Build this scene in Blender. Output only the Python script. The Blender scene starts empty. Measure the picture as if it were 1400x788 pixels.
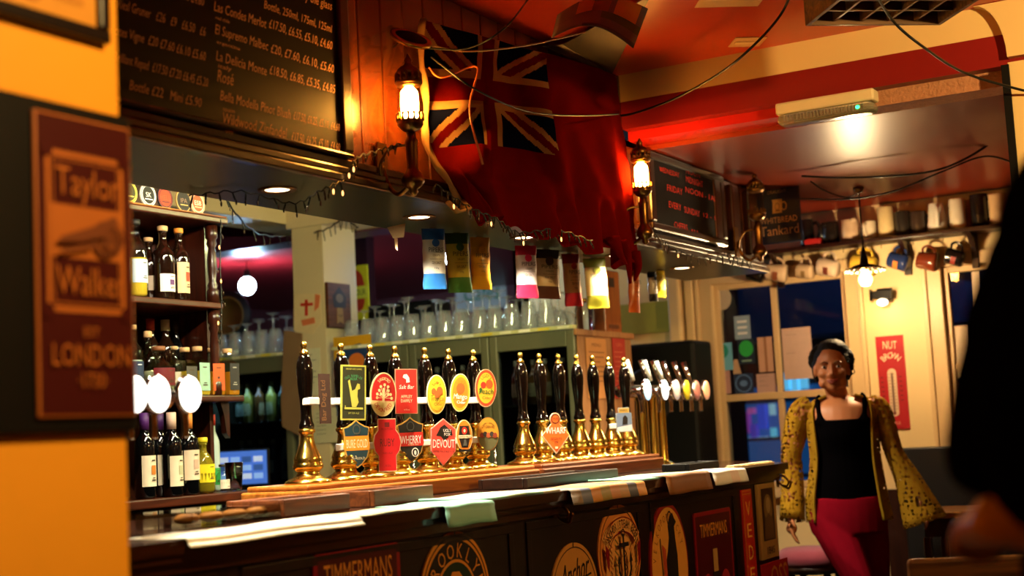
import bpy, bmesh, math, random
from mathutils import Matrix, Vector, noise
random.seed(7)
PI = math.pi
SC = bpy.context.scene
COL = SC.collection

# ------------------------------------------------------------------ camera, world, lights, exposure
F_PX, CAM_Z = 1944.0, 1.265
YAW, PITCH, ROLL = math.radians(29.6), math.radians(5.94), math.radians(-3.0)
def cam_axes():
    cy, sy, cp, sp = math.cos(YAW), math.sin(YAW), math.cos(PITCH), math.sin(PITCH)
    f = Vector((cy*cp, sy*cp, sp)); rt = Vector((sy, -cy, 0)); up = rt.cross(f)
    c, s = math.cos(ROLL), math.sin(ROLL)
    return rt*c + up*s, up*c - rt*s, f
RT, UP, FW = cam_axes()
EYE = Vector((0, 0, CAM_Z))
cam = bpy.data.objects.new('camera', bpy.data.cameras.new('camera'))
COL.objects.link(cam)
cam.data.sensor_width = 36; cam.data.lens = F_PX*36/1400
cam.matrix_world = Matrix(((RT.x, UP.x, -FW.x, 0), (RT.y, UP.y, -FW.y, 0), (RT.z, UP.z, -FW.z, CAM_Z), (0, 0, 0, 1)))
cam.data.dof.use_dof = True; cam.data.dof.focus_distance = 4.75; cam.data.dof.aperture_fstop = 2.4
cam.data.clip_start = 0.02
SC.camera = cam
SC.view_settings.view_transform = 'Standard'; SC.view_settings.look = 'None'
SC.view_settings.gamma = 1.0; SC.view_settings.use_curve_mapping = False
SC.view_settings.exposure = 0.0
SC.cycles.caustics_reflective = False; SC.cycles.caustics_refractive = False
SC.cycles.sample_clamp_indirect = 3.0
SC.cycles.max_bounces = 9; SC.cycles.transparent_max_bounces = 24; SC.cycles.transmission_bounces = 9

W = bpy.data.worlds.new('dusk'); SC.world = W; W.use_nodes = True
nt = W.node_tree; bgn = nt.nodes['Background']
tcw = nt.nodes.new('ShaderNodeTexCoord'); sep = nt.nodes.new('ShaderNodeSeparateXYZ')
rmp = nt.nodes.new('ShaderNodeValToRGB')
rmp.color_ramp.elements[0].position = 0.0; rmp.color_ramp.elements[0].color = (0.020, 0.032, 0.070, 1)
rmp.color_ramp.elements[1].position = 0.5; rmp.color_ramp.elements[1].color = (0.006, 0.010, 0.024, 1)
nt.links.new(tcw.outputs['Generated'], sep.inputs[0]); nt.links.new(sep.outputs[2], rmp.inputs[0])
nt.links.new(rmp.outputs[0], bgn.inputs[0]); bgn.inputs[1].default_value = 1.0

def at(px, py, x=None, y=None, z=None, d=None):
    """point of the photograph's line of sight (px,py) on a plane of the room"""
    r = RT*((px-700)/F_PX) - UP*((py-394)/F_PX) + FW
    if x is not None: t = x/r.x
    elif y is not None: t = y/r.y
    elif z is not None: t = (z-CAM_Z)/r.z
    else: t = d
    return EYE + r*t

def lamp(name, loc, power, col, kind='POINT', radius=0.04, parent=None, rot=None, spot=None, blend=.5, size=None):
    l = bpy.data.lights.new(name, kind); l.energy = power; l.color = col
    if kind in ('POINT', 'SPOT'): l.shadow_soft_size = radius
    if kind == 'SPOT': l.spot_size = spot; l.spot_blend = blend
    if kind == 'AREA': l.shape = 'RECTANGLE'; l.size, l.size_y = size
    o = bpy.data.objects.new(name, l); COL.objects.link(o); o.location = loc
    if rot: o.rotation_euler = rot
    if parent: o.parent = parent
    return o
WARM = (1.0, 0.64, 0.22); AMBER = (1.0, 0.58, 0.20); PALEAMBER = (1.0, 0.70, 0.36); NEUTRAL = (1.0, 0.86, 0.60); COOL = (0.45, 0.72, 1.0); GREENISH = (1.0, 1.0, 0.42)
P_ROOM, P_PIER, P_BAR, P_LANTERN, P_PENDANT, P_DOWN, P_BATTEN, P_COOL = 12.0, 155.0, 115.0, 340.0, 46.0, 130.0, 24.0, 300.0
P_BEAM, P_SHELF, P_GLASS = 270.0, 30.0, 600.0
# room bulb out of view, and unseen spots added to brighten bar front and pier
lamp('room_bulb_glow', (0.2, -0.9, 2.35), P_ROOM, WARM, radius=.07)
lamp('added_bar_spot', (4.0, -0.7, 2.45), P_BAR, WARM, 'SPOT', .06, rot=Vector((0, -2.75, 1.75)).to_track_quat('Z', 'Y').to_euler(), spot=1.0, blend=.35)
lamp('added_pier_spot', (1.45, 0.25, 2.55), P_PIER, WARM, 'SPOT', .05, rot=Vector((.08, -1.35, .95)).to_track_quat('Z', 'Y').to_euler(), spot=1.12, blend=.4)

# unseen spotlight added to brighten the cream beam
lamp('added_beam_spot', (3.5, -0.5, 2.45), P_BEAM, WARM, 'SPOT', .05, rot=Vector((-1.6, -1.55, -.12)).to_track_quat('Z', 'Y').to_euler(), spot=1.15, blend=.7)

# ------------------------------------------------------------------ materials
def lin(c):
    if isinstance(c, str):
        c = c.lstrip('#'); c = [int(c[i:i+2], 16)/255 for i in (0, 2, 4)]
    return tuple(((v/12.92) if v <= .04045 else ((v+.055)/1.055)**2.4) for v in c)
MATS = {}
def mat(name, col, rough=.5, metal=0.0, var=.15, scale=9, bump=0.0, bscale=60, coat=0.0, emit=0.0, ecol=None, trans=0.0, ior=1.45,
        stretch=(1, 1, 1), spec=.5, alpha=1.0, sheen=0.0):
    if name in MATS: return MATS[name]
    m = bpy.data.materials.new(name); m.use_nodes = True; t = m.node_tree; b = t.nodes['Principled BSDF']
    c = lin(col)
    tc = t.nodes.new('ShaderNodeTexCoord'); mp = t.nodes.new('ShaderNodeMapping'); mp.inputs['Scale'].default_value = stretch
    t.links.new(tc.outputs['Object'], mp.inputs[0])
    n = t.nodes.new('ShaderNodeTexNoise'); n.inputs['Scale'].default_value = scale; n.inputs['Detail'].default_value = 4
    t.links.new(mp.outputs[0], n.inputs[0])
    mx = t.nodes.new('ShaderNodeMix'); mx.data_type = 'RGBA'
    mx.inputs[6].default_value = tuple(v*(1-var) for v in c)+(1,); mx.inputs[7].default_value = tuple(min(1, v*(1+var)) for v in c)+(1,)
    t.links.new(n.outputs[0], mx.inputs[0]); t.links.new(mx.outputs[2], b.inputs['Base Color'])
    b.inputs['Roughness'].default_value = rough; b.inputs['Metallic'].default_value = metal
    b.inputs['IOR'].default_value = ior; b.inputs['Transmission Weight'].default_value = trans
    b.inputs['Coat Weight'].default_value = coat; b.inputs['Coat Roughness'].default_value = .08
    b.inputs['Specular IOR Level'].default_value = spec; b.inputs['Alpha'].default_value = alpha
    b.inputs['Sheen Weight'].default_value = sheen
    if emit:
        b.inputs['Emission Color'].default_value = lin(ecol or col)+(1,); b.inputs['Emission Strength'].default_value = emit
    if bump:
        n2 = t.nodes.new('ShaderNodeTexNoise'); n2.inputs['Scale'].default_value = bscale; n2.inputs['Detail'].default_value = 5
        t.links.new(mp.outputs[0], n2.inputs[0]); bp = t.nodes.new('ShaderNodeBump'); bp.inputs['Strength'].default_value = bump
        bp.inputs['Distance'].default_value = .01
        t.links.new(n2.outputs[0], bp.inputs['Height']); t.links.new(bp.outputs[0], b.inputs['Normal'])
    MATS[name] = m; return m
def wood(name, dark, light, rough=.35, axis='X', scale=3.0, coat=.2):
    if name in MATS: return MATS[name]
    m = mat(name, light, rough=rough, coat=coat); t = m.node_tree; b = t.nodes['Principled BSDF']
    tc = t.nodes.new('ShaderNodeTexCoord'); mp = t.nodes.new('ShaderNodeMapping')
    mp.inputs['Scale'].default_value = {'X': (1, 12, 12), 'Y': (12, 1, 12), 'Z': (12, 12, 1)}[axis]
    n = t.nodes.new('ShaderNodeTexNoise'); n.inputs['Scale'].default_value = scale; n.inputs['Detail'].default_value = 8; n.inputs['Distortion'].default_value = 1.2
    r = t.nodes.new('ShaderNodeValToRGB'); r.color_ramp.elements[0].position = .3; r.color_ramp.elements[1].position = .72
    r.color_ramp.elements[0].color = lin(dark)+(1,); r.color_ramp.elements[1].color = lin(light)+(1,)
    t.links.new(tc.outputs['Object'], mp.inputs[0]); t.links.new(mp.outputs[0], n.inputs[0]); t.links.new(n.outputs[0], r.inputs[0])
    t.links.new(r.outputs[0], b.inputs['Base Color'])
    return m
def pane_glass(name, tint, ior=1.45, rough=.02, haze=0.0):
    if name in MATS: return MATS[name]
    m = bpy.data.materials.new(name); m.use_nodes = True; t = m.node_tree; t.nodes.remove(t.nodes['Principled BSDF'])
    tr = t.nodes.new('ShaderNodeBsdfTransparent'); tr.inputs[0].default_value = lin(tint)+(1,)
    gl = t.nodes.new('ShaderNodeBsdfGlossy'); gl.inputs['Roughness'].default_value = rough
    lw = t.nodes.new('ShaderNodeLayerWeight'); lw.inputs[0].default_value = .5
    pw = t.nodes.new('ShaderNodeMath'); pw.operation = 'POWER'; pw.inputs[1].default_value = 4.0; t.links.new(lw.outputs['Facing'], pw.inputs[0])
    r0 = ((ior-1)/(ior+1))**2; fr = t.nodes.new('ShaderNodeMath'); fr.operation = 'MULTIPLY_ADD'; fr.inputs[1].default_value = 1-r0; fr.inputs[2].default_value = r0; t.links.new(pw.outputs[0], fr.inputs[0])
    mx = t.nodes.new('ShaderNodeMixShader'); t.links.new(fr.outputs[0], mx.inputs[0]); t.links.new(tr.outputs[0], mx.inputs[1]); t.links.new(gl.outputs[0], mx.inputs[2])
    if haze:
        df = t.nodes.new('ShaderNodeBsdfDiffuse'); df.inputs[0].default_value = (.85, .9, .95, 1); m2 = t.nodes.new('ShaderNodeMixShader'); m2.inputs[0].default_value = haze
        t.links.new(mx.outputs[0], m2.inputs[1]); t.links.new(df.outputs[0], m2.inputs[2]); mx = m2
    t.links.new(mx.outputs[0], t.nodes['Material Output'].inputs[0]); MATS[name] = m; return m
def cloth(name, col, transl=.35, rough=.8, var=.12, sheen=.0):
    if name in MATS: return MATS[name]
    m = mat(name, col, rough=rough, var=var, scale=25, bump=.15, bscale=400, sheen=sheen, spec=.0); t = m.node_tree; b = t.nodes['Principled BSDF']
    tl = t.nodes.new('ShaderNodeBsdfTranslucent'); tl.inputs[0].default_value = lin(col)+(1,)
    mx = t.nodes.new('ShaderNodeMixShader'); mx.inputs[0].default_value = transl
    t.links.new(b.outputs[0], mx.inputs[1]); t.links.new(tl.outputs[0], mx.inputs[2]); t.links.new(mx.outputs[0], t.nodes['Material Output'].inputs[0])
    return m
def lace(name, col, hole=.34, scale=55):
    """open knit: round holes cut through a woolly yarn"""
    m = cloth(name, col, .2, .9); t = m.node_tree; out = t.nodes['Material Output']; sh = out.inputs[0].links[0].from_socket
    tc = t.nodes.new('ShaderNodeTexCoord'); v = t.nodes.new('ShaderNodeTexVoronoi'); v.inputs['Scale'].default_value = scale; v.inputs['Randomness'].default_value = .55
    n = t.nodes.new('ShaderNodeTexNoise'); n.inputs['Scale'].default_value = 9.0
    mth = t.nodes.new('ShaderNodeMath'); mth.operation = 'MULTIPLY_ADD'; mth.inputs[1].default_value = .9; mth.inputs[2].default_value = hole-.50
    lt = t.nodes.new('ShaderNodeMath'); lt.operation = 'LESS_THAN'
    t.links.new(tc.outputs['Object'], v.inputs['Vector']); t.links.new(tc.outputs['Object'], n.inputs['Vector'])
    t.links.new(n.outputs[0], mth.inputs[0]); t.links.new(v.outputs['Distance'], lt.inputs[0]); t.links.new(mth.outputs[0], lt.inputs[1])
    tr = t.nodes.new('ShaderNodeBsdfTransparent'); mx = t.nodes.new('ShaderNodeMixShader')
    t.links.new(lt.outputs[0], mx.inputs[0]); t.links.new(sh, mx.inputs[1]); t.links.new(tr.outputs[0], mx.inputs[2]); t.links.new(mx.outputs[0], out.inputs[0])
    return m
def glow(name, col, strength):
    return mat(name, col, rough=.4, emit=strength, ecol=col)
def flat(col, rough=.55):                                       # printed ink, paper, paint
    return mat('ink_'+col.lstrip('#'), col, rough=rough, var=.08, scale=30)

BRASS = mat('polished_brass', '#ffd566', rough=.2, metal=1.0, var=.12, scale=14)
BRASS_OLD = mat('old_brass', '#7a5527', rough=.32, metal=1.0, var=.25, scale=20)
CHROME = mat('chrome', '#d8d8d8', rough=.1, metal=1.0, var=.04)
BLACKGLOSS = mat('black_lacquer', '#0b0908', rough=.12, coat=.6, var=.1)
WHITEPLASTIC = mat('white_plastic', '#e8e4da', rough=.4, var=.03)
BLACKMETAL = mat('black_iron', '#0d0b0a', rough=.45, metal=.6, var=.2)
BLACKPLASTIC = mat('black_plastic', '#060606', rough=.5, var=.15, spec=.25)
DARKWOOD = wood('dark_stained_wood', '#120503', '#2c0f06', rough=.32)
DARKWOODZ = wood('dark_stained_wood_upright', '#1a0803', '#43180a', rough=.3, axis='Z')
PANELWOOD = wood('varnished_panel_wood', '#341605', '#6a300e', rough=.25, axis='Z', scale=2.2, coat=1.0)
SHELFWOOD = wood('back_bar_wood', '#2a0f06', '#5a2610', rough=.35)
OAK = wood('light_oak', '#7a4216', '#b8702c', rough=.35)
CLEAR = mat('clear_glass', '#f4f8f8', rough=.0, trans=1.0, var=.0, ior=1.45)
PANE = pane_glass('window_glass', '#dfe6ee')
CREAM = mat('cream_paint', '#d8bb82', rough=.45, var=.06, scale=3, bump=.05)

# ------------------------------------------------------------------ mesh builder
_txt = {}
def text_geo(s, res=2):
    if (s, res) in _txt: return _txt[(s, res)]
    cu = bpy.data.curves.new('lettering', 'FONT'); cu.body = s; cu.size = 1; cu.resolution_u = res; cu.align_x = 'LEFT'
    ob = bpy.data.objects.new('lettering', cu); COL.objects.link(ob)
    me = bpy.data.meshes.new_from_object(ob)
    vs = [(v.co.x, v.co.y) for v in me.vertices]; fs = [tuple(p.vertices) for p in me.polygons]
    bpy.data.objects.remove(ob); bpy.data.curves.remove(cu); bpy.data.meshes.remove(me)
    x0 = min([v[0] for v in vs], default=0); x1 = max([v[0] for v in vs], default=.3)
    _txt[(s, res)] = (vs, fs, x0, x1); return _txt[(s, res)]

class MB:
    def __init__(s): s.v = []; s.f = []; s.m = []; s.s = []; s.mats = []; s.M = Matrix(); s.lay = 0
    def mi(s, m):
        if m not in s.mats: s.mats.append(m)
        return s.mats.index(m)
    def add(s, vs, fs, m, smooth=False, M=None):
        T = s.M @ M if M is not None else s.M
        b = len(s.v); s.v += [tuple(T @ Vector(p)) for p in vs]; k = s.mi(m)
        for f in fs: s.f.append(tuple(b+i for i in f)); s.m.append(k); s.s.append(smooth)
        return s
    def bm(s, bm, m, smooth=False, M=None):
        bm.verts.index_update()
        s.add([v.co.copy() for v in bm.verts], [[v.index for v in f.verts] for f in bm.faces], m, smooth, M); bm.free(); return s
    def box(s, lo, hi, m, bev=0.0, M=None, seg=2):
        lo = Vector(lo); hi = Vector(hi); c = (lo+hi)/2; d = hi-lo
        b = bmesh.new(); bmesh.ops.create_cube(b, size=1)
        for v in b.verts: v.co = Vector((v.co.x*d.x, v.co.y*d.y, v.co.z*d.z)) + c
        if bev: bmesh.ops.bevel(b, geom=b.edges[:], offset=min(bev, .45*min(abs(k) for k in d)), segments=seg, affect='EDGES', profile=.5)
        return s.bm(b, m, False, M)
    def lathe(s, prof, m, segs=20, M=None, smooth=True, a0=0, a1=2*PI, ry=1.0):
        vs = []; fs = []; full = abs(a1-a0-2*PI) < 1e-6; n = segs if full else segs+1
        for r, z in prof:
            for i in range(n):
                a = a0+(a1-a0)*i/segs; vs.append((r*math.cos(a), r*ry*math.sin(a), z))
        for j in range(len(prof)-1):
            for i in range(segs):
                i2 = (i+1) % n
                fs.append((j*n+i, j*n+i2, (j+1)*n+i2, (j+1)*n+i))
        if full:
            if prof[0][0] > 1e-6: fs.append(tuple(range(n-1, -1, -1)))
            if prof[-1][0] > 1e-6: fs.append(tuple((len(prof)-1)*n+i for i in range(n)))
        return s.add(vs, fs, m, smooth, M)
    def ball(s, c, r, m, segs=14, rings=8, M=None):
        r = r if hasattr(r, '__len__') else (r, r, r); vs = []; fs = []
        for j in range(rings+1):
            t = PI*j/rings
            for i in range(segs):
                a = 2*PI*i/segs; vs.append((c[0]+r[0]*math.sin(t)*math.cos(a), c[1]+r[1]*math.sin(t)*math.sin(a), c[2]-r[2]*math.cos(t)))
        for j in range(rings):
            for i in range(segs):
                fs.append((j*segs+i, j*segs+(i+1) % segs, (j+1)*segs+(i+1) % segs, (j+1)*segs+i))
        return s.add(vs, fs, m, True, M)
    def tube(s, pts, r, m, segs=8, M=None, closed=False, caps=True, flatten=1.0):
        pts = [Vector(p) for p in pts]; n = len(pts); rs = r if hasattr(r, '__len__') else [r]*n
        vs = []; fs = []; nrm = None
        for i, p in enumerate(pts):
            if closed: t = pts[(i+1) % n]-pts[i-1]
            else: t = pts[min(i+1, n-1)]-pts[max(i-1, 0)]
            if t.length < 1e-9: t = Vector((0, 0, 1))
            t.normalize()
            if nrm is None:
                nrm = t.cross(Vector((0, 0, 1)) if abs(t.z) < .9 else Vector((1, 0, 0))).normalized()
            nrm = (nrm - t*nrm.dot(t)).normalized(); bi = t.cross(nrm)
            for k in range(segs):
                a = 2*PI*k/segs; vs.append(p + nrm*(rs[i]*math.cos(a)) + bi*(rs[i]*flatten*math.sin(a)))
        for i in range(n if closed else n-1):
            j = (i+1) % n
            for k in range(segs): fs.append((i*segs+k, i*segs+(k+1) % segs, j*segs+(k+1) % segs, j*segs+k))
        if caps and not closed: fs.append(tuple(range(segs-1, -1, -1))); fs.append(tuple((n-1)*segs+k for k in range(segs)))
        return s.add(vs, fs, m, True, M)
    def prism(s, pts, y0, y1, m, mside=None, M=None):          # outline in XZ, thickness along Y
        n = len(pts); vs = [(x, y0, z) for x, z in pts]+[(x, y1, z) for x, z in pts]
        s.add(vs, [tuple(range(n)), tuple(range(2*n-1, n-1, -1))], m, False, M)
        return s.add(vs, [(i, n+i, n+(i+1) % n, (i+1) % n) for i in range(n)], mside or m, False, M)
    def zprism(s, pts, z0, z1, m, M=None):                     # outline in XY, thickness along Z
        n = len(pts); vs = [(x, y, z0) for x, y in pts]+[(x, y, z1) for x, y in pts]
        return s.add(vs, [tuple(range(n-1, -1, -1)), tuple(range(n, 2*n))]+[(i, (i+1) % n, n+(i+1) % n, n+i) for i in range(n)], m, False, M)
    # ---- printed layers on a face looking towards -Y (each a hair in front of the last)
    def _y(s): s.lay += 1; return -.0005*s.lay
    def poly(s, pts, m, M=None): y = s._y(); return s.add([(x, y, z) for x, z in pts], [tuple(range(len(pts)))], m, False, M)
    def rect(s, x0, z0, x1, z1, m, M=None): return s.poly([(x0, z0), (x1, z0), (x1, z1), (x0, z1)], m, M)
    def disc(s, cx, cz, rx, rz, m, n=32, M=None): return s.poly([(cx+rx*math.cos(2*PI*i/n), cz+rz*math.sin(2*PI*i/n)) for i in range(n)], m, M)
    def ring(s, cx, cz, rx, rz, w, m, n=40, M=None):
        y = s._y(); vs = []
        for i in range(n):
            a = 2*PI*i/n; vs += [(cx+rx*math.cos(a), y, cz+rz*math.sin(a)), (cx+(rx-w)*math.cos(a), y, cz+(rz-w)*math.sin(a))]
        return s.add(vs, [(2*i, 2*((i+1) % n), 2*((i+1) % n)+1, 2*i+1) for i in range(n)], m, False, M)
    def frame(s, x0, z0, x1, z1, w, m, M=None):
        y = s._y(); o = [(x0, z0), (x1, z0), (x1, z1), (x0, z1)]; i = [(x0+w, z0+w), (x1-w, z0+w), (x1-w, z1-w), (x0+w, z1-w)]
        return s.add([(a, y, b) for a, b in o+i], [(k, (k+1) % 4, 4+(k+1) % 4, 4+k) for k in range(4)], m, False, M)
    def line(s, pts, w, m, M=None):                             # a stroke
        y = s._y(); vs = []; fs = []
        for (a, b), (c, d) in zip(pts, pts[1:]):
            dx, dz = c-a, d-b; L = math.hypot(dx, dz) or 1; nx, nz = -dz/L*w/2, dx/L*w/2; ex, ez = dx/L*w*.3, dz/L*w*.3; k = len(vs)
            vs += [(a+nx-ex, y, b+nz-ez), (a-nx-ex, y, b-nz-ez), (c-nx+ex, y, d-nz+ez), (c+nx+ex, y, d+nz+ez)]; fs.append((k, k+1, k+2, k+3))
        return s.add(vs, fs, m, False, M)
    def text(s, t, x, z, h, m, sx=1.0, sh=0.0, rot=0.0, al='C', w=None, res=2, M=None):
        """h = cap height; w = fitted width"""
        vs, fs, x0, x1 = text_geo(t, res)
        if not fs: return s
        k = h/.70; kx = k*sx
        if w: kx = w/(x1-x0)
        off = {'C': -(x0+x1)/2, 'L': -x0, 'R': -x1}[al]; y = s._y(); c, sn = math.cos(rot), math.sin(rot); out = []
        for a, b in vs:
            px = (a+off)*kx+sh*b*k; pz = b*k; out.append((x+c*px-sn*pz, y, z+sn*px+c*pz))
        return s.add(out, fs, m, False, M)
    def arc(s, t, cx, cz, rx, rz, a_mid, span, h, m, sx=.8, inward=False, M=None):
        """letters set along an ellipse around a_mid (degrees, 90 = top)"""
        n = len(t); y = s._y(); k = h/.70
        for i, ch in enumerate(t):
            if ch == ' ': continue
            u = (i+.5)/n-.5; a = math.radians(a_mid-span*u if not inward else a_mid+span*u)
            px, pz = cx+rx*math.cos(a), cz+rz*math.sin(a)
            nx, nz = math.cos(a)/rx, math.sin(a)/rz; L = math.hypot(nx, nz); nx /= L; nz /= L
            if inward: nx, nz = -nx, -nz
            tx, tz = nz, -nx
            vs, fs, x0, x1 = text_geo(ch)
            out = []
            for p, q in vs:
                pp = (p-(x0+x1)/2)*k*sx; qq = (q-.35)*k
                out.append((px+tx*pp+nx*qq, y, pz+tz*pp+nz*qq))
            s.add(out, fs, m, False, M)
        return s
    def mesh(s, name):
        me = bpy.data.meshes.new(name); me.from_pydata(s.v, [], s.f)
        for m in s.mats: me.materials.append(m)
        me.polygons.foreach_set('material_index', s.m); me.polygons.foreach_set('use_smooth', s.s); me.update(); return me
    def build(s, name, parent=None, loc=None, rot=None):
        o = bpy.data.objects.new(name, s.mesh(name)); COL.objects.link(o)
        if parent: o.parent = parent
        if loc is not None: o.location = loc
        if rot is not None: o.rotation_euler = rot
        return o

def tag(o, label, cat, group=None, kind=None):
    o['label'] = label; o['category'] = cat
    if group: o['group'] = group
    if kind: o['kind'] = kind
    return o
def thing(name, label, cat, loc=(0, 0, 0), rz=0.0, group=None, rot=None):
    o = bpy.data.objects.new(name, None); o.empty_display_size = .05; COL.objects.link(o)
    o.location = loc; o.rotation_euler = rot or (0, 0, rz); return tag(o, label, cat, group)
def solo(name, mb, label, cat, loc=(0, 0, 0), rz=0.0, group=None, rot=None, kind=None):
    return tag(mb.build(name, None, loc, rot or (0, 0, rz)), label, cat, group, kind)
def struct(name, mb, parent=None, loc=None):
    o = mb.build(name, parent, loc)
    if not parent: o['kind'] = 'structure'
    return o
def dup(root, loc, rz=None, label=None, group=None, rot=None):
    r = root.copy(); COL.objects.link(r); r.location = loc
    if rz is not None: r.rotation_euler = (0, 0, rz)
    if rot is not None: r.rotation_euler = rot
    if label: r['label'] = label
    if group: r['group'] = group
    for ch in list(root.children):
        c = ch.copy(); COL.objects.link(c); c.parent = r
        for g in list(ch.children):
            d = g.copy(); COL.objects.link(d); d.parent = c
    return r
def bez(pts, n=10):
    """Catmull-Rom through the points"""
    P = [Vector(p) for p in pts]; P = [P[0]*2-P[1]]+P+[P[-1]*2-P[-2]]; out = []
    for i in range(1, len(P)-2):
        for k in range(n):
            t = k/n; a, b, c, d = P[i-1], P[i], P[i+1], P[i+2]
            out.append(.5*((2*b)+(c-a)*t+(2*a-5*b+4*c-d)*t*t+(3*b-a-3*c+d)*t**3))
    out.append(P[-2]); return out
def evaluated(mb, name, mods, parent=None, mat_override=None):
    """build, run modifiers, keep the result as a plain mesh"""
    o = mb.build(name)
    for kind, props in mods:
        md = o.modifiers.new(kind, kind)
        for k, v in props.items(): setattr(md, k, v)
    bpy.context.view_layer.update()
    dg = bpy.context.evaluated_depsgraph_get()
    me = bpy.data.meshes.new_from_object(o.evaluated_get(dg)); me.name = name
    bpy.data.objects.remove(o)
    n = bpy.data.objects.new(name, me); COL.objects.link(n)
    if mat_override: me.materials.clear(); me.materials.append(mat_override)
    for p in me.polygons: p.use_smooth = True
    if parent: n.parent = parent
    return n
# ------------------------------------------------------------------ the room
ZC, YC = 1.09, 2.05              # bar top height, bar front edge
YF, ZS = 2.35, 1.995             # canopy front and underside
ZCEIL, XB = 2.685, 5.11          # ceiling height, ceiling beam
XW = 7.6                         # window wall
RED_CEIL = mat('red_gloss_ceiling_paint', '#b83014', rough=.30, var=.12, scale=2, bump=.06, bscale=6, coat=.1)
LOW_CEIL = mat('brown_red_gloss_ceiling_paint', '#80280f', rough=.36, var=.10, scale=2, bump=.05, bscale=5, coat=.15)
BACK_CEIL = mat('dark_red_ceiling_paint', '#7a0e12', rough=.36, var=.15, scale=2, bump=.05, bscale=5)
DARKRED = mat('dark_red_beam_paint', '#7c1210', rough=.4, var=.08, scale=4)
ORANGEWALL = mat('mustard_yellow_wall_paint', '#e89a1c', rough=.6, var=.06, scale=4, bump=.08, bscale=25)
FLOORW = wood('worn_floorboards', '#1c0e07', '#3e2413', rough=.45)
PLASTER = mat('rough_bare_plaster', '#b07a5a', rough=.9, var=.3, scale=60, bump=.8, bscale=90)
GREYWALL = mat('mauve_back_room_paint', '#643034', rough=.6, var=.08, scale=3)
struct('floor', MB().box((-3, -3, -.05), (12, 9, 0), FLOORW))
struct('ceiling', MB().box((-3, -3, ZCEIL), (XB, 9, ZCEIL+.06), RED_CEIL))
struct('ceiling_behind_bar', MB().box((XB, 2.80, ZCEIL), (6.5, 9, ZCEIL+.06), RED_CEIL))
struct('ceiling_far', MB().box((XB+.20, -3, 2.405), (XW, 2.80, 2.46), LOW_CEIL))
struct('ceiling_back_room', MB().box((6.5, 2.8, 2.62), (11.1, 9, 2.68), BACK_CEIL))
struct('trim_1', MB().box((XB, -3, 2.575), (XB+.24, 2.36, ZCEIL), CREAM))
struct('trim_2', MB().box((XB, -3, 2.463), (XB+.24, 2.36, 2.5745), DARKRED))
struct('trim_3', MB().box((XB+.06, -3, 2.405), (XB+.2, 1.66, 2.4625), PLASTER))
struct('trim_4', MB().box((XB+.06, 1.66, 2.425), (XB+.2, 2.36, 2.4625), mat('bright_red_gloss', '#b01a12', rough=.35)))
struct('wall_behind_camera', MB().box((-3.1, -3, 0), (-3, 9, ZCEIL), ORANGEWALL))
struct('wall_right', MB().box((-3, -3.1, 0), (XW, -3, ZCEIL), ORANGEWALL))
struct('wall_back', MB().box((-3, 9, 0), (11.2, 9.1, ZCEIL), GREYWALL))
struct('wall_back_bar', MB().box((-3, 4.07, 0), (4.30, 4.17, ZCEIL), mat('dark_brown_wall', '#2a120a', rough=.6)))
struct('wall_back_room_far', MB().box((11.1, 4.2, 0), (11.2, 9, 2.68), GREYWALL))
struct('wall_back_room_side', MB().box((XW, 4.2, 0), (11.1, 4.3, 2.68), GREYWALL))
# near pier on the left, mustard yellow
struct('wall_pier_left', MB().box((-1.2, 1.6, 0), (1.6, 1.72, ZCEIL), ORANGEWALL))
# pier on the right with a cream arch springing
a = at(1379, 85, x=XB-.02); yR = a.y
mb = MB().box((XB-.04, -1.2, 0), (XB+.34, yR, 2.463), CREAM)
arc_pts = [(0, 0), (0, .34)] + [(.30*math.sin(t)-.0, .34-.30*(1-math.cos(t))*0-.34*(math.sin(t))**1.0*1.0) for t in []]
prof = [(-1.0, 2.683), (yR+.10, 2.683)] + [(yR+.10*(1-math.sin(k*PI/16)), 2.683-.20*(1-math.cos(k*PI/16))) for k in range(1, 9)] + [(-1.0, 2.463)]
M0 = Matrix.Rotation(PI/2, 4, 'Z')
mb.add([(XB-.04, y, z) for y, z in prof]+[(XB-.001, y, z) for y, z in prof], [tuple(range(len(prof)-1, -1, -1)), tuple(range(len(prof), 2*len(prof)))]+[(i, (i+1) % len(prof), len(prof)+(i+1) % len(prof), len(prof)+i) for i in range(len(prof))], CREAM)
struct('wall_pier_right', mb)
struct('trim_5', MB().box((XB-.05, yR-.004, 1.0), (XB-.041+.03, yR+.022, 2.455), BLACKPLASTIC))
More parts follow.
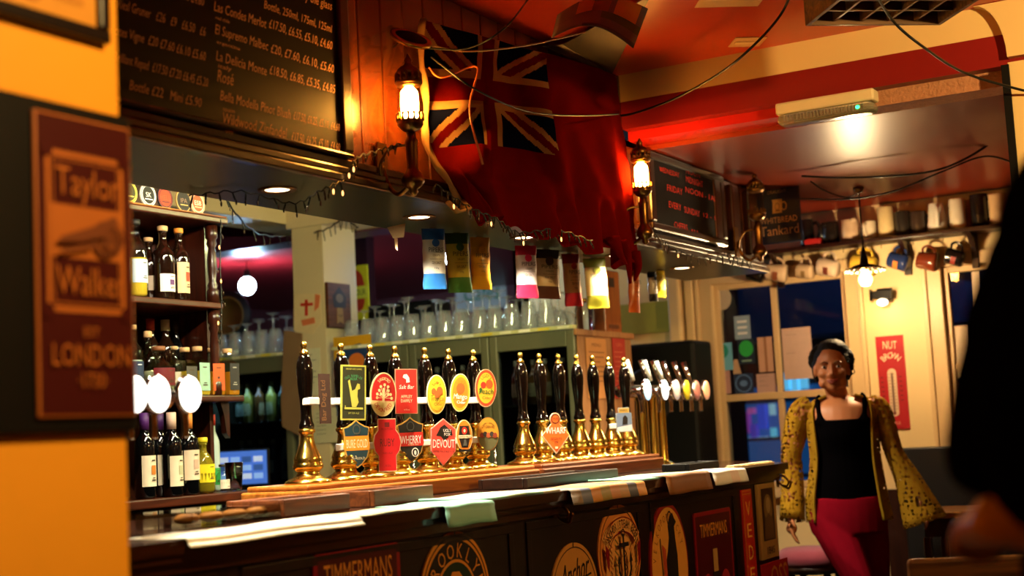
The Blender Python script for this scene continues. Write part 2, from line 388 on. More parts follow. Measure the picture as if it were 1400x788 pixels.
# far wall with two sash windows
FARW = mat('cream_far_wall_paint', '#e2c590', rough=.5, var=.05, scale=3, bump=.04)
FRAMEP = mat('cream_window_paint', '#d6b483', rough=.4, var=.06)
W1 = (2.235, 3.005, .90, 2.06); W2 = (.62, 1.715, 1.02, 2.03)
mb = MB()
mb.box((XW, -3, 0), (XW+.16, 4.3, .90), FARW); mb.box((XW, -3, 2.06), (XW+.16, 4.3, 2.62), FARW)
mb.box((XW, -3, .9), (XW+.16, W2[0], 2.06), FARW); mb.box((XW, W2[1], .9), (XW+.16, W1[0], 2.06), FARW)
mb.box((XW, W1[1], .9), (XW+.16, 4.3, 2.06), FARW)
mb.box((XW, W2[0], .9), (XW+.16, W2[1], W2[2]), FARW); mb.box((XW, W2[0], W2[3]), (XW+.16, W2[1], 2.06), FARW)
struct('wall_far', mb)
def window(n, b, rail, mull):
    y0, y1, z0, z1 = b
    r = bpy.data.objects.new('window_%d' % n, None); COL.objects.link(r); r['kind'] = 'structure'
    f = MB(); t = .028
    f.box((XW-.02, y0-.075, z0-.05), (XW+.0, y0, z1+.07), FRAMEP, .006); f.box((XW-.02, y1, z0-.05), (XW, y1+.075, z1+.07), FRAMEP, .006)
    f.box((XW-.035, y1+.075, z0-.05), (XW, y1+.10, z1+.07), FRAMEP, .006); f.box((XW-.035, y0-.10, z0-.05), (XW, y0-.075, z1+.07), FRAMEP, .006)
    f.box((XW-.02, y0, z1), (XW, y1, z1+.07), FRAMEP, .006)
    f.box((XW-.06, y0-.1, z0-.05), (XW+.06, y1+.1, z0), FRAMEP, .008)
    for (ya, yb) in ((y0, y0+t), (y1-t, y1)): f.box((XW+.02, ya, z0), (XW+.07, yb, z1), FRAMEP, .004)
    f.box((XW+.02, y0+t, z0), (XW+.07, y1-t, z0+.04), FRAMEP, .004); f.box((XW+.02, y0+t, z1-.03), (XW+.07, y1-t, z1), FRAMEP, .004)
    f.build('window_frame', r)
    MB().box((XW+.025, y0+t, rail-.02), (XW+.075, y1-t, rail+.02), FRAMEP, .004).build('meeting_rail', r)
    for ym in mull:
        MB().box((XW+.028, ym-.017, z0+.04), (XW+.066, ym+.017, rail-.02), FRAMEP, .004).build('glazing_bar', r)
        MB().box((XW+.028, ym-.017, rail+.02), (XW+.066, ym+.017, z1-.03), FRAMEP, .004).build('glazing_bar', r)
    MB().box((XW+.046, y0+t, z0+.03), (XW+.05, y1-t, z1-.03), PANE).build('pane', r)
window(1, W1, 1.414, [at(1062, 450, x=XW+.05).y])
window(2, W2, 1.50, [1.2])
struct('trim_6', MB().box((XW-.045, 3.11, .0), (XW, 3.16, 2.4), FRAMEP, .008))
struct('trim_7', MB().box((XW-.07, 3.18, .0), (XW, 3.26, 2.4), FRAMEP, .015))
# far wall panelling, dado below the windows
struct('trim_8', MB().box((XW-.03, -2.9, 0), (XW-.0005, 2.1, .88), wood('dark_dado_wood', '#1a0a05', '#38190c', axis='Z')))
struct('baseboard_far', MB().box((XW-.05, -2.9, 0), (XW-.031, 2.1, .14), DARKWOOD, .005))
# the pillar behind the bar with its beam
PILLAR = mat('cream_pillar_paint', '#d8c49a', rough=.5, var=.06, scale=3, bump=.05)
mb = MB().box((6.2, 4.70, 0), (6.5, 4.91, ZCEIL), PILLAR)
mb.box((6.18, 4.50, 2.47), (6.52, 4.93, ZCEIL-.002), PILLAR)
struct('wall_pillar', mb)
struct('trim_9', MB().box((3.9, 4.93, 2.50), (6.52, 5.2, ZCEIL-.002), PILLAR))
struct('trim_10', MB().box((6.52, 3.3, 2.46), (6.72, 9, 2.618), mat('purple_beam_paint', '#4b2038', rough=.35)))
# the street outside
STREETW = mat('dark_street_wall', '#24262a', rough=.8, var=.3, scale=2)
struct('floor_street', MB().box((XW+.16, -8, -.12), (16, 4.2, -.1), mat('wet_street', '#15171d', rough=.35)))
struct('wall_street', MB().box((13.0, -8, -.1), (13.3, 9, 5), STREETW))

# ------------------------------------------------------------------ bar counter
CTOP = wood('bar_top_wood', '#170904', '#3a1a0a', rough=.22, coat=.5)
CFRONT = wood('bar_front_wood', '#0c0403', '#1c0a05', rough=.38, axis='Z', coat=.15)
bar = thing('bar_counter', 'long dark wooden bar counter with moulded edge running across the room', 'bar counter', (0, 0, 0))
outline = [(.9, YC), (5.93, YC), (6.0, YC+.03), (6.05, YC+.10), (6.52, YC+.46), (6.56, YC+.52), (6.56, 2.86), (.9, 2.86)]
def inset(o, d): return [(max(x-d if x > 2 else x, .9), (y+d if y < 2.8 else y)) for x, y in o]
mb = MB().zprism(outline, ZC-.028, ZC, CTOP); mb.build('worktop', bar)
mb = MB().zprism(inset(outline, .012), ZC-.045, ZC-.0285, CTOP).zprism(inset(outline, .03), ZC-.07, ZC-.0455, CTOP); mb.build('edge_moulding', bar)
mb = MB().zprism(inset(outline, .05), .10, ZC-.0705, CFRONT); mb.build('front_panel', bar)
mb = MB().zprism(inset(outline, .09), 0.0, .0995, DARKWOOD); mb.build('plinth', bar)
for x0, x1 in ((.95, 2.35), (2.43, 3.62), (3.70, 4.50), (4.58, 5.40)):
    m = MB(); w = .025
    for lo, hi in (((x0, .99), (x1, .99+w)), ((x0, .2), (x1, .2+w)), ((x0, .2+w), (x0+w, .99)), ((x1-w, .2+w), (x1, .99))):
        m.box((lo[0], YC+.044, lo[1]-.005), (hi[0], YC+.0498, hi[1]-.005), CFRONT, .002)
    m.build('panel_moulding', bar)
YP = YC+.05                                                         # face of the bar front
def hook(px, py, label):
    p = at(px, py, y=YP)
    h = thing('coat_hook', label, 'hook', (p.x, YP-.0005, p.z))
    m = MB().prism([(-.012, -.035), (.012, -.035), (.014, 0), (.012, .035), (-.012, .035), (-.014, 0)], -.005, 0, BRASS_OLD); m.build('back_plate', h)
    m = MB().tube(bez([(0, -.004, .015), (0, -.03, .01), (0, -.05, -.01), (0, -.045, -.03), (0, -.02, -.03)]), .0045, BRASS_OLD)
    m.tube(bez([(0, -.004, -.005), (0.0, -.02, -.028), (0, -.05, -.04), (0, -.062, -.018)]), .0045, BRASS_OLD); m.ball((0, -.062, -.016), .007, BRASS_OLD); m.build('prong', h)
hook(757, 697, 'small brass coat hook on the bar front between the two round anchor-side signs')
hook(1062, 655, 'small brass coat hook on the bar front near its far right end')

# ---- enamel signs on the bar front
GOLD = flat('#d98b2b', .5); INKBLK = flat('#140b08', .5); INKRED = flat('#7c1015', .35); DEEPRED = flat('#4a0b0e', .35); INKGRN = flat('#0c2a1c', .4); PALEGOLD = flat('#e8b265', .5)
INKCREAM = flat('#ead9b0', .5); INKWHITE = flat('#f2eee2', .5); BROWNINK = flat('#3a2012', .5)
def oval(n, rx, rz): return [(rx*math.cos(2*PI*i/n), rz*math.sin(2*PI*i/n)) for i in range(n)]
def front_sign(name, x, z, mb, label): return solo(name, mb, label, 'sign', (x, YP-.006, z))
def bottle_sign(w, h):
    m = MB().prism([(-w/2+.01, -h/2), (w/2-.01, -h/2), (w/2, -h/2+.01), (w/2, h/2-.01), (w/2-.01, h/2), (-w/2+.01, h/2), (-w/2, h/2-.01), (-w/2, -h/2+.01)], 0, .005, flat('#8a1018', .35))
    m.rect(-w/2+.015, -h/2+.015, w/2-.015, h/2-.015, DEEPRED)
    return m
m = bottle_sign(.355, .46); m.text('TIMMERMANS', 0, .145, .058, GOLD, w=.28); m.text('LAMBIC', 0, .10, .026, GOLD, w=.12)
m.rect(-.03, -.20, .03, .04, INKBLK); m.rect(-.012, .0, .012, .09, GOLD)
front_sign('enamel_sign', 2.858, .782, m, 'wide dark red sign with long gold lettering, leftmost on the bar front')
m = MB().prism(oval(48, .178, .178), 0, .005, GOLD); m.ring(0, 0, .168, .168, .004, INKBLK, 48); m.disc(0, 0, .155, .155, INKBLK, 48); m.disc(0, 0, .104, .104, GOLD, 40); m.disc(0, 0, .096, .096, INKGRN, 40)
m.arc('BROOKLYN', 0, 0, .128, .128, 90, 172, .040, GOLD, .85); m.arc('BREWERY', 0, 0, .130, .130, 270, 120, .034, GOLD, .85, True)
m.poly([(-.055, -.075), (-.005, -.075), (.035, -.06), (.05, -.03), (.04, 0), (.018, .012), (.034, .025), (.036, .05), (.015, .07), (-.02, .072), (-.03, .06), (0, .055), (.008, .04), (-.002, .02), (-.03, .008), (-.03, -.005), (.005, -.012), (.012, -.035), (-.005, -.055), (-.055, -.058)], GOLD)
m.rect(-.004, .168, .004, .178, INKBLK)
front_sign('enamel_sign', 3.295, .838, m, 'round black, gold and green sign with capital letters around a white-gold initial')
def anchor_sign(face):
    m = MB().prism(oval(44, .162, .162), 0, .005, face); m.ring(0, 0, .150, .150, .004, BROWNINK, 44); m.rect(-.003, .150, .003, .162, INKBLK); return m
m = anchor_sign(flat('#c4863a', .5)); m.text('Anchor', 0, .035, .075, INKBLK, w=.19, sh=.35, rot=.16); m.text('BREWING', 0, -.03, .03, INKBLK, w=.15); m.line([(-.1, .02), (.11, .058)], .006, INKBLK)
front_sign('enamel_sign', 3.985, .762, m, 'round tan sign with black slanted script, hung lowest on the bar front')
m = anchor_sign(flat('#d8843a', .5)); m.disc(0, -.005, .125, .128, flat('#e6a052', .5), 40)
for k in range(22):
    a = math.radians(160-140*k/21); a2 = math.radians(160-140*(k+1)/21)
    m.poly([(.140*math.cos(a), .03+.085*math.sin(a)), (.104*math.cos(a), .0+.075*math.sin(a)), (.104*math.cos(a2), .0+.075*math.sin(a2)), (.140*math.cos(a2), .03+.085*math.sin(a2))], flat('#e9a65c', .5)) if k < 21 else None
m.line([(.128*math.cos(math.radians(160-140*k/20)), .034+.086*math.sin(math.radians(160-140*k/20))) for k in range(21)], .004, INKRED)
m.line([(.104*math.cos(math.radians(160-140*k/20)), .0+.072*math.sin(math.radians(160-140*k/20))) for k in range(21)], .004, INKRED)
m.arc('ANCHOR STEAM BEER', 0, .015, .120, .084, 90, 138, .028, INKBLK, .62)
m.poly([(-.135, .04), (-.105, .02), (-.112, -.05), (-.128, -.03)], INKRED); m.poly([(.135, .04), (.105, .02), (.112, -.05), (.128, -.03)], INKRED)
m.line([(0, .06), (0, -.085)], .014, INKBLK); m.ring(0, .068, .014, .014, .005, INKBLK, 16); m.line([(-.034, .03), (.034, .03)], .014, INKBLK)
m.line([(-.045, -.02), (-.045, -.055), (-.025, -.085), (0, -.098), (.025, -.085), (.045, -.055), (.045, -.02)], .012, INKBLK)
m.poly([(-.057, -.028), (-.045, .005), (-.03, -.03)], INKBLK); m.poly([(.057, -.028), (.045, .005), (.03, -.03)], INKBLK)
m.line([(-.008, .02), (.012, 0), (-.012, -.02), (.012, -.045), (-.01, -.06)], .005, BROWNINK)
for k in range(7):
    m.line([(-.062-.006*(k % 2), -.07+.018*k), (-.082, -.055+.018*k)], .006, flat('#6d5a1e')); m.line([(.068, -.07+.018*k), (.088, -.05+.018*k)], .005, flat('#6d5a1e'))
m.arc('Made in San Francisco since 1896', 0, 0, .134, .134, 270, 140, .016, INKBLK, .6, True)
front_sign('enamel_sign', 4.318, .858, m, 'round orange sign with a black anchor under a lettered ribbon')
m = MB().prism(oval(48, .168, .225), 0, .006, flat('#8c1c10', .4)); m.disc(.004, -.006, .156, .212, flat('#e09a40', .5), 44)
m.arc('VELKOPOPOVICKY', 0, -.01, .130, .182, 98, 150, .026, flat('#8a4a1c'), .7)
m.poly([(.02, .175), (.045, .185), (.058, .165), (.075, .15), (.055, .135), (.060, .09), (.072, .03), (.070, -.06), (.075, -.15), (-.035, -.15), (-.03, -.06), (-.025, -.02), (-.03, .02), (-.012, .05), (.005, .10), (.0, .14)], INKBLK)
m.ring(.018, .165, .022, .028, .006, BROWNINK, 18)
m.poly([(-.06, .08), (-.03, .06), (-.028, -.03), (-.05, -.05)], flat('#b5461c')); m.line([(-.075, .10), (-.055, -.12)], .006, BROWNINK)
m.text('Kozel', .0, -.185, .075, INKCREAM, w=.24); m.text('Kozel', .004, -.187, .075, INKBLK, w=.235); m.text('Kozel', 0, -.182, .070, INKCREAM, w=.225)
front_sign('enamel_sign', 4.716, .777, m, 'tall oval orange sign with a dark rearing goat, right of the anchor sign')
m = bottle_sign(.375, .52); m.text('TIMMERMANS', 0, .165, .05, GOLD, w=.27)
m.box((-.035, -.0035, -.25), (.035, -.003, .03), flat('#1c0808')); m.rect(-.022, .02, .022, .115, flat('#b58a4a')); m.disc(-.09, -.06, .055, .09, flat('#a01a22')); m.disc(.09, -.06, .055, .09, flat('#a01a22')); m.disc(-.1, -.03, .02, .03, flat('#c7402f')); m.disc(.085, -.03, .02, .03, flat('#c7402f'))
m.line([(0, -.21), (0, -.25)], .014, GOLD)
front_sign('enamel_sign', 5.146, .683, m, 'upright dark red sign with gold heading and a bottle, right of the oval goat sign')
m = MB().prism([(-.06, -.45), (.07, -.45), (.055, .20), (-.055, .20)], 0, .006, flat('#c22716', .35)); m.frame(-.05, .18, .045, .196, .003, GOLD)
for k, ch in enumerate('VEDETT'): m.text(ch, .005, .095-.088*k, .058, flat('#f0a94a'), w=.05)
m.line([(-.05, .17), (-.05, -.4)], .004, GOLD)
front_sign('enamel_sign', 5.522, .80, m, 'narrow upright red sign with letters stacked one above the other')
m = MB().box((-.105, -.01, -.155), (.105, .005, .155), flat('#b08a4c'), .003); m.M = Matrix.Translation((0, -.0102, 0)); m.rect(-.072, -.08, .072, .135, BROWNINK); m.disc(0, .05, .05, .06, flat('#8b6a3c')); m.poly([(-.06, -.075), (.06, -.075), (.045, .01), (0, .03), (-.045, .01)], flat('#6a4a28')); m.disc(.0, .065, .025, .033, flat('#b59460'))
m.text('1845', 0, -.135, .03, BROWNINK, w=.09)
front_sign('framed_print', 5.733, .858, m, 'small pale framed portrait print at the right end of the bar front')
m = MB().box((-.165, 0, -.13), (.165, .006, .13), flat('#b3121c'), .003); m.text('OSS', .045, .015, .10, GOLD, w=.20); m.text('C', -.115, .015, .10, GOLD, w=.06) if False else None
front_sign('enamel_sign', 5.80, .555, m, 'bright red sign with big gold capitals, lowest at the right end of the bar')

# ------------------------------------------------------------------ canopy over the bar
SOFFIT = mat('dark_lacquered_soffit', '#33311f', rough=.3, var=.15, scale=3)
can = thing('bar_canopy', 'dark wooden canopy over the bar with lacquered underside and panelled front', 'canopy', (0, 0, 0))
MB().box((.6, YF, ZS), (6.62, 2.75, ZS+.03), SOFFIT).build('soffit', can)
m = MB(); x = .6
while x < 6.55:
    x1 = min(x+.118, 6.6); zt = ZCEIL-.003 if x < XB-.01 else 2.40
    if x < XB-.01 < x1: x1 = XB-.002
    m.box((x+.0015, YF+.004, ZS+.0305), (x1-.0015, YF+.03, zt), PANELWOOD, .004); x = x1
m.box((.6, YF+.0305, ZS+.0305), (6.6, YF+.05, 2.39), DARKWOOD); m.build('fascia_boards', can)
m = MB().box((.6, YF-.035, ZS-.004), (6.64, YF-.0005, ZS+.022), DARKWOOD, .006).box((.6, YF-.025, ZS+.0225), (6.63, YF-.0005, ZS+.045), DARKWOOD, .006).box((.6, YF-.015, ZS+.0455), (6.62, YF-.0005, ZS+.07), DARKWOOD, .005); m.build('cornice', can)
MB().box((6.6005, YF+.004, ZS+.0305), (6.63, 2.75, 2.40), DARKWOODZ).build('end_panel', can)
MB().box((.6, 2.72, ZS+.0305), (6.6, 2.7495, ZCEIL-.003), DARKWOOD).build('back_board', can)
m = MB()
for xx in (5.98, 6.20, 6.42): m.box((xx, YF-.03, ZS+.0705), (xx+.09, YF+.0035, 2.38), DARKWOODZ, .01)
m.build('pilaster', can)

def board_text(mb, o, s, p0, p1, hpx, m, plane_y, sh=.0, up=0.0):
    a, b = at(*p0, y=plane_y), at(*p1, y=plane_y)
    d = (a-EYE).dot(FW); ang = math.atan2(b.z-a.z, b.x-a.x)*0
    mb.text(s, a.x-o.x, (a.z+b.z)/2-o.z+up, hpx*d/F_PX, m, w=abs(b.x-a.x), al='L', sh=sh, rot=random.uniform(-.008, .008))
CHALKB = mat('chalkboard_black', '#060505', rough=.48, var=.3, scale=6, spec=.14)
CHALK = flat('#e0a878', .8); CHALKR = flat('#d02a1c', .8)
# wine list
yb = YF-.022
x0, x1 = 1.62, at(462, 100, y=yb).x; zb = ZS+.0705
o = Vector(((x0+x1)/2, yb, 2.36)); cb = thing('chalkboard', 'large black chalkboard with the handwritten wine list above the left of the bar', 'chalkboard', o)
hw = (x1-x0)/2; m = MB()
for lo, hi in (((-hw-.05, zb-o.z), (hw+.05, zb-o.z+.012)), ((-hw-.05, .27), (hw+.05, .31)), ((-hw-.05, zb-o.z+.0125), (-hw, .2695)), ((hw, zb-o.z+.0125), (hw+.05, .2695))):
    m.box((lo[0], -.012, lo[1]), (hi[0], .018, hi[1]), DARKWOOD, .008)
m.build('frame', cb)
m = MB().box((-hw, .0, zb-o.z+.0125), (hw, .016, .2695), CHALKB)
L = [('El Reserva Cabernet  £18.00 £4.60', (160, -26), (278, 2), 13), ('Riesl Gruner   £26   £9   £6.50   £6', (160, 18), (280, 42), 12), ('Cotes Vigne  £20 £7.60 £6.10 £5.60', (150, 52), (280, 78), 12),
     ('Domaine Brilliant Repad  £17.50 £7.20 £6.45 £5.20', (122, 78), (283, 114), 12), ('Bottle £22   Mini £5.90', (176, 122), (274, 148), 12),
     ('Bottle, 250ml, 175ml, 125ml', (360, 14), (452, 42), 10), ('Wines by the glass', (385, -6), (452, 8), 11),
     ('Las Condes Merlot', (291, 16), (362, 38), 12), ('£17.50, £6.55, £5.10, £4.60', (366, 40), (452, 66), 11),
     ('El Supremo Malbec', (292, 48), (364, 68), 12), ('£20, £7.60, £6.10, £5.60', (368, 74), (454, 98), 11),
     ('La Delicia Monte', (293, 82), (362, 104), 12), ('£18.50, £6.85, £5.35, £4.85', (366, 106), (455, 124), 11),
     ('Rosé', (294, 108), (316, 122), 15), ('Bella Modella Pinot Blush', (298, 138), (394, 162), 12), ('£17.50, £6.25, £5.10, £4.60', (398, 166), (461, 178), 10),
     ('Wildwood Zinfandel', (300, 166), (388, 192), 13), ('£17.50, £6.25, £5.10, £4.60', (395, 194), (461, 208), 11),
     ('red chile', (291, 28), (310, 32), 4), ('argentina', (292, 62), (324, 68), 4), ('italy', (294, 94), (312, 98), 5), ('spain', (300, 152), (316, 156), 5), ('usa', (304, 182), (314, 185), 5)]
for s, p0, p1, h in L: board_text(m, o, s, p0, p1, h*1.18, CHALK, yb, .18)
m.build('writing_board', cb)
# opening times
x0, x1 = at(896, 300, y=yb).x, at(985, 300, y=yb).x; o = Vector(((x0+x1)/2, yb, 2.235)); hw = (x1-x0)/2
cb = thing('chalkboard', 'smaller chalkboard of opening times in red letters beyond the flag', 'chalkboard', o)
m = MB()
for lo, hi in (((-hw-.05, -.165), (hw+.05, -.13)), ((-hw-.05, .135), (hw+.05, .165)), ((-hw-.05, -.1295), (-hw, .1345)), ((hw, -.1295), (hw+.05, .1345))):
    m.box((lo[0], -.012, lo[1]), (hi[0], .018, hi[1]), DARKWOOD, .008)
m.build('frame', cb)
m = MB().box((-hw, 0, -.13), (hw, .016, .135), CHALKB)
for s, p0, p1, h in [('OPENING', (898, 186), (932, 196), 18), ('TIMES', (956, 200), (980, 210), 20), ('MON - THURS', (899, 208), (928, 214), 8), ('TUESDAY', (900, 222), (928, 228), 8), ('WEDNESDAY', (901, 236), (928, 242), 8),
                     ('12 - 11', (962, 226), (980, 232), 8), ('12 - 12', (962, 240), (980, 246), 8), ('NOON', (937, 238), (956, 243), 9), ('MIDNIGHT', (937, 250), (960, 256), 10),
                     ('FRIDAY', (911, 262), (932, 266), 10), ('NOON - 1AM', (936, 266), (980, 274), 9), ('EVERY', (913, 284), (930, 288), 10), ('SUNDAY', (934, 292), (955, 296), 10), ('12 - 11', (960, 298), (980, 302), 7), ('CHEERS', (920, 312), (938, 316), 10), ('ALL', (942, 320), (954, 323), 8)]:
    board_text(m, o, s, p0, p1, h*.9, CHALKR, yb)
pk = at(944, 200, y=yb); cx, cz = pk.x-o.x, pk.z-o.z; sc = .014
m.disc(cx, cz, .085, .030, CHALKR, 20); m.disc(cx, cz, .055, .018, CHALKB, 20); m.disc(cx, cz, .02, .008, CHALKR, 12); m.poly([(cx-.06, cz-.025), (cx+.06, cz-.025), (cx+.02, cz-.075), (cx-.02, cz-.075)], CHALKR)
m.build('writing_board', cb)

# downlights in the canopy, each with its own lamp
def downlight(x, y, label, power=1.0):
    d = thing('downlight', label, 'downlight', (x, y, ZS), group='downlights in the canopy')
    MB().lathe([(.036, .002), (.037, -.004), (.052, -.006), (.056, -.002), (.056, -.0002)], BRASS_OLD, 24).build('trim_ring', d)
    MB().lathe([(0.001, -.001), (.035, -.0015)], glow('lit_downlight', '#ffe2ae', 9.0), 24).build('lens', d)
    lamp('downlight_lamp', (0, 0, -.012), P_DOWN*power, NEUTRAL, 'SPOT', .03, d, spot=2.3, blend=.8)
for x, lab in ((2.42, 'lit downlight in the canopy, leftmost, half hidden by the yellow pier'), (3.137, 'lit downlight in the canopy below the wine list'), (3.863, 'lit downlight in the canopy above the blue crisp packet'),
               (4.565, 'lit downlight in the canopy beside the bright pink crisp packet'), (5.36, 'lit downlight in the canopy above the green crisp packet'), (6.047, 'lit downlight in the canopy near its far right end')):
    downlight(x, 2.53, lab)
# ------------------------------------------------------------------ plinths and handpulls
PLINTHW = wood('handpull_plinth_wood', '#8a4a18', '#c47a30', rough=.3)
PLINTHD = wood('handpull_plinth_dark', '#5a2c12', '#8a4a24', rough=.3)
ZP = ZC+.066
def plinth(x0, x1, m, label):
    b = MB().box((x0, 2.535, ZC+.0005), (x1, 2.79, ZC+.050), m, .006).box((x0+.012, 2.548, ZC+.0505), (x1-.012, 2.777, ZP), m, .006)
    return solo('handpull_plinth', b, label, 'plinth', (0, 0, 0), group='plinths under the handpulls')
plinth(3.24, 4.60, PLINTHW, 'light wooden plinth on the bar carrying the badged handpulls')
plinth(4.63, 5.72, PLINTHD, 'darker wooden plinth on the bar carrying the plain handpulls')
HANDLE = mat('black_turned_handle', '#060403', rough=.08, coat=.8, var=.2)
def pump_body(root):
    MB().lathe([(.070, 0), (.071, .004), (.068, .010), (.050, .016), (.038, .024), (.033, .032), (.035, .036)], BRASS, 28).build('base_flange', root)
    MB().lathe([(.035, .0362), (.043, .044), (.046, .052), (.043, .060), (.041, .064), (.043, .068), (.040, .078), (.031, .098), (.023, .118), (.0195, .136), (.020, .148), (.025, .152), (.026, .158), (.022, .163)], BRASS, 28).build('pump_body', root)
    MB().lathe([(.022, .1632), (.0235, .170), (.0225, .176), (.019, .184), (.0165, .205), (.0165, .225), (.0185, .25), (.0215, .275), (.0245, .31), (.0255, .335), (.0235, .357), (.0185, .375), (.0135, .384)], HANDLE, 24).build('handle', root)
    MB().lathe([(.0135, .3842), (.0145, .388), (.0125, .393), (.007, .398), (.006, .402), (.009, .407), (.0105, .413), (.009, .419), (.005, .4235), (.0, .4245)], BRASS, 18).build('finial', root)
XP = [at(p, 665, y=2.65).x for p in (424, 475, 515, 549, 590, 623, 657)] + [at(p, 630, y=2.65).x for p in (720, 746, 772, 797, 819, 841, 862)]
HP = ['lone handpull at the left end with a narrow brown label card beside it', 'handpull with a tall dark green picture clip above a shield clip',
      'handpull with an oval red and cream clip above a waisted red clip', 'handpull with an upright red clip above a black shield clip lettered in white',
      'handpull with a yellow fruit oval clip above a six-sided red clip', 'handpull with an orange oval clip above a smaller black-centred oval clip',
      'handpull with a red-rimmed fruit oval clip above a round landscape clip', 'plain handpull, first after the gap between the two plinths',
      'handpull with an orange diamond clip hung low on it', 'plain handpull just right of the orange diamond clip', 'plain handpull, fourth from the left on the darker plinth',
      'plain handpull, third from the right end of the row', 'handpull with a small photo clip, second from the right end', 'plain handpull at the right end, in front of the lager taps']
PUMPS = []
for i, x in enumerate(XP):
    if i == 0:
        p = thing('handpull', HP[0], 'handpull', (x, 2.655, ZP), group='handpulls along the bar'); pump_body(p); proto_pump = p
    else: p = None
    PUMPS.append(p)
for i, x in enumerate(XP):
    if i: PUMPS[i] = dup(proto_pump, (x, 2.655, ZP), (-.62+.1*((i*5) % 3-1)) if i in (1, 2, 3, 4, 5, 6, 8, 12) else 0.0, HP[i])
def clip_bar(root, z, w=.10, x=0.0):                                # white fitting that carries a clip
    MB().box((x-w/2, -.034, z-.011), (x+w/2, -.026, z+.011), WHITEPLASTIC, .003).box((x-.018, -.028, z-.011), (x+.018, .0, z+.011), WHITEPLASTIC, .003).build('clip_band', root)
def pump_clip(root, mb, x, z, rot=0.0, lab=None, dy=-.0395):
    o = mb.build('pump_clip', root, (x, dy, z), (0, rot, 0))
    if lab: o['label'] = lab
    return o
for i in range(7): clip_bar(PUMPS[i], .243, .105 if i else .05)
for i in range(1, 7): clip_bar(PUMPS[i], .102, .085, .0)
clip_bar(PUMPS[12], .128, .05, -.0)
OLIVE = flat('#2a2a14'); LIME = flat('#b8b24a'); CLIPRED = flat('#d4281c'); ORNG = flat('#e8641e'); YEL = flat('#e9b326'); TEAL = flat('#12303a'); CORAL = flat('#e2483a')
def plate(pts, edge, t=.005): return MB().prism(pts, 0, t, edge)
# brown card beside the lone handpull
m = plate([(-.026, -.07), (.026, -.07), (.026, .08), (-.026, .08)], flat('#3a2015'))
m.text('Bar Dog Ltd', 0, 0, .022, flat('#8a6038'), rot=PI/2, w=.12); pump_clip(PUMPS[0], m, .052, .245, 0, 'narrow brown card with upright handwriting', -.0345)
# 1: tall picture clip + shield
m = plate([(-.042, -.085), (.042, -.085), (.042, .085), (-.042, .085)], LIME); m.rect(-.037, -.08, .037, .08, OLIVE)
m.arc('OLD RAMBLER', 0, .01, .045, .042, 90, 80, .008, flat('#3f8a5a'), .8); m.text('BEER', 0, .038, .008, flat('#3f8a5a')); m.text('HEREFORDSHIRE', 0, .070, .005, LIME)
m.poly([(-.02, .035), (-.014, .04), (-.012, .03), (-.006, .005), (.004, .01), (.012, .028), (.020, .026), (.021, .012), (.013, .008), (.012, -.012), (.016, -.03), (.008, -.045), (-.006, -.045), (-.010, -.02), (-.015, .01)], LIME)
m.rect(-.031, -.052, .031, -.046, LIME); m.text('BITTER ALE', 0, -.066, .005, LIME); m.rect(-.03, -.048, -.028, -.04, LIME)
pump_clip(PUMPS[1], m, .02, .268, .05, 'tall dark green clip with a pale figure')
def shield(face, band, word, wc):
    o = [(-.044, .048), (-.030, .052), (-.012, .062), (.0, .072), (.012, .062), (.030, .052), (.044, .048), (.040, .02), (.044, -.012), (.034, -.045), (.015, -.066), (0, -.076), (-.015, -.066), (-.034, -.045), (-.044, -.012), (-.040, .02)]
    s = plate(o, flat('#c9963c')); s.poly([(x*.93, z*.94) for x, z in o], face)
    s.poly([(-.0405, .022), (.0405, .022), (.0425, -.012), (.0405, -.022), (-.0405, -.022), (-.0425, -.012)], band)
    s.text(word, 0, -.014, .026, wc, w=.070); s.ring(0, .042, .013, .016, .003, flat('#4a4a44'), 18); s.line([(-.008, .03), (.008, .03)], .004, flat('#4a4a44')); return s
m = shield(TEAL, flat('#e88a1e'), 'BURE GOLD', INKCREAM); m.text('4.3', -.012, -.048, .010, INKCREAM); m.text('GOLD', .01, -.05, .007, INKCREAM); pump_clip(PUMPS[1], m, .024, .112, 0, 'dark teal shield clip with an orange band')
# 2: oval + waisted red
m = plate(oval(36, .044, .070), flat('#efd9a0')); m.disc(0, 0, .040, .066, flat('#e8cf8a'), 36)
m.poly([(.040*math.cos(a), .066*math.sin(a)) for a in [math.radians(d) for d in range(-18, 199, 9)]], flat('#c3201c'))
m.arc('SANDFORD', 0, .0, .030, .050, 90, 80, .010, flat('#efd9a0'), .8); m.arc('DEVON RED', 0, 0, .030, .050, 270, 110, .013, flat('#c3201c'), .8, True)
m.rect(-.004, -.026, .004, .02, flat('#efd9a0'))
for a, b in ((-.015, .012), (.015, .012), (-.022, 0), (.022, 0), (-.012, .024), (.012, .024), (0, .03), (-.024, -.012), (.024, -.012), (-.012, 0), (.012, 0)): m.disc(a, b, .0045, .005, flat('#efd9a0'), 10); m.line([(0, -.012), (a, b)], .0015, flat('#efd9a0'))
pump_clip(PUMPS[2], m, .026, .262, .08, 'oval red and cream clip with a tree')
o = [(-.030, .082), (.030, .082), (.030, .046), (.042, .03), (.047, .005), (.042, -.02), (.030, -.036), (.030, -.085), (-.030, -.085), (-.030, -.036), (-.042, -.02), (-.047, .005), (-.042, .03), (-.030, .046)]
m = plate(o, flat('#e9c9a0')); m.poly([(x*.95, z*.97) for x, z in o], flat('#c8141e')); m.text('RUBY', 0, -.006, .025, flat('#5a0e0c'), w=.048); m.rect(-.008, .055, .008, .07, flat('#6a0e10')); m.text('BUSHTON', 0, .046, .006, flat('#7a1210')); m.text('RED ALE', 0, -.03, .006, flat('#7a1210')); m.text('4.5%', 0, -.07, .007, flat('#8a1814'))
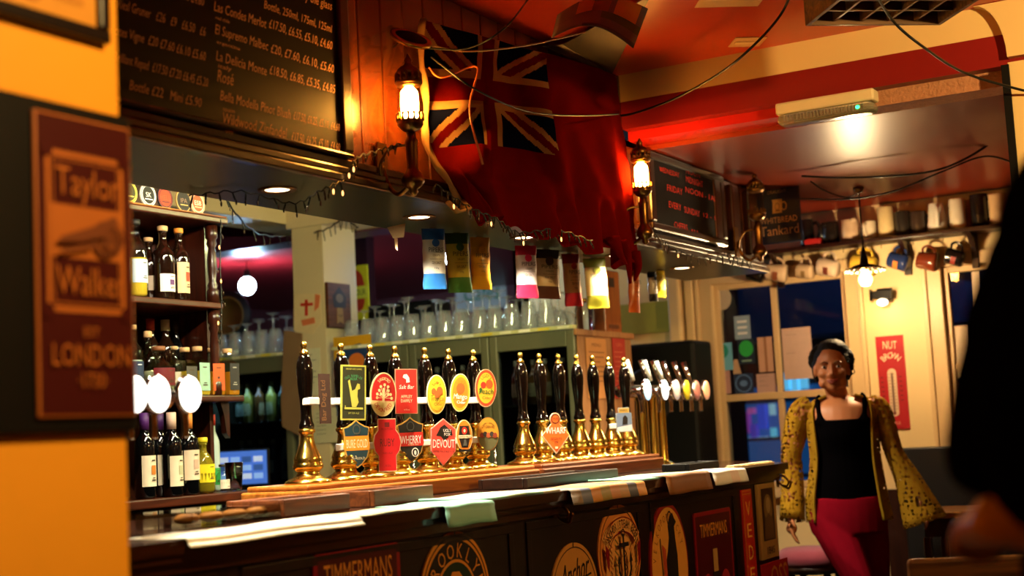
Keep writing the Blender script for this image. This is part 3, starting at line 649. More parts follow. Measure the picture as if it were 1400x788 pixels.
pump_clip(PUMPS[2], m, .030, .103, .02, 'waisted plain red clip', -.045)
# 3: red upright + black shield
m = plate([(-.037, -.073), (.037, -.073), (.037, .073), (-.037, .073)], flat('#e8a080')); m.rect(-.035, -.071, .035, .071, CLIPRED)
m.poly([(-.008, .055), (.002, .056), (.010, .045), (.012, .03), (.006, .028), (.002, .038), (-.006, .042), (-.012, .046)], INKWHITE); m.rect(.0, .028, .004, .04, INKWHITE); m.text('Salt Bar', 0, .008, .013, INKWHITE, w=.050, sh=.2); m.text('APPLEY', 0, -.022, .010, INKCREAM, w=.038); m.text('DAPPLY', 0, -.036, .010, INKCREAM, w=.038); m.text('4.1% vol', 0, -.062, .004, INKCREAM)
pump_clip(PUMPS[3], m, .024, .272, .03, 'upright bright red clip with white lettering')
m = shield(flat('#1a140c'), flat('#d0281a'), 'WHERRY', INKWHITE); m.text('AMBER ALE', .006, -.02, .005, INKCREAM); m.ring(.012, -.043, .012, .015, .003, INKWHITE, 18); m.disc(.012, -.044, .004, .008, INKWHITE, 10); pump_clip(PUMPS[3], m, .032, .116, 0, 'black shield clip with a red band')
# 4: tropical oval + hexagon
def fruit(rim, face, mid, word, wc, top):
    s = plate(oval(36, .037, .066), flat('#f0dfb0')); s.disc(0, 0, .035, .063, rim, 36); s.disc(0, 0, .029, .054, face, 36); s.arc("Lilley's", 0, .008, .022, .034, 90, 90, .012, top, .8)
    for a, b, r in mid: s.disc(a, b, r, r*1.2, flat('#e0561e'), 14)
    s.text(word, 0, -.022, .018, wc, w=.050, sh=.1); s.text('Cider', .004, -.038, .010, wc); return s
m = fruit(flat('#d99a1c'), YEL, [(-.012, .01, .009), (.010, .012, .012), (0, .0, .01)], 'Tropical', flat('#4a3a0c'), flat('#6a3a08')); m.arc('SOMERSET', 0, 0, .031, .058, 270, 60, .006, INKBLK, .7, True); pump_clip(PUMPS[4], m, .02, .262, .05, 'yellow oval clip with fruit')
o = [(.0, .080), (.046, .046), (.046, -.030), (.0, -.078), (-.046, -.030), (-.046, .046)]
m = plate(o, flat('#f0a090')); m.poly([(x*.96, z*.96) for x, z in o], CORAL); m.poly([(-.028, .022), (-.012, .05), (.004, .06), (.020, .046), (.012, .035), (.02, .018), (.004, .005), (-.010, .02)], INKBLK); m.poly([(-.004, .02), (.034, .024), (.03, .046), (.0, .044)], INKBLK); m.text('UGLY', .014, .035, .010, INKWHITE, w=.03); m.text('FOX', .014, .022, .010, INKWHITE, w=.024)
m.text('DEVOUT', 0, -.018, .028, INKWHITE, w=.082); m.text('INDIA PALE ALE 4.1%', .0, -.034, .006, INKBLK); pump_clip(PUMPS[4], m, .034, .100, .05, 'six-sided coral red clip with white capitals', -.045)
# 5: mango + dark oval
m = fruit(flat('#e8a21e'), flat('#e87a1c'), [(0, .014, .016)], 'Mango', INKWHITE, flat('#b86a10')); pump_clip(PUMPS[5], m, .022, .268, .1, 'orange and yellow oval clip with a round fruit')
m = plate(oval(32, .030, .056), flat('#f0d8a0')); m.disc(0, 0, .028, .053, flat('#d8781c'), 32); m.poly([(-.017, .035), (.017, .035), (.022, 0), (.012, -.04), (-.012, -.04), (-.022, 0)], flat('#1a0d08')); m.disc(0, .018, .010, .013, flat('#b8281a')); m.disc(0, .018, .004, .006, INKCREAM, 12); m.rect(-.024, -.008, .024, .003, INKCREAM); m.text("LAWS'N FOLDS", 0, -.006, .007, INKBLK, w=.045); m.poly([(-.004, -.012), (.004, -.012), (.007, -.034), (-.007, -.034)], flat('#4a4a44')); m.poly([(-.024, -.04), (-.02, -.054), (.02, -.054), (.024, -.04), (.012, -.046), (-.012, -.046)], INKBLK)
pump_clip(PUMPS[5], m, .030, .118, .02, 'small orange oval clip with a dark middle')
# 6: peach + round landscape
m = plate(oval(36, .040, .068), flat('#e8b088')); m.disc(0, 0, .038, .065, flat('#d8421c'), 36); m.disc(0, 0, .031, .055, flat('#d9b22c'), 36); m.arc("LILLEY'S", 0, .008, .024, .036, 90, 100, .012, flat('#3a5a1c'), .8); m.disc(-.010, .010, .010, .012, flat('#c8301c')); m.disc(.012, .014, .013, .016, flat('#e0561e')); m.poly([(-.026, -.004), (-.018, .004), (-.016, -.014), (-.022, -.02)], flat('#3a6a2c'))
m.text('Peach', 0, -.022, .021, flat('#2a4a1a'), w=.052, sh=.1); m.text('Cider', .002, -.04, .010, flat('#7a2a10')); pump_clip(PUMPS[6], m, .030, .284, .06, 'oval fruit clip with an orange-red rim')
m = plate(oval(32, .040, .060), flat('#b07a2c')); m.disc(0, 0, .038, .057, flat('#d8952c'), 32); m.poly([(.038*math.cos(a), .057*math.sin(a)) for a in [math.radians(d) for d in range(190, 351, 8)]], flat('#5a5a3a')); m.arc('SUMMER LIGHTNING', 0, 0, .03, .040, 90, 90, .006, INKBLK, .6); m.text('GOLDEN ALE', 0, .022, .009, flat('#7a3a10'), w=.05)
for k in range(5): m.disc(-.024+.012*k, -.004+.004*(k % 2), .008, .010, flat(('#7a2a20', '#2a2420', '#a8502c', '#3a3430', '#8a3a24')[k]), 10)
pump_clip(PUMPS[6], m, .030, .120, .05, 'round amber clip with a row of small figures')
# 8: orange diamond
o = [(-.017, .038), (-.022, .052), (-.020, .066), (-.010, .078), (.004, .080), (.016, .074), (.022, .060), (.020, .045), (.018, .038), (.060, -.008), (.0, -.078), (-.060, -.008)]
m = plate(o, flat('#f0c8a8')); m.poly([(x*.95, .001+z*.95) for x, z in o], ORNG); m.ring(.0, .056, .019, .019, .004, INKBLK, 20); m.text('MVB', 0, .051, .011, INKBLK, w=.024); m.text('WHARF', 0, .0, .024, INKWHITE, w=.088); m.text('SESSION', 0, -.024, .009, INKBLK); m.text('IPA', 0, -.037, .008, INKBLK); m.rect(-.006, -.058, .006, -.05, INKCREAM)
pump_clip(PUMPS[8], m, .030, .110, .02, 'orange diamond clip with white capitals', -.05)
# 12: small photo clip
m = plate([(-.036, -.05), (.036, -.05), (.036, .03), (.026, .03), (.026, .052), (-.024, .052), (-.024, .03), (-.036, .03)], flat('#a8b0b8')); m.rect(-.023, .031, .025, .05, flat('#b8923c')); m.text('AMBER', 0, .037, .008, INKBLK); m.rect(-.034, -.048, .034, .029, flat('#6a7a94')); m.poly([(-.034, -.048), (.034, -.048), (.034, -.02), (-.034, -.03)], flat('#c8ccd2')); m.poly([(-.01, -.02), (.014, -.018), (.016, .008), (.006, .02), (-.006, .012)], INKBLK)
pump_clip(PUMPS[12], m, .04, .152, 0, 'small clip with a dark blue photo')

# ------------------------------------------------------------------ lager fonts with lit lenses
LENSW = glow('lit_white_lens', '#fffaf0', 3.2)
def lens_part(root, x, z, m, r=.04, ry=.045):
    l = MB().lathe([(r*.9, 0), (r, .004), (r, .012), (r*.93, .016)], CHROME, 26, M=Matrix.Translation((x, 0, z)) @ Matrix.Rotation(PI/2, 4, 'X') @ Matrix.Scale(ry/r, 4, (0, 1, 0))).build('lens_rim', root, (0, -.10, 0))
    MB().lathe([(.0005, .0195), (r*.5, .0185), (r*.92, .0162)], m, 26, M=Matrix.Translation((x, 0, z)) @ Matrix.Rotation(PI/2, 4, 'X') @ Matrix.Scale(ry/r, 4, (0, 1, 0))).build('lens', root, (0, -.10, 0))
def font(label, x0, xs, y, zbar, lenses, cols, metal, rr=.04, ry=.045, handles=True):
    f = thing('beer_font', label, 'beer tap', (x0, y, ZC), group='lager fonts on the bar')
    h = zbar-ZC; xa, xb = min(min(xs), min(cols))-x0-.05, max(xs)-x0+.05
    for cx in cols: MB().lathe([(.05, .0005), (.052, .006), (.04, .014), (.024, .022), (.022, .03), (.021, h-.05), (.03, h-.03), (.03, h-.012)], metal, 20, M=Matrix.Translation((cx-x0, 0, 0))).build('column', f)
    MB().tube([(xa, 0, h), (xa+.01, 0, h), (xb-.01, 0, h), (xb, 0, h)], [.02, .03, .03, .02], CHROME, 16).build('cross_bar', f)
    for k, x in enumerate(xs):
        xx = x-x0
        MB().tube([(xx, -.028, h), (xx, -.06, h), (xx, -.0995, h)], [.014, .012, .02], CHROME, 12).build('lens_arm', f)
        lens_part(f, xx, h, lenses[k % len(lenses)], rr, ry)
        MB().tube(bez([(xx+.028, -.02, h), (xx+.028, -.055, h-.01), (xx+.028, -.07, h-.05), (xx+.028, -.07, h-.10)]), [.011]*20+[.009]*11, CHROME, 10).build('spout', f)
        if not handles: continue
        t = MB().tube([(xx+.028, -.03, h+.02), (xx+.02, -.018, h+.07), (xx+.008, .0, h+.145)], [.007, .010, .014], CHROME, 10)
        t.tube([(xx+.026, -.038, h+.045), (xx+.008, -.018, h+.14)], [.009, .011], WHITEPLASTIC, 8) if k < 3 else None
        t.build('tap_handle', f)
    return f
XL = [at(p, 538, y=2.30).x for p in (178, 210, 253)]
font('chrome lager font with bright white lit lenses beside the yellow pier', 2.20, XL, 2.40, 1.400, [LENSW], [2.16], CHROME, handles=False)
XR = [at(p, 535, y=2.64).x for p in (881, 905, 921, 935, 949, 962)]
font('brass lager font with a row of lit lenses at the right end of the bar', 6.0, XR, 2.74, 1.438,
     [glow('lit_blue_white_lens', '#bfe6f2', 1.6), glow('lit_white_lens_soft', '#f2f6ee', 2.0), glow('lit_pale_lens', '#d8c2ac', .7), glow('lit_yellow_lens', '#c9a81e', .6), glow('lit_rose_lens', '#b06a58', .5), glow('lit_orange_lens', '#e8a070', .8)], [5.96, 6.08, 6.18], BRASS, .044, .05)

# ------------------------------------------------------------------ things lying on the bar
def drip_tray(px0, px1, y0, y1, wd, label, grate=True, hgt=.03):
    xa, xb = at(px0, 680, y=y0).x, at(px1, 660, y=y0).x
    c = ((xa+xb)/2, (y0+y1)/2, ZC+.0005); w, d = (xb-xa)/2, (y1-y0)/2
    t = thing('drip_tray', label, 'drip tray', c, group='drip trays on the bar')
    m = MB().box((-w, -d, 0), (w, -d+.016, hgt), wd, .003).box((-w, d-.016, 0), (w, d, hgt), wd, .003).box((-w, -d+.0161, 0), (-w+.016, d-.0161, hgt), wd, .003).box((w-.016, -d+.0161, 0), (w, d-.0161, hgt), wd, .003)
    m.build('tray_frame', t); MB().box((-w+.0165, -d+.0165, 0), (w-.0165, d-.0165, .006), BLACKPLASTIC).build('tray_base', t)
    if grate:
        g = MB(); n = int(w*2/.022)
        for k in range(n): xx = -w+.02+(2*w-.04)*(k+.5)/n; g.box((xx-.004, -d+.017, hgt-.01), (xx+.004, d-.017, hgt-.004), CHROME)
        g.build('grating', t)
    return t
TRAYW = wood('drip_tray_wood', '#4a2410', '#8a4c24', rough=.4)
drip_tray(388, 478, 2.31, 2.50, TRAYW, 'wooden drip tray in front of the lone handpull', hgt=.045)
drip_tray(512, 592, 2.31, 2.50, TRAYW, 'wooden drip tray in front of the badged handpulls', hgt=.045)
drip_tray(722, 846, 2.31, 2.50, wood('dark_drip_tray_wood', '#160a06', '#30180e'), 'dark drip tray in front of the plain handpulls', hgt=.035)
# clear lidded box
xa, xb = at(262, 690, y=2.31).x, at(384, 676, y=2.31).x
t = thing('food_box', 'low clear plastic box of snacks on the bar beside the drip tray', 'box', ((xa+xb)/2, 2.40, ZC+.0005)); w = (xb-xa)/2
ACR = pane_glass('clear_acrylic', '#e4e0da')
MB().box((-w, -.09, 0), (w, .09, .004), ACR).box((-w, -.09, .0041), (-w+.003, .09, .034), ACR).box((w-.003, -.09, .0041), (w, .09, .034), ACR).box((-w+.0031, -.09, .0041), (w-.0031, -.087, .034), ACR).box((-w+.0031, .087, .0041), (w-.0031, .09, .034), ACR).build('box_tub', t)
MB().box((-w-.002, -.092, .0342), (w+.002, .092, .038), ACR).build('lid', t)
for k in range(4): solo('filled_roll', MB().ball((0, 0, .014), (.035, .028, .0135), mat('bread_crust', '#b8803a', rough=.6, var=.3, scale=30), 14, 8), 'small golden filled roll inside the clear box on the bar', 'bread roll', (xa+.07+.085*k, 2.39, ZC+.005), group='rolls in the clear box')
def sheet(name, label, cat, quad, m, curl=.0, drape=None, th=.0015, group=None, extra=None, zoff=.001):
    """a sheet lying on the bar top (corners on the bar), or draped over its front edge: quad = xa, xb, yback, hang"""
    xa, xb, yb_, hang = quad; pts = [(yb_, 0.0)]
    n = 10
    for k in range(1, n): y = yb_+(YC+.01-yb_)*k/n; pts.append((y, curl*math.sin(PI*k/n)))
    if hang > 0:
        for a in range(0, 91, 15): pts.append((YC-.004-.010*math.sin(math.radians(a)), -.010+.010*math.cos(math.radians(a))))
        for k in range(1, 6): pts.append((YC-.015-.012*math.sin(k/5*PI/2), -.010-hang*k/5))
    else: pts.append((YC+.012, 0))
    b = MB(); nx = 8; vs = []; fs = []
    for i in range(nx+1):
        u = i/nx
        for (y, z) in pts: vs.append((xa+(xb-xa)*u+(.012*math.sin(z*40) if z < -.01 else 0), y, zoff+z+.0015*math.sin(u*9+y*20)))
    k = len(pts)
    for i in range(nx):
        for j in range(k-1): fs.append((i*k+j, i*k+j+1, (i+1)*k+j+1, (i+1)*k+j))
    if callable(m):
        for i in range(nx):
            for j in range(k-1): pass
    mats = m if isinstance(m, list) else [m]
    b.add(vs, [fs[q] for q in range(len(fs)) if True], mats[0], True)
    if len(mats) > 1:
        for q in range(len(fs)): b.m[q] = b.mi(mats[(q//(k-1)*len(mats))//nx])
    o = b.build(name, None, (0, 0, ZC)); tag(o, label, cat, group)
    md = o.modifiers.new('thickness', 'SOLIDIFY'); md.thickness = th; md.offset = 1
    return o
def xs_at(px, py): return at(px, py, z=ZC).x
MINT = flat('#86c2ae'); PALEPAPER = flat('#c8c4a8')
sheet('paper_runner', 'bright white wavy-edged paper lying on the bar beside the yellow pier', 'paper', (2.20, 2.80, 2.20, .008), flat('#f0ead8'), zoff=.0022)
sheet('bar_runner', 'long pale runner along the front edge of the bar top at the left', 'bar runner', (2.83, 3.14, 2.22, 0), flat('#b8b48c'), zoff=.001)
sheet('menu', 'mint green menu draped over the front edge of the bar above the round sign', 'menu', (3.17, 3.42, 2.26, .045), MINT, zoff=.001)
sheet('menu', 'mint green menus spread flat on the bar left of the rolled newspaper', 'menu', (3.44, 3.86, 2.30, 0), [MINT, flat('#a8c4a0'), MINT, PALEPAPER], th=.006, zoff=.001)
sheet('newspaper', 'colour newspaper draped over the bar edge in the middle of the bar', 'newspaper', (3.88, 4.42, 2.24, .035), [flat('#8a7a6a'), flat('#5a6480'), flat('#c88a3c'), flat('#9a8a4a'), flat('#c48a5a'), flat('#b89060'), flat('#50505c'), flat('#d8943c')], zoff=.001)
sheet('menu', 'mint green menu lying on the bar right of the newspaper', 'menu', (4.50, 5.02, 2.29, 0), [MINT, flat('#a4c8a8')], th=.005, zoff=.001)
sheet('brown_card', 'brown card draped over the bar edge beneath a mint menu', 'card', (4.60, 5.00, 2.09, .055), flat('#8a5a30'), zoff=.0075)
sheet('white_paper', 'white printed paper draped over the bar edge near its far end', 'paper', (5.03, 5.38, 2.20, .04), [flat('#e8e4da'), flat('#e8e4da'), flat('#e6d0c8'), flat('#e8e4da')], zoff=.001)
drip_tray(945, 985, 2.24, 2.36, BLACKPLASTIC, 'small black drip tray near the far end of the bar', hgt=.028)
m = MB().box((5.42, 2.10, 0), (5.90, 2.14, .006), flat('#d8b878'), .002)
for k in range(14): m.box((5.435+.033*k, 2.104, .0062), (5.455+.033*k, 2.136, .011), flat('#e8cf9a'), .002)
solo('highlight_strip', m, 'pale beaded strip standing in for highlights along the bar edge at its far right end', 'bar strip', (0, 0, ZC+.0005))  # pale beads modelled in place of gloss highlights on the edge
# ------------------------------------------------------------------ lanterns on the canopy front
LAMPGLASS = pane_glass('lamp_glass', '#fff0d8'); CANDLE = glow('lit_filament', '#ffb24c', P_LANTERN)
def crown(mb, z, r, h, up, m, n=14):
    mb.lathe([(r, z), (r, z+h*.4)], m, 24)
    for k in range(n):
        a = 2*PI*k/n; c = (r*math.cos(a), r*math.sin(a)); zz = z+h*.4 if up else z
        mb.tube([(c[0], c[1], z+h*.35), (c[0]*1.03, c[1]*1.03, z+h*.7), (c[0], c[1], z+h)], [.0055, .003, .0045], m, 6)
        mb.ball((c[0], c[1], z+h), .0045, m, 8, 5)
def lantern(label, loc, lit=True):
    """origin at the middle of the glass chimney; wall behind is +Y"""
    L = thing('wall_lantern', label, 'wall lamp', loc, group='lanterns on the canopy front')
    MB().lathe([(.032, -.056), (.034, -.02), (.034, .03), (.031, .058)], LAMPGLASS, 24).build('glass_chimney', L)
    m = MB(); crown(m, .052, .036, .034, True, BRASS_OLD); m.lathe([(.037, .056), (.041, .060), (.037, .066)], BRASS_OLD, 24)
    m.lathe([(.030, .080), (.038, .086), (.034, .098), (.024, .108), (.014, .114), (.010, .122), (.013, .128), (.008, .136), (.003, .146), (0, .150)], BRASS_OLD, 20); m.build('cap', L)
    m = MB(); crown(m, -.062, .037, .030, True, BRASS_OLD); m.lathe([(.012, -.085), (.026, -.078), (.038, -.064), (.038, -.058)], BRASS_OLD, 24); m.build('gallery', L)
    MB().lathe([(.013, -.0855), (.014, -.10), (.020, -.11), (.018, -.12), (.0165, -.19), (.02, -.198), (.026, -.206), (.032, -.22), (.034, -.23), (.026, -.243), (.012, -.252), (.014, -.26), (.006, -.27), (0, -.272)], BRASS_OLD, 20).build('stem', L)
    m = MB().tube(bez([(0, .008, -.235), (0, .05, -.26), (0, .085, -.23), (0, .105, -.17)]), .007, BRASS_OLD)
    m.tube(bez([(.0, .012, -.12), (-.035, .05, -.13), (-.05, .075, -.17), (-.03, .09, -.20), (-.02, .095, -.17)]), .0045, BRASS_OLD)
    m.prism([(-.022, -.24), (.022, -.24), (.026, -.17), (.022, -.10), (-.022, -.10), (-.026, -.17)], .104, .112, BRASS_OLD); m.build('bracket', L)
    if lit:
        MB().lathe([(.004, -.055), (.010, -.052), (.025, -.038), (.027, .0), (.025, .034), (.012, .050), (0, .052)], CANDLE, 16).build('lit_bulb', L)
    return L
YL = YF-.116
p = at(560, 142, y=YL); LAN1 = lantern('lit brass wall lantern on the canopy between the wine list and the flag', p)
p2 = at(877, 240, y=YL); dup(LAN1, p2, 0, 'lit brass wall lantern on the canopy between the flag and the opening times')
LAN3 = lantern('unlit brass lantern at the far end of the canopy beside the hanging blue sign', at(1034, 278, y=YF-.146), False)
# smoke bell above the first lantern
p = at(562, 52, y=YF-.10)
t = thing('smoke_bell', 'round brass-rimmed disc tilted above the lit lantern by the wine list', 'lamp reflector', p, rot=(math.radians(38), 0, math.radians(-25)))
MB().lathe([(0, .012), (.03, .010), (.052, .002), (.060, -.008)], mat('dark_dish', '#0a0504', rough=.6, spec=.15), 28).build('dish', t); MB().lathe([(.0602, -.010), (.064, -.006), (.064, .003), (.0602, .003)], BRASS, 28).build('rim', t)  # dish in one even near-black
MB().tube([(0, .02, .004), (0, .05, -.03), (0, .079, -.062)], .004, BRASS_OLD).build('arm', t)

# ------------------------------------------------------------------ the ensign
FRED = cloth('flag_red_wool', '#780f08', .5); FCREAM = cloth('flag_cream_wool', '#c09660', .45); FBLUE = cloth('flag_navy_wool', '#0c1028', .3)
def flag_col(u, v):
    if u < .018: return FCREAM
    if u > .52 or v > .60: return FRED
    a, b = (u-.018)/(.502), v/.60; x, y = (a-.5)*2, (.5-b)      # x in -1..1, y in -.5..+.5
    if abs(x) < .10 or abs(y) < .10: return FRED
    if abs(x) < .17 or abs(y) < .17: return FCREAM
    d = (abs(y)-abs(x)*.5)/1.118; s = 1 if x*y > 0 else -1
    if abs(d) < .10:
        return FRED if abs(d) < .042 else FCREAM
    return FBLUE
rows = [[(577, 26), (660, 50), (742, 72), (803, 88), (842, 104)], [(568, 108), (650, 113), (737, 124), (803, 146), (846, 160)], [(571, 182), (656, 175), (742, 190), (812, 214), (856, 228)],
        [(590, 234), (667, 236), (752, 252), (822, 276), (868, 292)], [(634, 276), (692, 300), (762, 318), (824, 342), (878, 368)]]
YFLAG = 2.295
ctl = [[at(px, py, y=YFLAG) for px, py in r] for r in rows]
NU, NV = 220, 150
def cr(p, t):
    n = len(p)-1; i = min(int(t*n), n-1); f = t*n-i
    a, b = p[i], p[i+1]; z = p[i-1] if i else a*2-b; c = p[i+2] if i+2 <= n else b*2-a
    return .5*((2*a)*1+(b-z)*f+(2*z-5*a+4*b-c)*f*f+(3*a-z-3*b+c)*f**3)
cols = []
for i in range(NU+1): cols.append([cr(r, i/NU) for r in ctl])
vs = []
for i in range(NU+1):
    u = i/NU
    for j in range(NV+1):
        v = j/NV; q = cr(cols[i], v)
        left = max(0, 1-u/.22); bot = max(0, (v-.72)/.28)
        dy = -.035*math.sin(PI*v)*(1-.5*u) + .012*math.sin(u*19+v*3)*(.3+v) + .010*math.sin(u*37-v*5+1)*v
        dy += .045*bot*math.sin(u*44+3*math.sin(u*9)) + .012*left*math.sin(v*13)
        dy += .006*noise.noise((u*14, v*9, 3))
        dz = -.035*bot*abs(math.sin(u*13)) + .018*bot*math.sin(u*44)
        P_ = Vector((q.x+.012*left*math.sin(v*11), min(q.y+dy, YF-.046), q.z+dz)); wv = max(0, min(1, (v-.10)/.28))*max(.25, min(1, (1.05-v)/.25))
        bu = u/.27 if u < .27 else math.exp(-(u-.27)/.10); P_ += (EYE-P_).normalized()*(.22*wv*bu*(1+.16*math.sin(v*17+u*12))); vs.append(tuple(P_))
fs = []; ms = []
for i in range(NU):
    for j in range(NV):
        k = i*(NV+1)+j; fs.append((k, k+1, k+NV+2, k+NV+1)); ms.append(flag_col((i+.5)/NU, (j+.5)/NV))
mb = MB()
for mm in (FRED, FCREAM, FBLUE): mb.mi(mm)
mb.add(vs, fs, FRED, True); mb.m = [mb.mi(x) for x in ms]
fl = thing('ensign_flag', 'old red ensign flag with a union canton draped along the canopy front', 'flag', ctl[0][0])
o = mb.build('flag_cloth', fl); o.location = -ctl[0][0]
md = o.modifiers.new('thickness', 'SOLIDIFY'); md.thickness = .0015
# gathered tail hanging below the canopy at its fly end, and the twisted hoist hem
m = MB()
for k, (a, b, c) in enumerate((((850, 330), (858, 352), (862, 388)), ((866, 345), (872, 366), (868, 384)), ((838, 325), (846, 345), (856, 362)))):
    pts = [at(*q, y=YFLAG-.03-.01*k) for q in (a, b, c)]
    m.tube(bez(pts, 6), [.030-.024*i/12 for i in range(13)], FRED, 10, flatten=.45)
o = m.build('flag_tail', fl); o.location = -ctl[0][0]
m = MB(); pts = [Vector(vs[j])+Vector((0, -.004, 0)) for j in range(0, NV+1, 5)]+[at(px, py, y=YFLAG-.055) for px, py in ((640, 286), (626, 290), (612, 276))]
m.tube(pts, [.012+.003*math.sin(i*.9) for i in range(len(pts))], FCREAM, 10, flatten=.4); o = m.build('hoist_hem', fl); o.location = -ctl[0][0]
m = MB(); m.tube(bez([at(px, py, y=YFLAG-d_) for px, py, d_ in ((586, 92, .07), (604, 106, .10), (652, 92, .15), (642, 150, .26), (660, 225, .28))], 8), .003, flat('#c8632a')); o = m.build('cord', fl); o.location = -ctl[0][0]

# ------------------------------------------------------------------ fairy lights
WIRE = mat('dark_green_wire', '#0a0d08', rough=.5)
BULBC = mat('clear_fairy_bulb', '#3a2a1a', rough=.2, var=.2); BULBL = glow('lit_fairy_bulb', '#ffb060', 4.0)
def fairy(label, pts, n, lit=(), drop=.03, r=.0022):
    P = bez(pts, 12); o = Vector(P[0]); f = thing('fairy_light_string', label, 'fairy lights', o, group='fairy light strings')
    rng = random.Random(len(label)); P = [Vector(q)-o+Vector((0, 0, .004*math.sin(i*1.7))) for i, q in enumerate(P)]
    w = MB().tube(P, r, WIRE, 6); L = []
    for k in range(n):
        i = int((k+.5)/n*(len(P)-1)); a = P[i]; d = Vector((rng.uniform(-.012, .012), rng.uniform(-.008, .004), -drop*rng.uniform(.5, 1)))
        w.tube([a, a+d*.5, a+d], [.0022, .003, .0032], WIRE, 6); L.append((a+d, d.normalized(), k in lit))
    w.build('wire', f)
    for a, d, on in L: MB().ball(a+d*.008, (.003, .003, .008), BULBL if on else BULBC, 8, 5).build('fairy_bulb', f)
    return f
c = YF-.045
fairy('dark fairy light string sagging from the canopy edge under the wine list', [at(258, 268, z=ZS-.01), at(330, 262, z=ZS-.01), at(400, 278, z=ZS-.012), at(440, 260, y=c), at(470, 246, y=c)], 16, (14, 15), .028)
fairy('fairy light string looped along the canopy edge below the first lantern', [at(478, 236, y=c), at(488, 216, y=c), at(520, 205, y=c), at(548, 196, y=c-.06)], 12, (0, 2), .02)
fairy('fairy light string bunched beneath the flag', [at(596, 252, y=YFLAG-.06), at(640, 282, y=YFLAG-.06), at(680, 300, y=YFLAG-.07), at(710, 318, y=YFLAG-.06), at(760, 314, y=YFLAG-.06), at(810, 330, y=YFLAG-.06)], 34, (3, 11, 20, 28), .025)
fairy('fairy light string along the canopy edge under the opening times', [at(893, 318, y=c), at(920, 338, y=c), at(960, 352, y=c), at(1000, 350, y=c), at(1030, 362, y=c)], 20, (5,), .03)
fairy('fairy light string strung across the pillar behind the bar', [(4.1, 3.62, 2.30), at(345, 315, y=3.9), at(395, 322, x=6.16), at(442, 315, x=6.16), at(470, 300, x=6.16), at(490, 312, x=6.16)], 22, (), .05, .004)
fairy('fairy light string hanging in the shelf post gap behind the bar', [at(302, 300, y=3.66), at(301, 360, y=3.66), at(303, 420, y=3.66), at(301, 470, y=3.66)], 12, (2, 5, 9), .012)
# ------------------------------------------------------------------ crisp packets clipped under the canopy
def crisp(label, px0, px1, py0, py1, cols, y=2.63, word='PIPERS', tilt=0.0, turn=0.0, grp='crisp packets hanging under the canopy'):
    top, body, bot = cols; p = at((px0+px1)/2, py0, y=y); q = at((px0+px1)/2, py1, y=y); h = p.z-q.z
    d = (p-EYE).dot(FW); w = (px1-px0)*d/F_PX/ .86
    z1 = min(p.z, ZS-.004); c = thing('crisp_packet', label, 'crisps', (p.x, y, z1), turn, grp, rot=(0, tilt, turn)); h = max(h, .12)
    nx, nz = 10, 16; b = MB(); vs = []
    for side in (-1, 1):
        for j in range(nz+1):
            v = j/nz
            for i in range(nx+1):
                u = i/nx; puff = .020*(math.sin(PI*min(max((v-.05)/.9, 0), 1))**.6)*(math.sin(PI*u)**.6)
                ww = w*(1-.05*math.sin(PI*v))
                vs.append(((u-.5)*ww+.003*noise.noise((v*6, u*3, p.x)), side*(puff+.0006)+.004*noise.noise((u*5, v*7, p.x*3))*(puff*40), -h*v))
    n1 = (nx+1)*(nz+1)
    fs = []; fm = []
    for s in (0, 1):
        for j in range(nz):
            for i in range(nx):
                k = s*n1+j*(nx+1)+i; f = (k, k+nx+1, k+nx+2, k+1); fs.append(f if s == 0 else f[::-1]); v = (j+.5)/nz
                fm.append(top if v < .20 else (body if v < .76 else bot))
    for j in range(nz):
        for i in (0, nx): a = j*(nx+1)+i; f = (a, a+n1, a+n1+nx+1, a+nx+1); fs.append(f if i == 0 else f[::-1]); fm.append(body)
    for mm in cols: b.mi(mm)
    b.add(vs, fs, body, True); b.m = [b.mi(x) for x in fm]
    b.M = Matrix.Translation((0, -.0235, 0))
    dk = flat('#2a241c')
    b.disc(0, -h*.25, w*.16, w*.16, top, 20); b.text(word, 0, -h*.40, h*.075, dk, w=w*.62); b.text('CRISPS', 0, -h*.47, h*.03, dk, w=w*.3); b.rect(-w*.28, -h*.52, w*.28, -h*.515, dk); b.text('SEA SALT', 0, -h*.60, h*.045, dk, w=w*.4); b.text('150g', 0, -h*.68, h*.03, dk)
    b.M = Matrix(); b.build('packet', c)
    MB().box((-.012, -.006, .0), (.012, .006, .0035), CHROME).build('clip', c)
    return c
def fc(*h): return [mat('foil_'+k.lstrip('#'), k, rough=.32, var=.06, scale=20, spec=.6) for k in h]
CR_ = [('blue and white crisp packet, leftmost under the canopy', 577, 606, 306, 388, fc('#1c4f9a', '#d8d4cc', '#2a6ab8')), ('green and olive-yellow crisp packet, second from the left', 608, 639, 310, 391, fc('#1e3a1c', '#b8a02c', '#3a6a2c')),
      ('all amber crisp packet, third from the left', 643, 668, 318, 389, fc('#c8821c', '#d8941e', '#e0a01c')), ('bright pink and white crisp packet by a lit downlight', 704, 732, 332, 403, fc('#c8204a', '#f0dcd8', '#b01c3c')),
      ('brown and cream crisp packet beside the bright pink one', 730, 764, 335, 402, fc('#2a1a10', '#d8b88a', '#4a2414')), ('crimson and buff crisp packet in the middle of the right group', 767, 791, 339, 410, fc('#8a1420', '#c88a5a', '#a8182c')),
      ('olive-green and cream crisp packet at the right of its group', 797, 826, 347, 415, fc('#7a7a1c', '#e0c88a', '#8a8420'))]
for lab, a, b_, c_, d_, cc in CR_: crisp(lab, a, b_, c_, d_, cc, tilt=random.uniform(-.05, .05), turn=random.uniform(-.75, -.55))
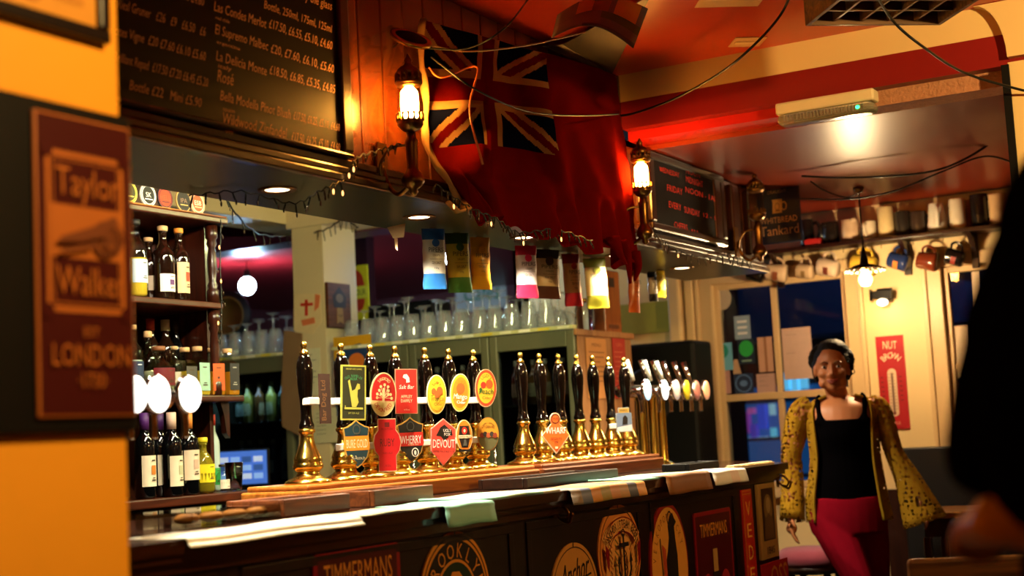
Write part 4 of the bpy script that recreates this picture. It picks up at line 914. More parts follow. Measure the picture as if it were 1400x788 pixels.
CR2 = [('orange-brown packet hanging behind the end of the flag', 856, 874, 352, 416, fc('#c86a1c', '#b8581c', '#a84a14')), ('black and grey packet beside the end of the flag', 883, 897, 372, 412, fc('#14120f', '#a89a88', '#1c1814')), ('yellow packet, last of those under the canopy', 896, 909, 370, 406, fc('#d8b01c', '#e0c040', '#c89a14'))]
for lab, a, b_, c_, d_, cc in CR2: crisp(lab, a, b_, c_, d_, cc, word='NUTS', tilt=random.uniform(-.08, .08), turn=-.4)
# scrap of paper stuck to the soffit, paper note under the flag
m = MB(); m.add([(-.03, 0, .012), (.035, .0, .026), (.026, -.004, -.022), (-.012, -.006, -.026), (.0, .0, .0)], [(0, 1, 4), (1, 2, 4), (2, 3, 4), (3, 0, 4)], flat('#f0cfa0')); m.add([(-.008, -.005, -.024), (.004, -.005, -.026), (.002, -.006, -.068), (-.006, -.007, -.062)], [(0, 1, 2, 3)], flat('#f0cfa0'))
o = solo('torn_paper', m, 'torn scrap of paper hanging from the canopy edge left of the crisps', 'paper', at(541, 316, y=2.66), -.7); md = o.modifiers.new('thickness', 'SOLIDIFY'); md.thickness = .001
# ------------------------------------------------------------------ ceiling things
def cable(label, pts, r=.0045, n=12, m=None):
    P = bez(pts, n); o = Vector(P[0]); return solo('cable', MB().tube([q-o for q in P], r, m or BLACKPLASTIC, 8), label, 'cable', o, group='cables strung under the ceiling')
cable('black cable looping from the ceiling down in front of the cream beam', [at(1090, -30, z=2.68), at(1066, 22, z=2.62), at(1020, 72, x=4.4), at(975, 106, x=4.6), at(920, 136, x=4.9), at(870, 154, y=2.24), at(846, 159, y=YF-.012)])
cable('black cable drooping from the upturned crate to the right pier', [at(1196, -10, z=2.485), at(1222, 30, z=2.47), at(1262, 64, x=4.4), at(1320, 100, x=4.8), at(1400, 124, x=5.03), at(1440, 132, x=5.05)])
cable('thin wire crossing the top of the flag to the smoke bell', [at(578, 66, y=2.25), at(640, 66, y=2.12), at(690, 38, y=2.0), at(726, -6, z=2.66)], .003)
cable('thin pale cord running from the lantern to the ceiling', [at(588, 62, y=2.23), at(640, 70, y=2.17), at(720, 62, y=2.15), at(800, 44, z=2.66)], .003, 12, flat('#8a6a4a'))
cable('long thin wire swagged across the flag', [at(590, 78, y=2.12), at(650, 122, y=1.98), at(720, 152, y=2.02), at(790, 158, y=2.10), at(846, 156, y=2.26)], .0028)
c3 = [at(1096, 241, x=6.3), at(1150, 243, x=6.3), at(1230, 240, x=6.3), at(1290, 230, x=6.3), at(1345, 202, x=6.3), at(1386, 164, x=6.3)]
cable('black cable swagged under the far ceiling from the blue sign to the right', c3, .005)
cable('lower black cable crossing under the far ceiling', [at(1090, 272, x=6.4), at(1160, 272, x=6.4), at(1220, 262, x=6.4), at(1290, 234, x=6.35), at(1346, 214, x=6.3), at(1392, 224, x=6.3)], .004)
cable('thin black cable hanging between the blue sign and the pendant lamp', [at(1108, 248, x=6.45), at(1130, 262, x=6.45), at(1158, 270, x=6.4), at(1178, 262, x=6.3)], .003)
# bent leaflet hanging from the ceiling
A_, B_, C_, D_ = at(762, 20, z=2.60), at(886, 12, z=2.62), at(866, 66, z=2.44), at(754, 52, z=2.46)
vs = []; nx, ny = 16, 10
for i in range(nx+1):
    for j in range(ny+1):
        u, v = i/nx, j/ny; p = (A_*(1-u)+B_*u)*(1-v)+(D_*(1-u)+C_*u)*v
        vs.append(p+Vector((0, 0, .055*math.sin(PI*u)))-A_)
LF = [flat(c) for c in ('#62646e', '#d89a34', '#3a4458', '#3a5a2c', '#6a6a70', '#8a6a4a')]
mb = MB(); [mb.mi(k) for k in LF]
fs = []; fm = []
for i in range(nx):
    for j in range(ny):
        k = i*(ny+1)+j; fs.append((k, k+1, k+ny+2, k+ny+1)); v = j/ny; u = i/nx
        fm.append(1 if (v < .45 and (.22 < u < .38 or .68 < u < .88)) else 3 if (.45 < v < .65 and u > .55) else 5 if (v < .5 and .38 < u < .6) else 4 if (v > .55 and u < .35) else 2 if v > .8 else 0)
mb.add(vs, fs, LF[0], True); mb.m = fm
lf = solo('leaflet', mb, 'curled glossy leaflet with pictures hung from the red ceiling above the flag', 'leaflet', A_); md = lf.modifiers.new('thickness', 'SOLIDIFY'); md.thickness = .0015
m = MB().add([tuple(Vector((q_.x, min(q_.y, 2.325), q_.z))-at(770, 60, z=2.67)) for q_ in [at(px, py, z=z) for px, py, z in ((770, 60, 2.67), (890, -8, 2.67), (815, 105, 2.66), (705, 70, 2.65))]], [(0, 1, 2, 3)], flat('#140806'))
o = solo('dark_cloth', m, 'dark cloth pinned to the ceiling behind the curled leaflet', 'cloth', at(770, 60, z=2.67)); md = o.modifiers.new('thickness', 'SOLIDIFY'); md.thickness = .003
for (px, py, s, lab) in ((1022, 58, .12, 'small pale ceiling plate behind the long cable'), (1003, -4, .22, 'larger pale ceiling plate at the top edge of the picture')):
    p = at(px, py, z=ZCEIL-.004); b = MB().box((-s/2, -s/2, 0), (s/2, s/2, .0035), flat('#d8b890'), .001); b.box((-s*.12, -s*.4, -.003), (s*.12, s*.4, -.0002), flat('#e8d0a8'), .001)
    solo('ceiling_plate', b, lab, 'ceiling plate', (p.x, p.y, ZCEIL-.004), .6, 'pale plates on the red ceiling')
# upturned wooden crate under the ceiling
a, b_ = at(1103, 34, z=2.50), at(1288, 33, z=2.50); dv = (b_-a); L = dv.length; ang = math.atan2(dv.y, dv.x)
cr_ = thing('bottle_crate', 'old wooden bottle crate with square compartments fixed under the ceiling', 'crate', (a.x, a.y, 2.50), ang)
CRW = wood('crate_wood', '#3a2412', '#7a5228', rough=.7); dpt = .42
m = MB()
for lo, hi in (((0, 0, 0), (L, .014, .10)), ((0, -dpt, 0), (L, -dpt+.014, .10)), ((0, -dpt+.0141, 0), (.014, -.0001, .10)), ((L-.014, -dpt+.0141, 0), (L, -.0001, .10))): m.box(lo, hi, CRW, .002)
m.build('crate_sides', cr_); m = MB(); n = 5
for k in range(1, n): m.box((L*k/n-.004, -dpt+.0145, .01), (L*k/n+.004, -.0005, .095), CRW)
for k in range(1, 4): m.box((.0145, -dpt*k/4-.004, .012), (L-.0145, -dpt*k/4+.004, .093), CRW)
m.build('dividers', cr_); MB().box((0, -dpt, .1002), (L, .014, .115), CRW).build('crate_bottom', cr_)
for (hx, hy) in ((.05, -.05), (L-.05, -.05), (.05, -dpt+.05), (L-.05, -dpt+.05)): MB().tube([(hx, hy, .1152), (hx, hy, ZCEIL-2.5-.001)], .004, BLACKMETAL, 6).build('hanger', cr_)
# emergency light on the beam
a, b_ = at(1059, 152, x=XB-.02), at(1194, 134, x=XB-.02); w = (a-b_).length
el = thing('emergency_light', 'long clear-ribbed emergency light fixed under the red beam', 'emergency light', (XB+.005, (a.y+b_.y)/2, 2.462), -PI/2)
MB().box((-w/2, -.02, -.046), (w/2, .055, -.0005), mat('aged_white_plastic', '#d8c8a0', rough=.45), .008).build('body', el)
m = MB().box((-w/2+.004, -.026, -.088), (w/2-.004, .06, -.0462), mat('ribbed_clear_plastic', '#e8dcc0', rough=.22, trans=.75, var=.05), .02, seg=3)
for k in range(24): xx = -w/2+.03+k*(w-.06)/24; m.box((xx, -.0285, -.078), (xx+.004, -.0262, -.052), mat('ribbed_clear_plastic', '#e8dcc0'))
m.build('diffuser', el); MB().ball((w/2-.06, -.027, -.066), (.008, .004, .006), glow('green_led', '#20ff7a', 9.0), 10, 6).build('indicator', el)

# ------------------------------------------------------------------ near pier: beer sign and picture
sx0, sx1 = at(30, 152, y=1.6).x, at(164, 178, y=1.6).x; zt, zb = 1.770, 1.325
sg = thing('pub_sign', 'upright maroon sign with gold lettering and a cannon on the near yellow pier', 'sign', ((sx0+sx1)/2, 1.5995, (zt+zb)/2)); hw, hh = (sx1-sx0)/2, (zt-zb)/2
MB().box((-.26, -.016, -hh-.022), (hw+.006, -.0005, hh+.020), mat('black_board_gloss', '#080504', rough=.5, spec=.3), .004).build('backing_board', sg)
MAROON = mat('maroon_enamel', '#3c0808', rough=.4, var=.1); SGOLD = mat('sign_gold_paint', '#a85c20', rough=.5, var=.15); m = MB().box((-hw, -.024, -hh), (hw-.004, -.0165, hh), SGOLD, .003)
m.M = Matrix.Translation((0, -.0242, 0)); m.rect(-hw+.004, -hh+.004, hw-.008, hh-.004, MAROON)
x0, x1, z0, z1 = -hw+.018, hw-.022, -.07, hh-.055
m.frame(x0, z0, x1, z1, .008, SGOLD); m.frame(x0+.012, z0+.012, x1-.012, z1-.012, .002, SGOLD); m.rect(x0+.006, -.0+.01, x1-.006, .088, SGOLD)
for cx, cz in ((x0, z0), (x1, z0), (x0, z1), (x1, z1)): m.disc(cx, cz, .012, .012, MAROON, 14)
m.text('Taylor', .0, .103, .042, SGOLD, w=.125); m.text('Walker', .002, -.044, .042, SGOLD, w=.132)
m.text('EST', 0, -.105, .014, SGOLD, w=.03); m.text('LONDON', 0, -.148, .032, SGOLD, w=.150); m.text('·1730·', .0, -.180, .022, SGOLD, w=.06)
CAN = flat('#6a3414'); m.ring(.03, .042, .028, .028, .007, CAN, 24); m.ring(.045, .046, .022, .026, .005, CAN, 20)
for k in range(8): a = PI*k/8; m.line([(.03-.026*math.cos(a), .042-.026*math.sin(a)), (.03+.026*math.cos(a), .042+.026*math.sin(a))], .003, CAN)
m.poly([(-.065, .030), (-.062, .038), (.0, .058), (.045, .078), (.052, .068), (.02, .045), (-.02, .034)], CAN); m.line([(.0, .03), (-.06, .018)], .006, CAN)
m.build('enamel_panel', sg)
pf = thing('framed_picture', 'dark framed picture at the top of the near yellow pier', 'picture', (1.474, 1.5995, 2.02)); m = MB()
for lo, hi in (((-.26, -.12), (.098, -.098)), ((-.26, .12), (.098, .142)), ((.076, -.0979), (.098, .1199)), ((-.26, -.0979), (-.238, .1199))): m.box((lo[0], -.018, lo[1]), (hi[0], -.0005, hi[1]), mat('black_picture_frame', '#150a06', rough=.35), .004)
m.build('frame', pf); m = MB().box((-.2375, -.008, -.0975), (.0755, -.001, .1195), flat('#c8882c')); m.M = Matrix.Translation((0, -.0082, 0)); m.disc(-.05, -.04, .03, .045, flat('#a86a20')); m.rect(-.01, -.07, .05, -.01, flat('#b87824')); m.build('print', pf)
# ------------------------------------------------------------------ back bar shelves on the left
YS = 3.70
bb = thing('back_bar_shelves', 'dark wooden back bar shelving with turned posts at the left behind the bar', 'shelves', (0, 0, 0))
XE = 4.235
MB().box((2.6, 4.03, 0), (XE, 4.06, 2.30), wood('back_bar_boards', '#2a1008', '#4a1e0e', axis='Z')).build('back_panel', bb)
for z, xe, yf in ((2.148, XE+.02, YS-.02), (1.815, XE, YS), (1.455, 4.33, YS-.01)):
    MB().box((2.6, yf, z), (xe, 4.0295, z+.024), SHELFWOOD, .005).build('shelf', bb)
MB().box((2.6, YS-.05, 1.075), (XE+.10, 4.0295, 1.11), SHELFWOOD, .006).build('counter_top', bb)
MB().box((2.6, YS, 0), (XE+.06, 4.0295, 1.0745), DARKWOOD).build('base_cupboard', bb)
MB().box((XE-.02, YS+.07, 1.1105), (XE+.0, 4.0295, 1.4545), DARKWOODZ).build('end_board', bb); MB().box((XE-.02, YS+.07, 1.4795), (XE, 4.0295, 1.8145), DARKWOODZ).build('end_board', bb); MB().box((XE-.02, YS+.07, 1.8395), (XE, 4.0295, 2.1475), DARKWOODZ).build('end_board', bb)
def post(z0, z1):
    h = z1-z0; return MB().lathe([(.024, z0), (.024, z0+.05), (.017, z0+.058), (.021, z0+.07), (.014, z0+.085), (.018, z0+h*.4), (.019, z0+h*.55), (.014, z1-.09), (.021, z1-.075), (.017, z1-.06), (.024, z1-.05), (.024, z1)], DARKWOODZ, 16, M=Matrix.Translation((XE-.02, YS+.035, 0)))
post(1.8395, 2.1475).build('post', bb); post(1.4795, 1.8145).build('post', bb)
MB().prism([(-.05, 0), (.0, 0), (.0, -.14), (-.02, -.12), (-.03, -.05)], YS+.04, YS+.065, DARKWOODZ, M=Matrix.Translation((XE+.06, 0, 1.4545))).build('bracket', bb)
MB().tube([(3.0, YS-.018, 2.1725), (3.0, YS-.018, 2.183)], .001, BRASS_OLD).box((2.6, YS-.018, 2.1725), (XE+.015, YS-.012, 2.178), OAK, .002).build('shelf_rail', bb)
# row of round clips on the top shelf
for k, (px, cols, lab) in enumerate(((177, ('#e8d060', '#3a3a1a', '#d8c040'), 'yellow round clip, leftmost on the top shelf'), (203, ('#e8e4dc', '#15120f', '#e8e4dc'), 'black and white round clip on the top shelf'), (226, ('#2a1a2a', '#c03a1a', '#2a1a2a'), 'dark round clip with red lettering on the top shelf'),
                                     (251, ('#c8a060', '#1a0f14', '#241420'), 'plain black round clip on the top shelf'), (270, ('#e8b890', '#b0502a', '#f0d8c0'), 'pale half-orange round clip, rightmost on the top shelf'))):
    p = at(px, 262, y=YS-.005); r = .040; m = MB().prism(oval(28, r, r*1.08), 0, .006, flat(cols[0])); m.disc(0, 0, r*.9, r*.97, flat(cols[1])); m.ring(0, 0, r*.85, r*.92, .004, flat(cols[2]), 24)
    m.text(('ALE', 'SK', 'HELL', 'IPA', 'ESB')[k], 0, -.008, .018, flat(('#3a3a1a', '#f0ece0', '#e8502a', '#8a6a5a', '#f0e0d0')[k])) ; m.rect(-.02, -.018, .02, -.014, flat(cols[0]))
    solo('badge_clip', m, lab, 'badge', (p.x, YS-.004, 2.1725+r*1.08+.0005), group='round clips on the top shelf', rot=(-.06, 0, 0))
# ------------------------------------------------------------------ bottles
def gl(col, rough=.03, tr=1.0): return mat('bottle_'+col.lstrip('#')+str(tr), col, rough=rough, trans=tr, var=.03, ior=1.45)
DARKGL = mat('dark_wine_glass', '#07080a', rough=.06, var=.1, coat=.5)
def bottle_prof(kind, r, h):
    if kind == 'wine': return [(r*.85, 0), (r, .008), (r, h*.60), (r*.93, h*.66), (r*.62, h*.73), (r*.42, h*.78), (r*.38, h*.84), (r*.37, h*.96), (r*.43, h*.965), (r*.43, h)]
    if kind == 'whisky': return [(r*.88, 0), (r, .008), (r, h*.58), (r*.95, h*.64), (r*.65, h*.71), (r*.42, h*.76), (r*.36, h*.82), (r*.36, h*.90), (r*.42, h*.905), (r*.42, h*.93)]
    if kind == 'round': return [(r*.8, 0), (r, .015), (r*1.02, h*.35), (r*.92, h*.55), (r*.6, h*.68), (r*.34, h*.75), (r*.32, h*.85), (r*.38, h*.86), (r*.38, h*.9)]
    if kind == 'square': return [(r*.95, 0), (r, .008), (r, h*.62), (r*.9, h*.67), (r*.5, h*.74), (r*.4, h*.78), (r*.38, h*.86), (r*.46, h*.865), (r*.46, h*.9)]
    return [(r*.85, 0), (r, .006), (r*.98, h*.5), (r*.6, h*.7), (r*.45, h*.85), (r*.55, h*.88), (r*.55, h*.92)]
def bottle(label, px, z, kind, r, h, glass, cap, lab=None, liquid=None, y=YS+.06, lz=(.18, .48), motif=None, grp='bottles on the back bar', x=None, capz=None, name='bottle', wordc=None, segs=20):
    if x is None: x = at(px, 500, y=y).x
    B = thing(name, label, 'bottle', (x, y, z+.0006), random.uniform(-.15, .15), grp); P = bottle_prof(kind, r, h); sq = 4 if kind == 'square' else segs
    Mq = Matrix.Rotation(PI/4, 4, 'Z') @ Matrix.Scale(1.25, 4) if kind == 'square' else Matrix()
    if kind == 'square': Mq = Matrix.Rotation(PI/4, 4, 'Z') @ Matrix.Diagonal((1.3, 1.3, 1, 1))
    MB().lathe(P, glass, sq if kind == 'square' else segs, M=Mq, smooth=kind != 'square').build('bottle_body', B)
    if liquid:
        Q = [(q*.93, zz+.004) for q, zz in P if zz < h*.52]; Q += [(Q[-1][0], h*.50)]
        MB().lathe(Q, liquid, sq if kind == 'square' else segs, M=Mq, smooth=kind != 'square').build('liquid', B)
    top = P[-1]; c0 = capz if capz else top[1]
    if capz: MB().lathe([(top[0]*1.06, h*capz), (top[0]*1.08, h*1.0+.001), (top[0]*.9, h*1.003)], cap, 14).build('capsule', B)
    else: MB().lathe([(top[0]*1.05, top[1]+.0005), (top[0]*1.15, top[1]+.004), (top[0]*1.15, h*.995), (top[0]*.9, h)], cap, 14).build('stopper', B)
    if lab:
        z0, z1 = h*lz[0], h*lz[1]; m = MB()
        if kind == 'square':
            w = r*.80; m.M = Matrix.Translation((0, -r*.925, 0)); m.box((-w, -.001, z0), (w, 0, z1), lab); m.M = Matrix.Translation((0, -r*.925-.0012, 0))
        else:
            m.lathe([(r*1.012, z0), (r*1.012, z1)], lab, 14, a0=-PI/2-1.15, a1=-PI/2+1.15); w = r*.55; m.M = Matrix.Translation((0, -r*1.012-.0005, 0))
        mc = wordc or flat('#4a3a2a')
        if motif: m.rect(-w*.5, z0+(z1-z0)*.38, w*.5, z0+(z1-z0)*.68, motif)
        m.rect(-w*.4, z0+(z1-z0)*.82, w*.4, z0+(z1-z0)*.86, mc); m.rect(-w*.45, z0+(z1-z0)*.18, w*.45, z0+(z1-z0)*.22, mc); m.rect(-w*.3, z0+(z1-z0)*.26, w*.3, z0+(z1-z0)*.29, mc)
        m.build('label', B)
    return B
CORK = mat('cork', '#c8a070', rough=.7, var=.2, scale=60); AMB = gl('#d08420', .08, .0); PALEAMB = gl('#e0b83a', .08, .0); BRN = mat('brown_spirit', '#3a1808', rough=.05, var=.1, coat=.4)
CLR = pane_glass('clear_bottle_glass', '#e8f0ea', 1.6); BRNG = mat('dark_brown_bottle', '#1a0c06', rough=.05, coat=.5, var=.15)
Z3, Z2, Z1 = 1.839, 1.479, 1.110
BT = 'bottles on the back bar'
bottle('pale whisky bottle with a blue-white label, leftmost on the upper shelf', 165, Z3, 'whisky', .040, .28, CLR, flat('#1a1814'), flat('#c8d4dc'), PALEAMB)
bottle('pale whisky bottle with black stopper and light blue label on the upper shelf', 189, Z3, 'whisky', .042, .29, CLR, flat('#14120f'), flat('#b4c8d8'), PALEAMB, y=YS+.05)
bottle('shorter dark bottle with a cork between two taller ones on the upper shelf', 207, Z3, 'whisky', .036, .24, BRNG, CORK, flat('#8a7a68'), lz=(.15, .38), y=YS+.10)
bottle('dark bottle with a purple neck band and white label on the upper shelf', 227, Z3, 'whisky', .041, .28, BRNG, CORK, flat('#e8e0e4'), motif=flat('#5a2a6a'), lz=(.10, .34), y=YS+.05)
bottle('bottle with a red and cream label, rightmost on the upper shelf', 249, Z3, 'whisky', .037, .28, BRNG, flat('#d8802a'), flat('#e0b890'), motif=flat('#c03a20'), lz=(.10, .52), y=YS+.05)
bottle('clear bottle with navy label at the left of the middle shelf', 180, Z2, 'whisky', .042, .26, CLR, CORK, flat('#1c3050'), gl('#b8c4c0', .08, .0), wordc=flat('#d8e0e8'))
bottle('small clear corked bottle behind the round one on the middle shelf', 203, Z2, 'round', .036, .25, CLR, CORK, None, None, y=YS+.14)
bottle('squat round clear bottle with a dark red label on the middle shelf', 217, Z2, 'round', .058, .185, CLR, flat('#7a4a28'), flat('#6a1420'), gl('#b8b89c', .08, .0), lz=(.2, .55), y=YS+.05)
bottle('tall dark bottle with a red cap at the back of the middle shelf', 222, Z2, 'wine', .034, .30, BRNG, flat('#a02a1c'), None, x=4.01, y=YS+.17, capz=.86)
bottle('tall dark bottle with a pale cap at the back of the middle shelf', 241, Z2, 'wine', .038, .30, BRNG, flat('#d8c8a8'), None, x=4.09, y=YS+.17, capz=.86)
bottle('tall black bottle at the back of the middle shelf, nearest the post', 258, Z2, 'wine', .034, .30, DARKGL, flat('#1a1410'), flat('#5a4a3a'), x=4.168, y=YS+.19, capz=.86)
bottle('small corked clear bottle left of the square bottles', 239, Z2, 'whisky', .028, .19, CLR, CORK, flat('#c8c4b0'), y=YS+.075)
bottle('square bottle with a grey label on the middle shelf', 253, Z2, 'square', .036, .185, CLR, CORK, flat('#4a4844'), PALEAMB, y=YS+.055, lz=(.12, .6))
bottle('square bottle with a pale teal label on the middle shelf', 270, Z2, 'square', .037, .19, CLR, CORK, flat('#9cc4b4'), PALEAMB, y=YS+.05, lz=(.10, .66))
bottle('square bottle with an orange label on the middle shelf', 291, Z2, 'square', .036, .188, CLR, CORK, flat('#d85a2a'), AMB, y=YS+.05, lz=(.10, .66))
bottle('square amber bottle with a charcoal label at the end of the middle shelf', 311, Z2, 'square', .036, .186, CLR, CORK, flat('#2c2c30'), AMB, y=YS+.05, lz=(.12, .68), wordc=flat('#a8a8a4'))
WL = flat('#e4d8bc')
bottle('red wine bottle with purple capsule and orange picture label, leftmost', 195, Z1, 'wine', .038, .305, DARKGL, flat('#4a1c6a'), WL, motif=flat('#c87a2a'), capz=.80, y=YS+.0, lz=(.14, .50))
bottle('red wine bottle with purple capsule, second from the left', 215, Z1, 'wine', .038, .305, DARKGL, flat('#42185e'), WL, motif=flat('#c87a2a'), capz=.80, y=YS+.045, lz=(.14, .50))
bottle('wine bottle with a pale pink capsule and a plain cream label', 232, Z1, 'wine', .038, .305, DARKGL, flat('#d8b8a8'), WL, motif=flat('#b8b894'), capz=.80, y=YS-.01, lz=(.12, .48))
bottle('wine bottle with an orange and white capsule and patterned label', 254, Z1, 'wine', .040, .305, DARKGL, flat('#e08a3a'), flat('#e0cdb4'), motif=flat('#c8a894'), capz=.80, y=YS-.01, lz=(.18, .54))
bottle('yellow lime cordial bottle with a bright yellow label', 274, Z1, 'round', .042, .21, gl('#c8b830', .04, .7), flat('#d8c81c'), flat('#e8d81c'), gl('#c8a820', .04, .7), y=YS-.01, lz=(.2, .52))
bottle('tiny clear bottle with a white label at the end of the lower counter', 299, Z1, 'round', .028, .105, CLR, flat('#14110f'), flat('#e0d8c8'), None, y=YS-.015, lz=(.12, .45))
bottle('slim white and green bottle standing behind the small bottles', 288, Z1, 'wine', .026, .30, mat('white_bottle', '#c8dce0', rough=.2), flat('#c83a2a'), flat('#3aa85a'), y=YS+.14, lz=(.08, .3), capz=.86)
m = MB()
for k in range(14): m.lathe([(.044, .012*k), (.046, .012*k+.003), (.046, .012*k+.008), (.044, .012*k+.0115)], wood('stacked_mats', '#6a3c18', '#9a6430', rough=.6), 18)
solo('beer_mat_stack', m, 'stack of round brown beer mats behind the yellow bottle', 'beer mats', (4.135, YS+.12, Z1+.0006))
solo('tumbler', MB().lathe([(.028, 0), (.036, .11), (.033, .11), (.026, .008), (0, .008)], CLEAR, 20), 'empty clear tumbler at the end of the lower counter', 'glass', (at(320, 650, y=YS-.01).x, YS-.01, Z1+.0006))

# ------------------------------------------------------------------ fridges across the end of the bar
FRAME = mat('olive_grey_fridge_frame', '#6e7058', rough=.42, var=.08, metal=.3); DARKIN = mat('fridge_interior', '#15181a', rough=.5)
FG = pane_glass('fridge_glass', '#9aa6ac')
XF = 6.2
def fridge(label, y0, y1, doors, ztop=1.775):
    f = thing('drinks_fridge', label, 'fridge', (XF, (y0+y1)/2, 0), group='drinks fridges behind the bar'); w = (y1-y0)/2; d = .55; b = MB()
    b.box((.045, -w, 0), (d, -w+.03, ztop), FRAME, .004).box((.045, w-.03, 0), (d, w, ztop), FRAME, .004).box((.045, -w+.0301, ztop-.03), (d, w-.0301, ztop), FRAME).box((.045, -w+.0301, 0), (d, w-.0301, .12), FRAME).box((d-.02, -w+.0301, .1201), (d, w-.0301, ztop-.0301), DARKIN); b.build('cabinet', f)
    for k in range(4): MB().box((.09, -w+.031, .42+.33*k), (d-.021, w-.031, .428+.33*k), CHROME).build('shelf', f)
    m = MB().box((-.012, -w, ztop+.0005), (.03, w, ztop+.018), mat('pale_shelf_edging', '#c8c890', rough=.4))
    for k in range(int(2*w/.11)): m.box((-.0135, -w+.02+.11*k, ztop+.002), (-.0121, -w+.085+.11*k, ztop+.0165), flat(('#e8e8c8', '#d8c84a', '#f0f0e0')[k % 3]))
    m.build('top_rail', f)
    dw = 2*w/doors
    for k in range(doors):
        a, c = -w+dw*k+.003, -w+dw*(k+1)-.003; m = MB(); t = .045
        m.box((0, a, .13), (.04, a+t, ztop-.004), FRAME, .006).box((0, c-t, .13), (.04, c, ztop-.004), FRAME, .006).box((0, a+t+.0001, ztop-.085), (.04, c-t-.0001, ztop-.004), FRAME, .004).box((0, a+t+.0001, .13), (.04, c-t-.0001, .20), FRAME, .004)
        D = m.build('door', f); MB().box((.016, a+t+.0002, .2005), (.022, c-t-.0002, ztop-.0855), FG).build('door_glass', D); MB().tube([(-.002, c-.022, .9), (-.03, c-.022, .92), (-.03, c-.022, 1.2), (-.002, c-.022, 1.22)], .007, CHROME).build('door_handle', D)
    return f
fridge('wide three-door glass-fronted drinks fridge to the right of the cream pillar', 3.185, 4.66, 3)
fridge('narrow glass-fronted drinks fridge to the left of the cream pillar', 4.95, 5.60, 1)
lamp('fridge_strip_light', (XF+.12, 5.27, 1.62), 2.2, COOL, 'AREA', rot=(0, 0, 0), size=(.04, .5))
lamp('fridge_strip_light', (XF+.10, 3.9, 1.66), 1.6, NEUTRAL, 'AREA', size=(.04, 1.3))  # warm lamp added to brighten the inside of the wide fridge
cols = [('#3a4a5a', 'blue-grey'), ('#c8b84a', 'yellow'), ('#6a1c1c', 'dark red'), ('#1c3a24', 'green'), ('#8a5a2a', 'amber'), ('#b8c0c4', 'silver')]
FB = {}
for i, (c, nme) in enumerate(cols):
    gm = mat('beer_bottle_'+nme, c, rough=.15, coat=.4, var=.15)
    FB[i] = bottle('small %s bottle standing behind the fridge glass' % nme, 0, .75, 'wine', .03, .23, gm, flat('#c8b890'), flat(('#d8d8d8', '#e8e0a0', '#d8a080', '#b8c8b0', '#e0c890', '#4a6a9a')[i]), x=XF+.17, y=5.12+.1*i if i < 4 else 3.4+.2*i, capz=.88, grp='bottles in the drinks fridges', segs=14)
    FB[i].location.z = .428+.33*2+.0006
first = {k: True for k in FB}
def fridge_row(y0, y1, shelf, n, seq, where):
    for k in range(n):
        i = seq[k % len(seq)]; y = y0+(y1-y0)*(k+.5)/n; z = .428+.33*shelf+.0006; lab = 'small %s bottle on the %s' % (cols[i][1], where)
        if first[i]: first[i] = False; FB[i].location = (XF+.17, y, z); FB[i]['label'] = lab
        else: dup(FB[i], (XF+.17+.03*(k % 2), y, z), random.uniform(-.6, .6)-PI/2, lab)
fridge_row(5.02, 5.53, 3, 6, (1, 3, 1, 4), 'top shelf of the narrow fridge')
fridge_row(5.02, 5.53, 2, 6, (0, 5, 0, 2), 'middle shelf of the narrow fridge')
fridge_row(3.24, 3.66, 3, 5, (4, 2, 4), 'top shelf of the wide fridge, nearest door')
fridge_row(3.24, 3.66, 2, 5, (1, 1, 4), 'middle shelf of the wide fridge, nearest door')
fridge_row(3.74, 4.14, 3, 5, (2, 0, 4), 'top shelf of the wide fridge, centre door')
fridge_row(3.74, 4.14, 2, 5, (4, 3, 1), 'middle shelf of the wide fridge, centre door')
# glowing screen added in place of a reflection in the fridge glass
til = thing('reflection_screen', 'small glowing blue screen on a stand, added for a reflection in the narrow fridge glass', 'screen', (5.98, 5.13, 1.02), math.radians(-62)); SCRN = glow('blue_reflection_glow', '#3a62b8', .9)
MB().box((-.15, -.012, .05), (.15, .012, .25), BLACKPLASTIC, .006).build('screen_case', til); m = MB(); m.M = Matrix.Translation((0, -.0125, 0)); m.rect(-.138, .062, .138, .24, SCRN)
for k in range(12): m.rect(-.12+.062*(k % 4), .09+.045*(k//4), -.12+.062*(k % 4)+.05, .12+.045*(k//4), glow('reflection_patch_%d' % (k % 3), ('#7aa0e0', '#2a4a8a', '#a8b8d8')[k % 3], .8))
m.build('display', til); MB().box((-.03, .0125, .02), (.03, .03, .2), BLACKPLASTIC).box((-.10, -.07, .0), (.10, .07, .0195), BLACKPLASTIC, .004).build('stand', til)
struct_b = thing('low_back_counter', 'low dark counter added under the reflection screen in front of the narrow fridge', 'counter', (5.97, 5.2, 0)); MB().box((-.16, -.35, .98), (.16, .35, 1.0195), DARKWOOD, .006).build('counter_top', struct_b); MB().box((-.14, -.33, 0), (.14, .33, .9795), DARKWOODZ).build('cupboard', struct_b)
# ------------------------------------------------------------------ glasses on top of the fridges
WG = [(.034, 0), (.0365, .004), (.040, .03), (.042, .055), (.036, .082), (.020, .098), (.006, .106), (.0042, .115), (.004, .155), (.005, .166), (.018, .172), (.033, .1745), (.033, .177), (.0, .177)]
WGI = [(.034, 0), (.0385, .03), (.0402, .055), (.034, .081), (.018, .096), (.0, .100)]
PT = [(.044, 0), (.042, .05), (.036, .12), (.030, .150), (.030, .153), (0, .153)]
GT = {}; GLASSW = pane_glass('thin_drinking_glass', '#fafcfd', 1.9, .06, .13)  # pale diffuse share mixed in so the glasses look luminous
def glass_proto(kind):
    prof = (WGI[::-1]+WG) if kind == 'wine_glass' else ([(0, .142), (.027, .140), (.034, .118), (.0405, .05), (.0425, 0)]+PT)
    g = MB().lathe(prof, GLASSW, 20); return g.mesh(kind)
for k in ('wine_glass', 'pint_glass'): GT[k] = glass_proto(k)
ngl = 0
